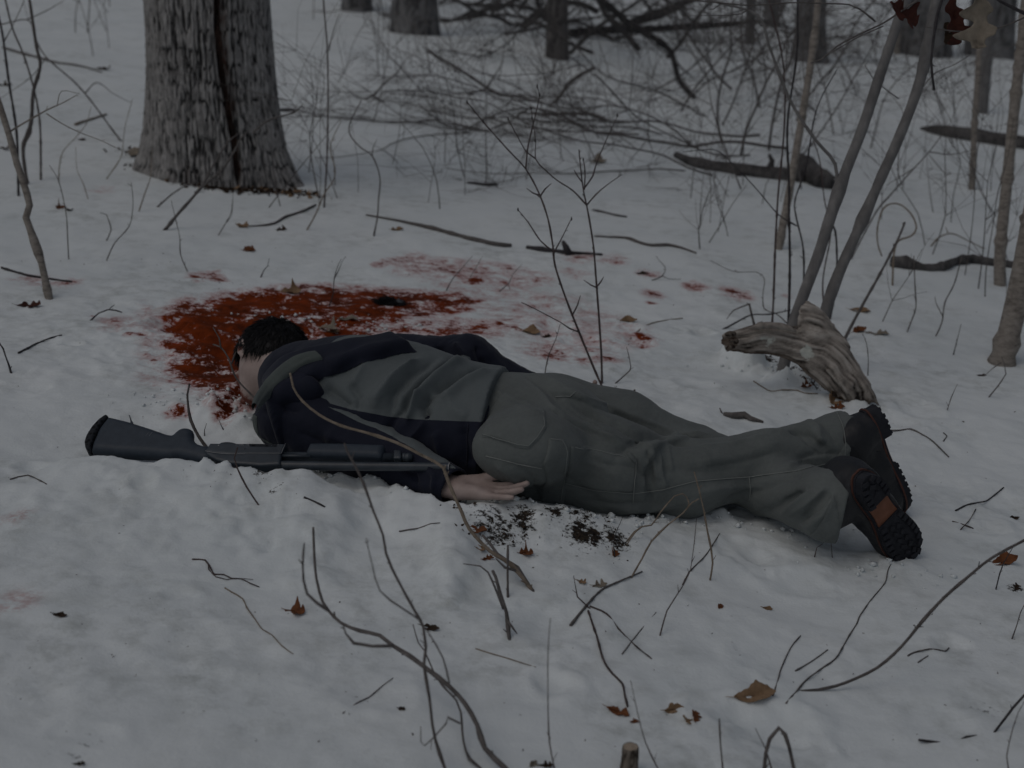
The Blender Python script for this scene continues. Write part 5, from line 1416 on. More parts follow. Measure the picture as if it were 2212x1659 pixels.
BR = [  # where the bough rests, its direction, length, thickness, levels
    (1060, 45, (1, -.1, .25), 2.6, .034, 3), (1130, 95, (.9, .2, .55), 2.2, .035, 3), (1010, 75, (1, .1, .12), 2.4, .035, 3), (1290, 75, (-1, .1, .35), 2.4, .045, 3), (1230, 140, (.6, -.2, .8), 1.8, .03, 3),
    (1280, 150, (-.9, -.2, .1), 1.7, .026, 3), (1330, 110, (.8, .1, .6), 2.2, .03, 3), (1180, 100, (-.5, .2, .8), 2, .035, 3), (1380, 130, (-.8, .3, .25), 2.2, .04, 3), (1440, 160, (.5, .1, .6), 1.8, .025, 3),
    (1360, 90, (1, .2, .1), 2.6, .06, 3), (950, 60, (.7, .1, .5), 2.0, .02, 3)]
BR += [(1010, 30, (1, .1, .3), 2.4, .03, 3), (1120, 50, (.4, .1, .8), 2.0, .03, 3), (1250, 40, (-.9, .1, .3), 2.6, .03, 3), (1320, 30, (.9, .1, .3), 2.6, .035, 3), (1420, 60, (-.5, .1, .7), 2.2, .03, 3), (1500, 90, (.8, .1, .4), 2.2, .028, 3), (1090, 120, (.9, -.1, .15), 1.8, .02, 3), (880, 40, (.6, .1, .6), 1.8, .016, 3)]
LB = ['thick bough at the left end of the brush pile', 'upright forked bough near the left of the brush pile', 'low dark bough trailing at the brush pile foot, left side', 'long bough crossing the top of the brush pile', 'bough rising steeply beside the blackened trunk', 'low bough sprawling in front of the blackened trunk',
      'bough rising right of the blackened trunk', 'bough leaning left behind the pile at the top edge', 'bough lying across the right part of the brush pile', 'thin bough rising at the right end of the brush pile', 'heaviest bough lying right of the blackened trunk', 'thin bough springing up beside the broad dim trunk',
      'far bough at the left end of the pile, on the top edge', 'far forked bough rising behind the left of the pile', 'far long bough slanting left behind the blackened trunk', 'far long bough slanting right behind the blackened trunk', 'far bough leaning left behind the right end of the pile', 'far bough reaching right beyond the end of the pile', 'low thin bough in front of the pile, left of the blackened trunk', 'slight bough rising at the broad dim trunk, left side']
for i, (px, py, d, L, r, lev) in enumerate(BR):
    brush('dead_bough', LB[i], 'branch', px, py, d, L, r*.8, lev, M_darkbark, 100+i, .10+.05*(i % 4), G_b)
TB = [(1700, 330, (-1, -.05, .22), 2.6, .018, 3, 'long low bough sweeping left from the fallen log'), (1640, 300, (-1, -.15, .10), 2.4, .014, 3, 'lower bough fanning left over the snow in front of the fallen log'), (1620, 345, (-1, -.1, .02), 1.9, .010, 3, 'flat spray of twigs on the snow left of the fallen log'),
      (1560, 320, (-.2, 0, 1), 1.5, .014, 3, 'upright twiggy bush left of the slim slanting trunk'), (1600, 345, (.1, .1, 1), 1.6, .014, 3, 'dense twiggy bush just behind the fallen log'), (1660, 335, (.2, 0, 1), 1.7, .015, 3, 'twiggy bush at the foot of the slim slanting trunk'), (1520, 260, (-.9, 0, .3), 1.8, .012, 3, 'twiggy bough reaching left below the brush pile'),
      (1640, 240, (-.3, .1, .9), 1.8, .016, 3, 'bushy dead bough between brush pile and slim slanting trunk'), (1720, 270, (.3, .1, .9), 1.8, .014, 3, 'twiggy bush right behind the slim slanting trunk'), (1500, 210, (.5, .1, .6), 1.6, .013, 3, 'twiggy bough rising right below the brush pile'), (1580, 200, (-.6, .1, .6), 2.0, .02, 3, 'arched dark bough above the twiggy bushes'),
      (1850, 210, (-.2, .1, 1), 1.6, .010, 3, 'fine twiggy shrub between twin stems and far trunks'), (1880, 330, (.2, .1, .8), 1.3, .008, 3, 'low fine shrub right behind the twin stems')]
TB += [(1340, 240, (-.8, .1, .35), 1.6, .009, 3, 'fine spray of twigs crossing the kinked branch'), (1260, 270, (-.9, .1, .15), 1.5, .008, 3, 'leftmost fine spray lying over the low wiry branch'), (1480, 380, (-.9, 0, .12), 1.5, .008, 3, 'fine flat spray nearest the snapped log, left of it'), (1600, 420, (-.4, .1, .8), 1.1, .007, 3, 'small fine bush in front of the snapped log'), (1530, 180, (-.3, .1, .9), 1.9, .012, 3, 'tall fine bush under the arched dark bough'), (1780, 190, (.3, .1, .9), 1.9, .011, 3, 'tall fine bush beside the twin stems top'), (1900, 160, (-.2, .1, .9), 1.7, .009, 3, 'fine bush before the wide trunk behind the twin stems'), (1660, 130, (-.5, .1, .7), 2.3, .013, 3, 'far fine bush right of the brush pile, on the top edge'),
       (1380, 300, (-.9, 0, .18), 1.7, .010, 3, 'low spray of twigs left of the flat spray, nearer the oak'), (1500, 330, (-.7, .1, .5), 1.5, .010, 3, 'twiggy bush rising left of the flat spray'), (1560, 280, (.3, .1, .8), 1.6, .012, 3, 'fine twiggy bush above the flat spray'), (1420, 200, (.6, .1, .4), 1.7, .012, 3, 'twiggy bough reaching right under the brush pile'), (1700, 380, (.3, .1, .8), 1.4, .009, 3, 'fine bush right above the snapped log end'), (1800, 300, (-.2, .1, .9), 1.5, .009, 3, 'fine bush just left behind the twin stems'),
       (1470, 250, (.2, .1, 1), 1.5, .012, 3, 'leftmost upright twiggy bush below the brush pile'), (1540, 390, (-.8, -.1, .25), 1.6, .010, 3, 'thin bough fanning left below the snapped log'), (1690, 210, (.1, .2, 1), 1.9, .014, 3, 'twiggy bush against the grey trunk with roots'), (1760, 250, (-.6, .1, .7), 1.7, .012, 3, 'twiggy bush leaning left in front of the grey trunk with roots'),
       (1430, 300, (-.9, .1, .2), 1.9, .010, 3, 'leftmost low spray of twigs over open snow'), (1610, 160, (.4, .1, .8), 2.2, .016, 3, 'tall twiggy bush at the right end of the brush pile'), (1730, 420, (-.3, .1, .9), 1.2, .007, 3, 'small wiry shrub left of the twin stems'), (2060, 330, (-.4, .1, .8), 1.3, .007, 3, 'wiry shrub between far log and leaning trunk'), (1960, 250, (.3, .1, .8), 1.5, .008, 3, 'wiry shrub right of the twin stems, further back'), (2150, 480, (-.5, .1, .7), 1.0, .005, 3, 'small wiry shrub beside the crooked mossy limb')]
for i, (px, py, d, L, r, lev, lab) in enumerate(TB): brush('twiggy_bush', lab, 'bush', px, py, d, L, r*.66, lev, M_twiggrey, 200+i, .03, 'twiggy bushes behind the fallen log', .03)
def traced(name, label, cat, pix, w0, w1, mat, d_at, branches=(), lift=0, ext=0):
    dep = depth_of(hit(*d_at))
    st = [(pix, w0, w1, {'dep': dep, 'ext': ext})]+[(b, w0*.6, .6, {'on': 1}) for b in branches]
    return plant(name, label, cat, st, mat, sides=7)
traced('fallen_branch', 'heavy dark limb slanting down from the top edge across the brush', 'branch', reg('r2', [(2290, 640), (2190, 520), (2140, 350), (2060, 270), (1960, 210), (1880, 165), (1780, 80), (1660, -20)]), 6, 8, M_darkbark, (1490, 210), ext=.5)
traced('fallen_branch', 'level dark limb crossing behind the slanting heavy limb', 'branch', reg('r2', [(2600, 150), (2400, 165), (2212, 175), (2000, 190), (1850, 190), (1640, 200), (1480, 215)]), 6, 10, M_darkbark, (1480, 110))
traced('fallen_branch', 'wiry branch arching low over the snow left of the twiggy bushes', 'branch', reg('r2', [(1720, 785), (1640, 745), (1570, 738), (1270, 740), (1000, 752), (750, 790), (560, 810), (420, 750), (250, 650), (205, 622)]), 4, 2.5, M_twig, (1300, 262), [reg('r2', [(1200, 722), (1060, 755), (930, 790), (760, 815), (560, 812)]), reg('r2', [(560, 808), (430, 780), (330, 758)]), reg('r2', [(205, 622), (120, 640), (10, 555)]), reg('r2', [(205, 622), (280, 540), (360, 470), (440, 360)]), reg('r2', [(500, 790), (600, 900), (630, 970)]), reg('r2', [(205, 640), (230, 770)])])
traced('fallen_branch', 'kinked branch zigzagging on the snow below the brush pile', 'branch', reg('r2', [(1640, 440), (1560, 480), (1470, 545), (1420, 620), (1350, 680), (1230, 650), (1150, 632), (1050, 622), (950, 572), (850, 505), (700, 412), (560, 330)]), 4, 3, M_twig, (1190, 222), [reg('r2', [(950, 572), (850, 600), (720, 602)]), reg('r2', [(950, 560), (1000, 480), (1050, 395)]), reg('r2', [(860, 600), (830, 620), (930, 632), (1010, 628)])])
# thin stems standing all over the slope behind
rs = np.random.default_rng(77)
zones = [('thin bare stem standing in the snow behind the oak, top left', 'thin stems top left', 20, 290, 5, 120, 9), ('hair-thin bare stem on the open snow between oak and brush pile', 'thin stems right of the oak', 600, 1000, 30, 320, 16),
         ('hair-thin bare stem on the snow in front of the brush pile', 'thin stems in front of the brush', 960, 1480, 150, 420, 20), ('bare stem standing among the far trees, upper right', 'thin stems upper right', 1780, 2200, 120, 420, 18), ('fine bare stem on the snow around the far end of the fallen log', 'thin stems mid right', 1450, 1720, 380, 540, 14),
         ('fine bare stem in the snow between twin stems and right edge', 'thin stems right edge', 1900, 2190, 420, 700, 14), ('grass-thin stalk in the snow behind the long peeled stick', 'stalks behind the peeled stick', 560, 1150, 330, 460, 20), ('thin stem standing beyond the brush at the top edge', 'thin stems beyond the brush', 1350, 1750, 20, 120, 16)]
for lab, grp, x0, x1, y0, y1, n in zones:
    for k in range(n):
        px, py = rs.uniform(x0, x1), rs.uniform(y0, y1)
        if 250 < px < 660 and py < 430: continue
        p = hit(px, py); L = rs.uniform(.25, .9)*(1 if py > 200 else 1.6); d = unit([rs.normal()*.25, rs.normal()*.15, 1]); out = []
        p[2] -= .02
        branchy(rs, p, d, L, rs.uniform(.0014, .0034)*(1 if py > 200 else 1.7), 1 if rs.random() < .6 else 0, out, .01, .3)
        mb = MB()
        for pts, rr in out: tube(mb, pts, np.maximum(rr, .0007), 4, .07, capped=False)
        V, F = mb.get(); o = link('bare_stem', mesh_from('bare_stem', V-p, F, M_twig), None, tuple(p)); tag(o, lab, 'stem', grp)
# ------------------------------------------------------------------ shoots and twigs, each traced where it stands
def shoot(label, pix, w, mat=M_twig, tipd=0.0, sides_=(), tip=.35, name='twig', ext=0, lift=-.03, bud=(), sides=7):
    """a shoot growing out of the snow"""
    st = [(pix, w, w*tip, {'tipd': tipd, 'ext': ext, 'lift': lift})]
    t = plant(name, label, 'twig', st+[(b, w*.62, w*.25, {'on': 1}) for b in sides_], mat, sides=sides, knob=.06)
    if bud: buds(t, bud, depth_of(t.location), .0028)
    return t
def lying(label, pix, w, mat=M_twig, tip=.5, name='twig', forks=()):
    """a twig lying on the snow"""
    k = depth_of(hit(*pix[0]))/FPX
    pts = np.array([snow_hit(x, y, w*k*.75) for x, y in pix])
    t = empty(name, pts[0]); tag(t, label, 'twig')
    mb = MB(); tube(mb, pts, np.linspace(w*k, w*k*tip, len(pts)), 7, .012, .08, len(label)); V, F = mb.get(); part('stem', V, F, mat, t)
    for f in forks:
        q = np.array([snow_hit(x, y, w*k) for x, y in f]); mb = MB(); tube(mb, q, np.linspace(w*k*.6, w*k*.3, len(q)), 6, .012, .08, 1); V, F = mb.get(); part('side_shoot', V, F, mat, t)
    return t
r = reg
# foreground
shoot('thickest foreground branch curving up from the bottom edge and forking left', r('r8', [(1130, 1760), (1060, 1659), (930, 1530), (880, 1380), (800, 1240), (700, 1130), (560, 1020), (440, 930), (340, 870), (250, 800), (120, 770), (0, 720)])+r('r7', [(2130, 640), (2090, 580), (2050, 430), (2035, 250), (2030, 100)]), 6.6, M_twiggrey, .35,
      [r('r7', [(2130, 640), (1990, 530), (1962, 350), (1972, 200)]), r('r8', [(340, 868), (200, 870), (80, 850), (30, 790), (10, 730)])], .45, 'branch', sides=9)
shoot('knotty branch beside the thickest one, hooked side shoot near the bottom', r('r8', [(960, 1760), (900, 1659), (830, 1600), (790, 1480), (775, 1300), (745, 1220), (660, 1130), (600, 1040), (540, 900), (500, 850), (465, 730)]), 3.6, M_twig, .3, [r('r8', [(770, 1370), (690, 1330), (680, 1370), (600, 1460), (540, 1515), (515, 1490), (515, 1390)])], name='branch')
shoot('long shoot rising from the bottom edge across the gun barrel', r('r8', [(720, 1760), (670, 1659), (610, 1480), (590, 1380), (570, 1200), (535, 990), (548, 870), (530, 740), (510, 700), (430, 560), (330, 370), (290, 270), (270, 150), (210, 0)])+r('r5', [(150, 1490), (90, 1360), (40, 1270), (20, 1215)]), 3.6, M_twig, .18,
      [r('r8', [(510, 700), (390, 620), (250, 510), (200, 340), (160, 170)]), r('r8', [(700, 1110), (660, 950), (570, 790), (520, 720)])], .75, 'branch')
shoot('pale branch arching from the snow over the muzzle onto the jacket', r('r8', [(1232, 502), (1170, 420), (1100, 340), (960, 250), (830, 110), (780, 0)])+r('r5', [(700, 1480), (660, 1370), (600, 1330), (500, 1280), (360, 1210), (180, 1150), (0, 1100)])+r('r4', [(2070, 1030), (1960, 940), (1900, 850), (1880, 760)]), 4.8, M_twigpale, .12, [], .5, 'branch', sides=9)
shoot('thin straight shoot standing alone at the bottom centre', r('r8', [(1390, 1740), (1380, 1659), (1350, 1500), (1340, 1300), (1340, 900), (1355, 690)]), 2.2, M_twigred)
shoot('short forked branch stuck in the snow left of the dark thaw patch', r('r8', [(1088, 822), (1070, 650), (1030, 530), (1000, 420), (980, 380)]), 4.4, M_twiggrey, .05, [r('r8', [(1050, 630), (1000, 500), (950, 390), (900, 350), (790, 335)]), r('r8', [(1075, 700), (1110, 750), (1140, 790)])], .8, 'branch')
shoot('straight peg-like twig beside the dark thaw patch', r('r8', [(1080, 550), (1078, 400), (1080, 215)]), 3.0, M_twig, .02, (), .8)
shoot('thick grey stub in the snow under the arching pale branch', r('r8', [(1230, 500), (1180, 425), (1140, 360), (1080, 320), (1010, 270), (960, 200), (915, 150)]), 5.5, M_twiggrey, .1, [r('r8', [(1130, 380), (1060, 360), (1000, 300)])], .5, 'branch')
lying('forked twig lying right of the thaw patch, reaching towards the knee', r('r8', [(1485, 735), (1560, 640), (1680, 510), (1800, 450), (1890, 412), (1950, 385)]), 3.0, M_twiggrey, .5, 'branch')
shoot('springy shoot rising from the forked twig against the trousers', r('r8', [(1880, 425), (1890, 405), (1950, 300), (2010, 190), (2120, 80), (2212, 10)])+r('r9', [(60, -60), (105, -85)]), 2.4, M_twigpale, .05, [r('r8', [(1850, 215), (1870, 180), (1940, 95), (2010, 85), (2070, 0)])], .6)
shoot('hooked pale twig end bent over in front of the knee', r('r8', [(1850, 190), (1900, 130), (1950, 95), (2010, 85), (2070, 0)])+r('r5', [(2110, 1610), (2160, 1555), (2212, 1540)])+r('r6', [(25, 1560), (40, 1600), (30, 1640)]), 2.0, M_twigpale, .05, (), .6)
shoot('thin twig standing upright before the shin', r('r9', [(178, 442), (195, 330), (185, 240), (160, 120), (140, 0)])+r('r6', [(140, 1659), (110, 1530), (75, 1400)]), 2.3, M_twigpale, .0, (), .6)
lying('slim twig running right from the forked branch base', r('r8', [(1610, 610), (1720, 660), (1800, 760), (1900, 860), (2010, 950)]), 2.2, M_twigred, .5)
lying('long crooked twig running down from the forked branch base', r('r8', [(1600, 640), (1640, 760), (1660, 820), (1700, 960), (1760, 1050), (1820, 1110), (1836, 1180), (1855, 1260)]), 2.4, M_twigred, .9)
shoot('little twig crossing upright at the forked branch base', r('r8', [(1610, 625), (1530, 550), (1515, 470), (1505, 410)]), 1.8, M_twigred)
shoot('curved twig leaning right of the crossed twigs', r('r8', [(2065, 800), (2110, 640), (2160, 560), (2212, 480)])+r('r9', [(40, 400), (50, 380), (75, 200), (90, 40)]), 1.9, M_twigred, .1)
lying('thin twig with a brown cocoon-like bud', r('r8', [(1820, 920), (1920, 790), (2040, 650)]), 1.5, M_twig, .6)
shoot('thin shoot at the bottom beside the cut stump', r('r8', [(2090, 1740), (2050, 1659), (1970, 1490), (1920, 1300), (1875, 1090)]), 2.0, M_twigred)
lying('pale thin twig flat on the snow at the bottom centre', r('r8', [(870, 885), (940, 908), (1050, 940), (1140, 968), (1260, 1005)]), 1.5, M_twigpale, .6)
lying('thin dark twig flat on the snow left of the foreground branches', r('r8', [(10, 1305), (120, 1228), (180, 1200), (250, 1140), (335, 1075)]), 1.6, M_twigred, .6)
lying('thin twig on the snow left of the thaw patch', r('r8', [(375, 135), (440, 125), (500, 105), (580, 75), (640, 70)]), 1.4, M_twig, .6)
shoot('single dark stalk rising from the right part of the thaw patch', r('r8', [(1772, 292), (1765, 180), (1790, 110), (1825, 30)]), 1.5, M_twigdark)
shoot('long bowed shoot sweeping up to the right frame edge', r('r9', [(810, 1158), (880, 1152), (950, 1138), (1060, 1105), (1260, 1010), (1420, 870), (1560, 700), (1700, 550), (1850, 420), (2000, 300), (2212, 185), (2330, 130)]), 3.4, M_twig, .15, (), .9, 'branch', sides=8)
lying('long thin wavering twig below the boots', r('r9', [(670, 1240), (740, 1160), (800, 1090), (900, 1015), (990, 950), (1040, 870), (1080, 800), (1130, 720), (1150, 670), (1220, 570), (1310, 460), (1330, 380), (1360, 320)]), 2.0, M_twig, .7)
lying('slightly bowed thin twig beside the curled leaf', r('r9', [(585, 1190), (620, 1080), (640, 1010), (700, 880), (765, 800)]), 1.8, M_twigred, .6)
lying('short straight grey twig right of the curled leaf', r('r9', [(730, 1030), (840, 965), (940, 893)]), 1.6, M_twiggrey, .9)
shoot('stout twig bent into an arch at the bottom edge', r('r9', [(525, 1740), (530, 1659), (540, 1560), (565, 1470), (625, 1398), (665, 1445), (690, 1520), (720, 1659), (735, 1740)]), 4.4, M_twig, .0, (), .9)
shoot('upright twig at the bottom edge left of the arch', r('r9', [(265, 1740), (260, 1659), (245, 1500), (240, 1400), (238, 1340)]), 2.6, M_twig, .0, (), .6)
shoot('twig leaning through the bent arch', r('r9', [(590, 1740), (575, 1659), (540, 1540), (500, 1460), (470, 1400)]), 2.0, M_twig)
shoot('dark crooked branch coming in low from the right edge, bottom corner', r('r9', [(1620, 1490), (1690, 1500), (1760, 1500), (1840, 1460), (1930, 1450), (2010, 1440), (2080, 1350), (2140, 1270), (2212, 1190), (2300, 1110)]), 3.0, M_twigdark, .1, (), .9, 'branch')
shoot('twig leaning at the bottom right corner', r('r9', [(2120, 1740), (2110, 1659), (2100, 1580), (2140, 1400), (2175, 1300), (2230, 1200)]), 2.0, M_twig)
lying('small kinked twig below the bowed shoot', r('r9', [(1460, 932), (1500, 910), (1600, 888), (1650, 892), (1700, 902), (1725, 880)]), 1.8, M_twig, .8)
lying('stub of twig under the small kinked twig', r('r9', [(1525, 975), (1590, 932)]), 1.6, M_twig, .8)
shoot('twig sticking up beside the leaf at the right edge', r('r9', [(2030, 502), (2055, 400), (2080, 330), (2110, 280), (2140, 230)]), 1.7, M_twigdark)
shoot('thin twig at the right edge under the bowed shoot', r('r9', [(2135, 822), (2170, 720), (2190, 650), (2230, 570)]), 1.6, M_twigred)
lying('twig lying across the snow left of the crossed twigs near the knee', r('r9', [(0, 472), (30, 410), (50, 380), (140, 290), (190, 220), (240, 140)]), 1.7, M_twig, .7)
shoot('tiny kinked twig in the snow by the lower boot', r('r9', [(855, 292), (870, 230), (910, 205)]), 1.4, M_twigred)
shoot('hair-thin red stalk by the lower boot', r('r9', [(970, 295), (962, 190), (955, 85)]), 1.0, M_twigred)
lying('long thin twig right of the raised boot', r('r6', [(1310, 1130), (1400, 1130), (1480, 1122), (1550, 1155), (1620, 1200), (1725, 1302)]), 1.9, M_twig, .7)
lying('short dark twig below the right-hand twig, near the frame edge', r('r6', [(1768, 1650), (1850, 1612), (1920, 1598), (1980, 1580), (2080, 1500)]), 2.0, M_twigdark, .7)
lying('small twig crossing near the lower boot, right', r('r9', [(1748, 60), (1820, 82), (1885, 106)]), 1.5, M_twigred, .8)
lying('thin leaning twig right of the lower boot', r('r9', [(1800, 115), (1860, 50), (1900, -20)]), 1.2, M_twigred, .8)
lying('small dark bent twig far right of the boots', r('r6', [(1690, 1200), (1712, 1165), (1690, 1145)]), 1.4, M_twigdark, .8)
# left side
lying('root-like forked twig on the snow, lower left', r('r7', [(1245, 306), (1330, 312), (1360, 350), (1390, 405), (1450, 405), (1500, 430), (1560, 432), (1620, 462), (1680, 485)]), 2.0, M_twigred, .5, forks=[r('r7', [(1350, 340), (1352, 370), (1400, 420), (1470, 437), (1540, 430), (1640, 437)])])
lying('long wavy thin twig lying below the root-like twig', r('r7', [(1457, 492), (1500, 518), (1570, 560), (1600, 620), (1650, 690), (1700, 760), (1760, 795), (1830, 870), (1900, 920)]), 1.7, M_twigpale, .6)
lying('dark twig on the snow above the gun stock, far left', r('r4', [(10, 75), (90, 100), (160, 120), (310, 145), (400, 158), (465, 165)]), 2.6, M_twigdark, .8)
lying('dark stick at the left between sapling and gun stock', r('r4', [(120, 628), (180, 598), (230, 570), (330, 530), (400, 512)]), 2.6, M_twigdark, .5)
shoot('forked dark twig left of the red patch', r('r4', [(590, 415), (640, 370), (700, 348), (750, 352), (790, 365)]), 1.9, M_twigdark, .05, [r('r4', [(705, 348), (722, 330), (742, 318)])], .6)
shoot('dark twig poking in at the left edge', r('r4', [(72, 758), (55, 700), (40, 660), (20, 600), (-20, 540)]), 2.8, M_twigdark)
shoot('bent bare twig standing right behind the pistol grip', r('r4', [(1342, 1245), (1285, 1165), (1235, 1060), (1218, 960), (1214, 900), (1228, 828)]), 4.0, M_twig, .02, (), .5)
shoot('thin branch rising before the near shoulder towards the head', r('r4', [(1786, 1250), (1796, 1160), (1788, 1110), (1730, 1000), (1640, 910), (1530, 790), (1480, 660), (1430, 590), (1380, 572)]), 3.0, M_twig, .12, [r('r4', [(1432, 600), (1420, 530), (1380, 462)]), r('r4', [(1500, 700), (1520, 640), (1530, 620)])], .5)
shoot('thin red twig leaning across the receiver', r('r4', [(1675, 1612), (1600, 1500), (1540, 1380), (1518, 1310), (1540, 1240)]), 2.0, M_twigred, .03, (), .8)
shoot('twig stub in the snow between grip and receiver', r('r4', [(1325, 1165), (1325, 1130), (1338, 1085)]), 1.4, M_twigdark)
shoot('tiny leaning twig behind the trigger guard', r('r4', [(1447, 1125), (1432, 1095), (1418, 1062)]), 1.4, M_twigdark)
lying('thin curved twig on the snow at lower left of the gun', r('r4', [(65, 1447), (120, 1430), (180, 1420), (240, 1445), (302, 1478)]), 1.5, M_twig, .8)
lying('short dark twig on the snow under the barrel', r('r4', [(1970, 1562), (2040, 1592), (2105, 1625)]), 2.0, M_twigdark, .7)
shoot('small dark kinked twig in the snow above the red patch', r('r4', [(1690, 138), (1712, 90), (1735, 65), (1745, 15)]), 1.6, M_twigdark)
shoot('thin twin-stalked twig standing at the far side of the red patch', r('r4', [(2135, 325), (2160, 240), (2165, 150), (2190, 60), (2212, 20)])+r('r1', [(2150, 1480+0), (2140, 1560)])[:0], 1.5, M_twigdark, .03, [r('r4', [(2165, 150), (2200, 80), (2215, 40), (2240, 0)])])
# middle distance
sA_ = shoot('budded shoot leaning left behind the hip, tallest of the pair', r('r5', [(1712, 898), (1630, 710), (1540, 490), (1450, 260), (1385, 60)])+r('r2', [(1372, 1600), (1340, 1420), (1280, 1250), (1195, 1095), (1080, 970), (920, 790), (815, 660)]), 3.0, M_twigred, .05,
      [r('r2', [(1195, 1095), (1210, 950), (1245, 800), (1285, 620), (1270, 555)]), r('r5', [(1545, 495), (1480, 470), (1420, 430), (1250, 340), (1165, 300)]), r('r2', [(1290, 1270), (1320, 1225), (1360, 1190)]), r('r2', [(1362, 1620), (1290, 1560), (1210, 1440), (1145, 1360)]), r('r5', [(1500, 380), (1530, 320), (1550, 255)]), r('r2', [(1280, 1265), (1240, 1250), (1200, 1220)]), r('r2', [(1375, 1640), (1420, 1560), (1492, 1415)])], .4, 'shrub_shoot', bud=r('r2', [(815, 662), (920, 790), (1270, 560), (1285, 618), (1145, 1360), (1492, 1420)]))
shoot('budded upright shoot beside it, forking high', r('r5', [(1690, 825), (1685, 640), (1670, 400), (1655, 200), (1640, 0)])+r('r2', [(1632, 1580), (1612, 1450), (1590, 1330), (1570, 1240), (1552, 1100), (1540, 970)]), 2.8, M_twigred, .05,
      [r('r2', [(1590, 1330), (1500, 1235), (1400, 1170), (1320, 1100), (1258, 1028), (1260, 920), (1240, 780), (1230, 700)]), r('r2', [(1258, 1028), (1200, 985), (1150, 900), (1080, 770)]), r('r2', [(1578, 1215), (1630, 1140), (1650, 1070), (1720, 900), (1790, 750)]), r('r2', [(1590, 1330), (1650, 1260), (1720, 1200), (1820, 1130)]), r('r2', [(1575, 1230), (1580, 1110), (1568, 1035)]), r('r2', [(1560, 1180), (1530, 1140), (1508, 1100)]), r('r5', [(1655, 200), (1680, 170), (1700, 135)]), r('r5', [(1655, 205), (1620, 190), (1570, 155)])], .45, 'shrub_shoot', bud=r('r2', [(1230, 702), (1236, 765), (1082, 772), (1256, 912), (1568, 1036), (1578, 1108), (1788, 750)]))
shoot('slack thin stem between the oak and the budded shoots', r('r2', [(210, 1530), (235, 1400), (240, 1300), (250, 1150), (200, 1010), (130, 960), (60, 880), (55, 800), (130, 650)]), 1.8, M_twig, .1, [r('r2', [(200, 1010), (205, 960), (232, 900)])], .6)
shoot('tall thin upright stem just right of the oak', r('r1', [(2100, 1345), (2120, 1000), (2126, 600), (2120, 300), (2100, 60), (2095, -40)]), 1.9, M_twigred, .1, [r('r1', [(2130, 330), (2160, 200), (2200, 90)])], .8)
shoot('curving thin stem at the right foot of the oak', r('r1', [(1990, 1490), (2050, 1380), (2100, 1260), (2160, 1170), (2172, 1090), (2140, 950), (2212, 780)]), 1.9, M_twigpale, .1)
shoot('pale branch propped against the oak foot', r('r1', [(1070, 1490), (1150, 1390), (1240, 1290), (1310, 1210), (1430, 1110), (1500, 1010), (1560, 900), (1600, 860)]), 4.0, M_twiggrey, .0, [r('r1', [(1310, 1205), (1400, 1040), (1480, 920), (1550, 860)]), r('r1', [(1430, 1110), (1420, 1160), (1330, 1190)]), r('r1', [(1640, 860), (1740, 780), (1900, 730), (1960, 680)])], .4, 'branch')
shoot('grey twig fanning out at the oak foot, left of the propped branch', r('r1', [(1020, 1342), (1110, 1262), (1200, 1205), (1290, 1180)]), 2.4, M_twiggrey, .0, [r('r1', [(1200, 1205), (1280, 1160), (1215, 1060)])])
shoot('thin stem standing before the left side of the oak', r('r1', [(900, 1370), (940, 1250), (975, 1150), (985, 1000), (990, 950)]), 1.5, M_twigpale, .0)
shoot('thin stem in front of the oak, centre', r('r1', [(1140, 1100), (1160, 1010), (1190, 900), (1230, 750), (1250, 680)]), 1.5, M_twigpale, .0)
shoot('dark slim stem at far left, first of three beside the pale sapling', r('r1', [(175, 1195), (150, 960), (200, 800), (215, 600), (260, 430), (235, 300), (210, 130), (188, -20)]), 4.2, M_twig, .05, [r('r1', [(160, 930), (200, 860), (205, 800)])], .8, 'stem')
shoot('dark slim stem at far left leaning left, second of three', r('r1', [(120, 1270), (110, 900), (85, 700), (60, 550), (20, 250), (-10, 100)]), 3.0, M_twigdark, .05, (), .8, 'stem')
shoot('thin upright stem at far left, third of three', r('r1', [(265, 1165), (258, 800), (215, 560), (150, 350), (80, 180), (30, -20)]), 2.4, M_twig, .05, [r('r1', [(20, 280), (80, 170), (160, 0)])], .8, 'stem')
shoot('long diagonal twig falling from upper left towards the oak root', r('r1', [(785, 915), (720, 830), (640, 720), (550, 605), (470, 520), (300, 370), (230, 250), (180, 130), (0, 160)]), 2.0, M_twig, .0, [r('r1', [(550, 605), (630, 535), (740, 610), (850, 665)]), r('r1', [(300, 370), (200, 500), (0, 640)]), r('r1', [(180, 125), (300, 70), (420, 0)])], .6)
shoot('fine curling stalk left of the oak, with an elbow', r('r1', [(380, 1185), (385, 1080), (410, 980), (500, 880), (560, 800), (590, 690)]), 1.4, M_twigpale, .0)
shoot('fine curling stalk just left of the oak root', r('r1', [(690, 1160), (760, 1060), (790, 1000), (800, 900), (815, 800), (860, 640)]), 1.4, M_twigpale, .0)
shoot('faint stalk between sapling and oak', r('r1', [(570, 1290), (540, 1190), (500, 1100), (490, 950)]), 1.2, M_twigpale, .0)
shoot('long thin stalk below the brown leaf at left', r('r1', [(445, 1680), (438, 1540), (430, 1400), (402, 1250), (370, 1150), (320, 1070)]), 1.5, M_twig, .0)
shoot('wavy thin stalk below the oak, left', r('r1', [(690, 1690), (740, 1580), (820, 1490), (850, 1430), (862, 1300), (850, 1180)]), 1.6, M_twig, .0)
shoot('crooked small twig below the oak', r('r1', [(690, 1560), (720, 1490), (705, 1430), (690, 1390), (650, 1378)]), 1.7, M_twig)
shoot('thin stalk left of the red patch, near the oak', r('r1', [(1215, 1760), (1170, 1650), (1165, 1540), (1140, 1430), (1110, 1300)]), 1.5, M_twig)
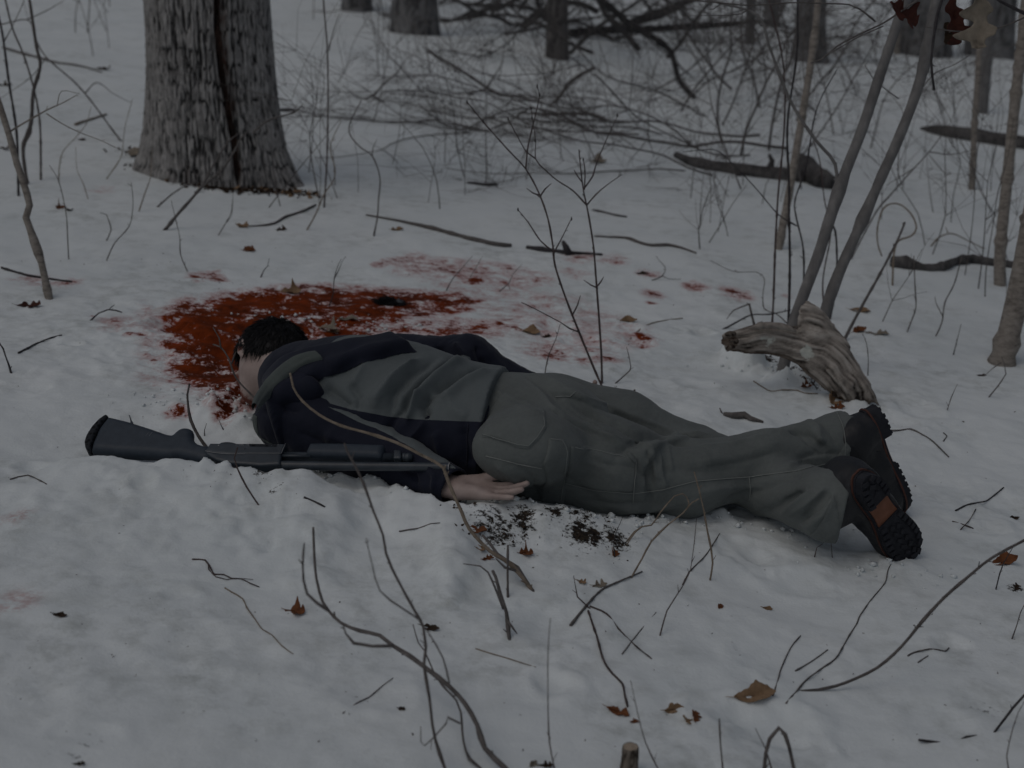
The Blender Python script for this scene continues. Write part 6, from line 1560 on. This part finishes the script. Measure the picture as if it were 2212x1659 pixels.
shoot('thin dark stalk at the right foot of the oak, front', r('r1', [(1415, 1525), (1460, 1450), (1500, 1370), (1510, 1250)]), 1.4, M_twig, .0, [r('r1', [(1470, 1440), (1500, 1400), (1510, 1300)])])
shoot('thin red-brown stem left of the twin stems', r('r6', [(580, 450), (590, 250), (598, 0)])+r('r3', [(605, 1500), (620, 1250), (660, 800), (650, 400), (560, 0)]), 2.6, M_twigred, .1, (), .7, 'stem')
shoot('dark straight stem left of the twin stems', r('r6', [(685, 450), (692, 250), (695, 0)])+r('r3', [(690, 1400), (690, 1200), (680, 800), (740, 350), (745, -20)]), 3.2, M_twigdark, .1, (), .7, 'stem')
shoot('kinked slim stem directly left of the twin stems', r('r6', [(768, 460), (785, 150)])+r('r3', [(780, 1600), (735, 1400), (730, 1290), (800, 1080), (850, 780), (900, 630), (1000, 450)]), 2.4, M_twigdark, .05, [r('r3', [(740, 1465), (620, 1390), (500, 1250), (400, 1140), (280, 1020), (200, 970), (0, 985)])], .5, 'stem')
shoot('slim stem between the twin stems', r('r6', [(918, 390), (910, 150)])+r('r3', [(960, 1500), (920, 1300), (890, 1050), (840, 880)]), 1.8, M_twigred, .05, (), .6, 'stem')
shoot('dark slim stem at the right of the twin stems base', r('r6', [(955, 410), (985, 250), (998, 120), (1000, 0)])+r('r3', [(990, 1500), (960, 1440)]), 2.6, M_twigdark, .05, (), .7, 'stem')
shoot('straight grey stem leaning right from behind the log', r('r6', [(1045, 548), (1110, 420), (1180, 292), (1260, 150), (1340, 0)])+r('r3', [(1400, 1540), (1440, 1440)]), 3.8, M_twiggrey, .1, (), .6, 'stem')
shoot('slender arching stem right of the twin stems with side twigs', r('r3', [(1090, 1680), (1250, 1380), (1340, 1270), (1420, 1180), (1500, 1090), (1600, 980), (1720, 820)]), 2.0, M_twig, .3, [r('r3', [(1420, 1200), (1395, 1090), (1412, 900), (1425, 720), (1300, 560)]), r('r3', [(1600, 985), (1750, 1000), (1900, 965)]), r('r3', [(1500, 1090), (1420, 1140), (1320, 1200)])], .5, 'stem')
shoot('looping vine-like twig on the right over the crooked limb', r('r3', [(1360, 1850), (1370, 1640), (1400, 1560), (1480, 1530), (1515, 1480), (1490, 1400), (1420, 1330), (1350, 1320), (1295, 1360), (1262, 1480), (1265, 1580), (1290, 1659)]), 2.2, M_twigpale, .05, (), .7)
shoot('arching twig over the snow at right, left of the pale trunk', r('r3', [(1610, 1595), (1660, 1540), (1720, 1515), (1770, 1520), (1850, 1560), (1990, 1630)]), 1.8, M_twigpale, .2, [r('r3', [(1720, 1515), (1705, 1470)])], .6)
shoot('wispy stem beyond the log, right', r('r6', [(1455, 492), (1490, 400), (1512, 330), (1505, 180), (1498, 0)]), 1.6, M_twig, .1, (), .7)
shoot('wispy double stem further right beyond the log', r('r6', [(1640, 520), (1680, 430), (1700, 300), (1760, 180), (1810, 0)]), 1.7, M_twig, .1, [r('r6', [(1690, 400), (1640, 300), (1635, 260)])], .7)
shoot('short dark stalk between log and right trunk', r('r6', [(1755, 640), (1780, 540), (1805, 440)]), 1.6, M_twigdark)
shoot('twig crossing in front of the mottled trunk', r('r6', [(1985, 915), (2060, 820), (2095, 765), (2085, 700), (2065, 650)]), 1.8, M_twiggrey, .0, [r('r6', [(2065, 690), (2000, 735), (1955, 780)])])
shoot('thin leaning stalk right of the log', r('r6', [(1715, 1000), (1740, 920), (1780, 830)]), 1.4, M_twig)
shoot('wiry stalk beside the tan leaves behind the log', r('r6', [(1200, 775), (1203, 660), (1190, 560), (1165, 500)]), 1.4, M_twig)
lying('wiry twig on the snow in front of the log', r('r6', [(460, 810), (520, 850), (575, 876), (650, 868), (740, 870), (790, 888), (875, 892)]), 1.4, M_twigpale, .8)
shoot('forked driftwood-like twig left of the log', r('r6', [(468, 460), (450, 390), (432, 310)]), 3.0, M_twig, .0, [r('r6', [(432, 312), (380, 330), (330, 352), (285, 410)])], .8)
shoot('dark twig lying up against the log, left end', r('r6', [(270, 472), (330, 440), (380, 412), (450, 380), (560, 378), (700, 350)]), 2.4, M_twigdark, .1, (), .5)
shoot('wiry arched twig above the log, left', r('r6', [(680, 440), (640, 400), (600, 370), (530, 345), (520, 250), (530, 150), (480, 105), (330, 100), (180, 30)]), 1.6, M_twig, .2)
lying('pale twig on the snow right of the far hand', r('r5', [(1872, 538), (1930, 480), (2000, 440), (2090, 418), (2212, 402)]), 1.6, M_twigpale, .7)
shoot('kinked twig right of the budded shoots', r('r5', [(1778, 825), (1870, 742), (1876, 720), (1862, 640), (1848, 590)]), 1.7, M_twig, .03)
shoot('thin stalk standing left of the budded shoots', r('r5', [(1322, 808), (1320, 760), (1345, 640), (1390, 540), (1418, 440)]), 1.7, M_twig)
shoot('tiny curled twig by the far hand', r('r5', [(1762, 925), (1765, 870), (1785, 842)]), 1.3, M_twigdark)
shoot('thin crossing twigs at the far right end of the red spots', r('r5', [(680, 225), (720, 150), (790, 70), (850, 0)]), 1.4, M_twig, .05, [r('r5', [(835, 140), (870, 80), (915, 0)])])
shoot('thin twig spray above the red spots', r('r5', [(1025, 230), (1090, 170), (1110, 120), (1170, 55)]), 1.3, M_twig, .05, [r('r5', [(1090, 215), (1085, 180)])])
shoot('forked stalk above the right-hand red streaks', r('r5', [(2015, 158), (2080, 130), (2100, 75), (2060, 30), (2040, 0)]), 1.4, M_twig, .05, [r('r5', [(2080, 130), (2120, 148), (2200, 152)])])
# branches reaching in near the top right, with dead leaves hanging from them
near_dep = 2.9
def hang(label, pix, w, mat, dep, tip=.7, sides_=()):
    t = plant('branch', label, 'branch', [(pix, w, w*tip, {'dep': dep, 'ext': 0})]+[(b, w*.6, w*.3, {'on': 1}) for b in sides_], mat, sides=7, knob=.05)
    return t
hang('pale thin branch crossing the top right corner with dead leaves', r('r3', [(2330, 60), (2212, 115), (2050, 180), (1850, 205), (1700, 195), (1560, 170)]), 2.2, M_twiggrey, 3.2, .5)
hang('pale bough reaching in from the top edge past the hanging maroon leaf', r('r3', [(1700, -60), (1530, 0), (1420, 70), (1300, 150), (1150, 220), (1000, 300), (900, 385), (830, 408)]), 2.6, M_twiggrey, 3.6, .5, [r('r3', [(1300, 170), (1150, 235), (1000, 320), (880, 400)])])
hang('dark straight twig hanging down from the top right', r('r3', [(1700, -60), (1680, 0), (1655, 80), (1640, 150), (1622, 280), (1610, 400), (1618, 500), (1630, 582)]), 3.2, M_twigdark, 2.9, .9)
hang('dark branch in the extreme top right corner', r('r3', [(1980, -60), (2060, 10), (2130, 45), (2212, 85), (2330, 150)]), 3.6, M_twigdark, 3.0, .9)
hang('long level thin branch across the top right, left of the leaves', r('r3', [(1250, 140), (1150, 60), (1080, 30), (900, 22), (700, 18), (450, 35), (250, 20), (40, 0)]), 1.9, M_twig, 4.2, .6, [r('r3', [(450, 35), (380, 90), (200, 100), (0, 102)]), r('r3', [(250, 22), (200, 60), (160, 62)])])
# ------------------------------------------------------------------ dead leaves, litter, stump, tuft
def leaf_mesh(kind, size, curl, seed):
    """a curled leaf blade with lobes or teeth, a midrib crease and a little thickness"""
    rs = np.random.default_rng(seed)
    n, m = 41, 11
    t = np.linspace(0, 1, n)
    def side():
        ph = rs.random()*6.28; j = 1+.25*np.interp(t, np.linspace(0, 1, 7), rs.normal(size=7))
        if kind == 'oak': return .27*np.sin(math.pi*np.clip(t*.97+.015, 0, 1))**.65*(.5+.7*t)*(1+.42*np.tanh(1.8*np.sin(t*2*math.pi*(2.6+.5*rs.random())+ph)))*j
        if kind == 'lobed': return .36*np.sin(math.pi*np.clip(t*.97+.015, 0, 1))**.8*(1+.30*np.tanh(1.5*np.sin(t*2*math.pi*(1.8+.6*rs.random())+ph))+.06*np.sin(t*40+ph))*j
        return .25*np.sin(math.pi*t**.85)**.85*(1+.05*np.sin(t*46+ph))*j
    wl_, wr_ = np.maximum(side(), .012), np.maximum(side(), .012)
    for w in (wl_, wr_): w[0] = w[-1] = .006
    s = np.linspace(-1, 1, m)
    T, S = np.meshgrid(t, s, indexing='ij')
    X = T-.5+.10*np.abs(S)*np.sin(T*3.0); Y = np.where(S < 0, S*wl_[:, None], S*wr_[:, None])
    Zc = .55*curl*(Y*Y)*3.2+.30*curl*(X*X)+.05*np.abs(S)*0
    Zc = Zc-.02*np.exp(-(S/.2)**2)+.05*curl*np.sin(X*9+rs.random()*6)*np.abs(S)
    Zc = Zc+.03*fbm(X*4, Y*6, seed=seed)
    V = np.stack([X, Y, Zc], -1).reshape(-1, 3)*size
    i = np.arange(n-1)[:, None]*m; j = np.arange(m-1)[None]
    Q = np.stack([i+j, i+j+1, i+m+j+1, i+m+j], -1).reshape(-1, 4)
    N = vnormals(V, Q); th = .0007
    V2 = np.vstack([V+N*th, V-N*th]); nb = len(V)
    edge = np.concatenate([np.arange(m), np.arange(1, n)*m+m-1, (n-1)*m+np.arange(m-2, -1, -1), np.arange(n-2, 0, -1)*m])
    e2 = np.roll(edge, -1)
    return V2, [np.vstack([Q, Q[:, ::-1]+nb, np.stack([edge, edge+nb, e2+nb, e2], 1)])]
def rotm(rx, ry, rz):
    c, s = math.cos, math.sin
    X = np.array([[1, 0, 0], [0, c(rx), -s(rx)], [0, s(rx), c(rx)]]); Y = np.array([[c(ry), 0, s(ry)], [0, 1, 0], [-s(ry), 0, c(ry)]]); Zm = np.array([[c(rz), -s(rz), 0], [s(rz), c(rz), 0], [0, 0, 1]])
    return Zm@Y@X
LEAVES = [  # label, pixel, length in pixels, kind, material, curl, tilt (x, y, z degrees)
    ('large curled tan leaf with pin holes, lower right', 1630, 1505, 92, 'plain', 0, .9, (40, -10, 8)), ('russet pointed leaf beside the thin shoot, bottom', 1335, 1540, 52, 'plain', 1, .8, (30, 10, -25)), ('tiny russet leaf right under the pointed russet leaf', 1370, 1560, 18, 'lobed', 1, .6, (10, 0, 30)),
    ('russet leaf half curled, left of a pair at lower right', 1455, 1535, 46, 'plain', 0, 1.2, (50, 0, 20)), ('upright russet oak leaf, right of the pair at lower right', 1502, 1552, 44, 'oak', 1, .9, (65, 0, 80)), ('upright tan oak leaf between the pair at lower right', 1484, 1560, 36, 'oak', 0, .9, (60, 10, 100)),
    ('folded russet leaf with long stalk, lower left', 637, 1323, 44, 'lobed', 1, 1.0, (25, 0, -10)), ('orange-brown leaf under the bowed shoot, right edge', 2168, 1216, 62, 'plain', 1, 1.1, (30, -15, 12)), ('dark curled leaf at far left below the sapling', 62, 662, 50, 'oak', 4, .9, (35, 0, 5)),
    ('hanging brown leaf cluster left of the oak, upper half', 130, 450, 26, 'lobed', 1, 1.1, (60, 0, 70)), ('hanging brown leaf cluster left of the oak, lower half', 146, 455, 24, 'lobed', 2, 1.1, (60, 20, 110)), ('dark leaf clump on the snow left of the oak', 222, 150, 36, 'oak', 2, .9, (20, 0, -20)),
    ('dark leaf at the left edge beside the oak, higher one', 10, 185, 30, 'oak', 2, .9, (20, 0, 10)), ('dark leaf at the left edge, lower one', 8, 322, 28, 'oak', 2, .9, (20, 0, -30)), ('small black leaf on the snow left of the oak root', 176, 302, 22, 'plain', 2, .7, (15, 0, -30)),
    ('yellowish oak leaf twisted below the oak on the right', 525, 490, 40, 'oak', 0, 1.0, (20, 0, -50)), ('dark leaf scrap below the oak, right', 606, 497, 28, 'oak', 2, 1.0, (40, 0, 60)), ('reddish leaf scrap on the snow above the red patch', 537, 542, 28, 'lobed', 1, 1.0, (35, 0, 20)),
    ('curly tan leaf beside the long peeled stick', 858, 497, 28, 'plain', 0, 1.2, (20, 0, 30)), ('tan pebble-like leaf below the twiggy bushes', 1290, 350, 40, 'lobed', 3, .9, (30, 0, -15)), ('brown leaf caught at the near end of the log', 1800, 868, 40, 'lobed', 0, 1.1, (60, 0, 60)),
    ('dark russet leaf under the near end of the log', 1808, 882, 34, 'oak', 1, 1.1, (30, 0, 20)), ('pale tan leaf on the snow right behind the log, larger one', 1895, 722, 50, 'oak', 3, .5, (8, 0, -4)), ('russet curled leaf tip beside the pale tan leaf', 1856, 716, 34, 'plain', 1, 1.3, (30, -20, 20)),
    ('tan flattened leaf behind the leaning grey stem', 1858, 672, 44, 'plain', 0, .6, (10, 0, -8)), ('russet leaf tucked under the arch of the log', 1740, 818, 26, 'lobed', 1, 1.0, (50, 0, 40)), ('pale tan leaf lying on the red patch, near the tuft', 752, 690, 40, 'lobed', 3, .7, (14, 0, 10)),
    ('pale curled leaf at the edge of the red patch behind the hood', 708, 712, 44, 'lobed', 3, 1.0, (20, 0, -20)), ('small pale leaf half soaked in the red patch', 722, 718, 24, 'oak', 0, 1.0, (25, 0, 40)), ('yellow-brown crumpled leaf on the far edge of the red patch', 628, 632, 44, 'lobed', 0, 1.2, (35, 0, 10)),
    ('curved yellowish leaf strip right of the red patch', 1145, 718, 50, 'plain', 0, 1.3, (25, 0, -30)), ('tan leaf on the snow behind the hip', 1357, 694, 38, 'plain', 0, .9, (18, 0, 8)), ('dark leaf by the far hand', 1362, 855, 32, 'oak', 2, 1.0, (40, 0, -40)),
    ('small grey leaf scrap behind the jacket', 1020, 730, 20, 'oak', 2, .9, (25, 0, 10)), ('brown leaf scrap above the red spots, right', 1388, 592, 26, 'plain', 2, .8, (15, 0, 20)), ('tan ragged leaf beside the forked twig, larger scrap', 1295, 1266, 34, 'oak', 3, .8, (15, 0, 20)),
    ('tan ragged leaf beside the forked twig, smaller scrap', 1254, 1258, 26, 'oak', 0, .9, (20, 0, -30)), ('tan leaf in the litter left of the dark thaw patch', 1040, 1185, 34, 'oak', 0, 1.0, (25, 0, -60)), ('russet leaf in the litter left of the dark thaw patch', 1052, 1208, 26, 'oak', 1, 1.0, (35, 0, 40)),
    ('brown rolled leaf in the litter, top left', 1028, 1148, 48, 'plain', 1, 1.3, (15, 0, -6)), ('russet leaf at the right end of the thaw patch', 1328, 1198, 26, 'lobed', 1, 1.1, (45, 0, 70)), ('brown leaf in the hollow of the litter', 1136, 1196, 30, 'lobed', 1, 1.0, (40, 0, 20)),
    ('small brown leaf on the snow right of the forked twigs', 1556, 1312, 20, 'plain', 1, .9, (30, 0, 60)), ('small tan leaf on the snow below the knee', 1658, 1316, 22, 'plain', 0, .6, (10, 0, -10)), ('small brown leaf speck at lower centre', 868, 1533, 16, 'lobed', 2, .9, (20, 0, 0)),
    ('black twisted leaf at the right edge', 2195, 1272, 26, 'oak', 2, 1.1, (45, 0, 60)), ('dark leaf scrap right of the lower boot', 2190, 1120, 24, 'plain', 2, .9, (20, 0, 10)), ('brown leaf sliver near the right trunk', 2120, 812, 20, 'plain', 2, .9, (20, 0, 20)),
    ('tan leaf edge poking in at the bottom', 1152, 1652, 28, 'plain', 3, .9, (60, 0, 60)), ('dark brown leaf edge at the bottom centre', 1180, 1655, 30, 'oak', 2, .9, (20, 0, 10)), ('small black bark flake on the snow at lower left', 130, 1330, 32, 'plain', 2, .8, (12, 0, -8)),
    ('black bark flake beside the foreground shoots', 930, 1358, 40, 'plain', 2, .4, (14, 0, -14)), ('dark crumb of leaf near the lower left corner', 172, 1652, 22, 'oak', 2, .9, (20, 0, 20)), ('dark scrap on the snow beyond the far sleeve', 1180, 728, 22, 'oak', 2, .9, (30, 0, 30))]
for i, (lab, px, py, L, kind, mi, curl, rot) in enumerate(LEAVES):
    p = snow_hit(px, py); k = depth_of(p)/FPX; sz = L*k
    V, F = leaf_mesh(kind, sz, curl, 300+i)
    rot = (rot[0]*.55, rot[1]*.6, rot[2])
    V = V@rotm(*[R_(a) for a in rot]).T
    V[:, 2] -= np.percentile(V[:, 2], 12)-.0005
    t = empty('leaf', p); tag(t, lab, 'leaf')
    part('blade', V+p, F, M_leaf[mi], t)
    d = rotm(*[R_(a) for a in rot])@np.array([-1, 0, .1]); q = p+np.array([0, 0, .003])+d*sz*.46
    mb = MB(); tube(mb, [p+[0, 0, .004], q, q+d*sz*.25+[0, 0, sz*.05]], [.0007, .0009, .0006], 4, .01); V, F = mb.get(); part('stalk', V, F, M_leaf[mi], t)
# leaves hanging from the near branches, top right
for i, (lab, px, py, L, kind, mi, dep, rot) in enumerate([
    ('dark maroon leaf hanging folded from the pale bough', 1950, 28, 92, 'oak', 4, 3.6, (70, 30, 25)), ('large maroon oak leaf hanging behind the tan one, top right', 2062, 40, 110, 'oak', 4, 3.25, (85, 75, 10)),
    ('large tan oak leaf hanging in front, top right', 2112, 36, 130, 'oak', 3, 3.18, (95, 85, -20)), ('small grey-brown leaf hanging beside the large maroon one', 2052, 72, 52, 'lobed', 2, 3.3, (80, 60, 0))]):
    V, F = leaf_mesh(kind, L*dep/FPX, .8, 400+i); V = V@rotm(*[R_(a) for a in rot]).T; p = P(px, py, dep)
    t = empty('leaf', p); tag(t, lab, 'leaf'); part('blade', V+p, F, M_leaf[mi], t)
    mb = MB(); top = p+np.array([0, 0, L*dep/FPX*.42]); tube(mb, [p, top, top+[.004, .004, .03]], [.001, .001, .0008], 4, .01); V, F = mb.get(); part('stalk', V, F, M_leaf[mi], t)
# leaf litter: what nobody could count
def litter(name, label, spots, n, size, mats, seed, flat=.5):
    rs = np.random.default_rng(seed); mb = MB()
    F = np.array([(0, 1, 2), (0, 2, 3), (2, 1, 0), (3, 2, 0)])
    for k in range(n):
        px, py, sx, sy = spots[rs.integers(len(spots))]
        c = hit(px, py); x, y = c[0]+rs.normal()*sx, c[1]+rs.normal()*sy; s = size*(.35+rs.random())
        q = np.array([(-1, 0, 0), (0, -.5, .1), (1, 0, .15), (0, .55, .05)])*s*(1+.3*rs.normal(size=(4, 3)))
        q = q@rotm(rs.normal()*flat, rs.normal()*flat, rs.random()*6.28).T
        mb.add(q+[x, y, snow_z(x, y)+s*.25], F)
    V, F = mb.get(); o = link(name, mesh_from(name, V, F, mats, False)); o['kind'] = 'stuff'; o['label'] = label
litter('leaf_litter', 'dark wet litter showing through the snow by the thigh', [(1265, 1182, .05, .035), (1225, 1160, .05, .03), (1320, 1190, .035, .025), (1280, 1150, .04, .03)], 130, .004, M_leaf[2], 1, .9)
litter('leaf_litter', 'brown leaf scraps under the arching pale branch', [(1050, 1185, .04, .04), (1090, 1200, .04, .03), (1130, 1175, .025, .04), (1035, 1150, .04, .012)], 80, .005, M_leaf[2], 2, .8)
litter('leaf_litter', 'brown litter packed against the foot of the oak', [(x, y, .07, .05) for x, y in ((300, 335), (340, 362), (390, 385), (440, 400), (490, 408), (540, 410), (590, 414), (635, 416))], 700, .015, M_leaf[2], 3, .7)
litter('leaf_litter', 'tan leaf scraps along the foot of the oak', [(x, y, .06, .04) for x, y in ((360, 372), (440, 396), (500, 400), (540, 405), (640, 418))], 160, .02, M_leaf[0], 4, .7)
litter('leaf_litter', 'dark specks of debris under the weathered log', [(1665, 772, .05, .05), (1720, 800, .07, .03), (1770, 835, .04, .02)], 160, .006, M_leaf[2], 5, .9)
litter('leaf_litter', 'scattered dark crumbs of bark on the foreground snow', [(560, 1100, .08, .05), (430, 1240, .3, .2), (1500, 1330, .4, .2), (1900, 1350, .3, .2), (250, 1500, .3, .2), (1000, 1450, .3, .2), (2050, 1500, .2, .15), (200, 860, .3, .3)], 170, .0026, M_leaf[2], 6, .8)
litter('leaf_litter', 'scattered dark crumbs on the snow behind the person', [(300, 560, .5, .3), (900, 590, .5, .3), (1400, 640, .5, .3), (1900, 900, .5, .3), (2000, 620, .5, .4), (480, 610, .1, .04)], 170, .0035, M_leaf[2], 7, .8)
# leaves lying against the oak
for i, (lab, px, py, L, mi, rot) in enumerate([('pinkish flat leaf leaning on the oak root, left', 296, 335, 44, 3, (50, 0, -35)), ('large folded tan leaf at the oak foot, centre right', 492, 388, 74, 0, (30, 10, -8)), ('tan leaf under the large folded one at the oak foot', 512, 402, 60, 1, (20, -10, 12)), ('pale leaf by the oak foot, left of centre', 358, 358, 44, 3, (40, 0, -25))]):
    p = snow_hit(px, py); sz = L*depth_of(p)/FPX; V, F = leaf_mesh('plain', sz, 1.0, 500+i); V = V@rotm(*[R_(a) for a in rot]).T; V[:, 2] -= V[:, 2].min()-.004
    t = empty('leaf', p); tag(t, lab, 'leaf'); part('blade', V+p-[0, .03, 0], F, M_leaf[mi], t)
    mb = MB(); tube(mb, [p-[0, .03, -.01], p+[-.02, -.03, .02], p+[-.05, -.03, .02]], [.001, .0014, .001], 4, .02); V, F = mb.get(); part('stalk', V, F, M_leaf[mi], t)
# dark fibrous tuft on the red patch
def tuft():
    c = snow_hit(842, 656); rs = np.random.default_rng(9); t = empty('tuft', c); tag(t, 'dark matted tuft of strands lying on the red patch', 'tuft')
    mb = MB()
    for k in range(620):
        a = rs.normal()*.028; b = rs.normal()*.014
        p = c+np.array([a, b, .004+.020*math.exp(-(a/.035)**2-(b/.02)**2)*rs.random()])
        d = unit([-1+rs.normal()*.35, rs.normal()*.35, rs.normal()*.25]); L = .02+.03*rs.random()
        pts = [p]
        for q in range(3):
            d = unit(d+rs.normal(size=3)*.22+[0, 0, -.12]); x = pts[-1]+d*L/3; x[2] = max(x[2], c[2]-.002); pts.append(x)
        tube(mb, pts, [.0011, .0012, .0009, .0003], 3, 1, capped=False)
    V, F = mb.get(); part('strands', V, F, M_hair, t)
    th, ph = np.meshgrid(np.linspace(.05, 1.6, 9), np.linspace(0, 2*math.pi, 25)[:-1], indexing='ij')
    D = np.stack([np.sin(th)*np.cos(ph), np.sin(th)*np.sin(ph), np.cos(th)], -1).reshape(-1, 3)
    D = D*(1+.18*fbm(D[:, 0]*3, D[:, 1]*3, D[:, 2]*3, seed=3))[:, None]
    i = np.arange(8)[:, None]*24; j = np.arange(24)[None]; Q = np.stack([i+j, i+24+j, i+24+(j+1) % 24, i+(j+1) % 24], -1).reshape(-1, 4)
    part('matted_core', c+D*[.040, .020, .022]+[-.002, 0, -.003], Q, M_hair, t)
    part('pale_end', c+D*[.020, .015, .019]+[.032, -.002, -.003], Q, mat_noise('grey_matted_end', [(.3, (.03, .035, .04)), (.7, (.11, .125, .135))], 60, .6, stretch=(.3, 1, 1), bstr=.6, bdist=.004), t)
tuft()
# cut sapling stump at the bottom edge
def stump():
    b = snow_hit(1357, 1668); k = depth_of(b)/FPX; r0 = 17*k; h = 62*k
    t = empty('stump', b); tag(t, 'short sawn sapling stump standing in the snow at the bottom edge', 'stump')
    V, Q, A = trunk_mesh(b-[0, 0, .02], b+[.003, .002, h], r0*1.12, r0*.98, 40, 40, r0*.15, .02, .0016, 150, 40, 5); part('bark', V, Q, make_bark('stump_bark', (.05, .04, .032), (.22, .19, .16), 3), t, True, A)
    th = np.arange(40)*2*math.pi/40; c = b+[.003, .002, h-.001]
    V = np.vstack([c+np.stack([np.cos(th), np.sin(th), 0*th], 1)*r0*.95, c+[0, 0, .0015]]); F = np.stack([np.arange(40), (np.arange(40)+1) % 40, np.full(40, 40)], 1)
    part('cut_face', V, F, mat_noise('cut_wood', [(.3, (.30, .24, .18)), (.7, (.46, .39, .31))], 90, .8), t, False)
stump()
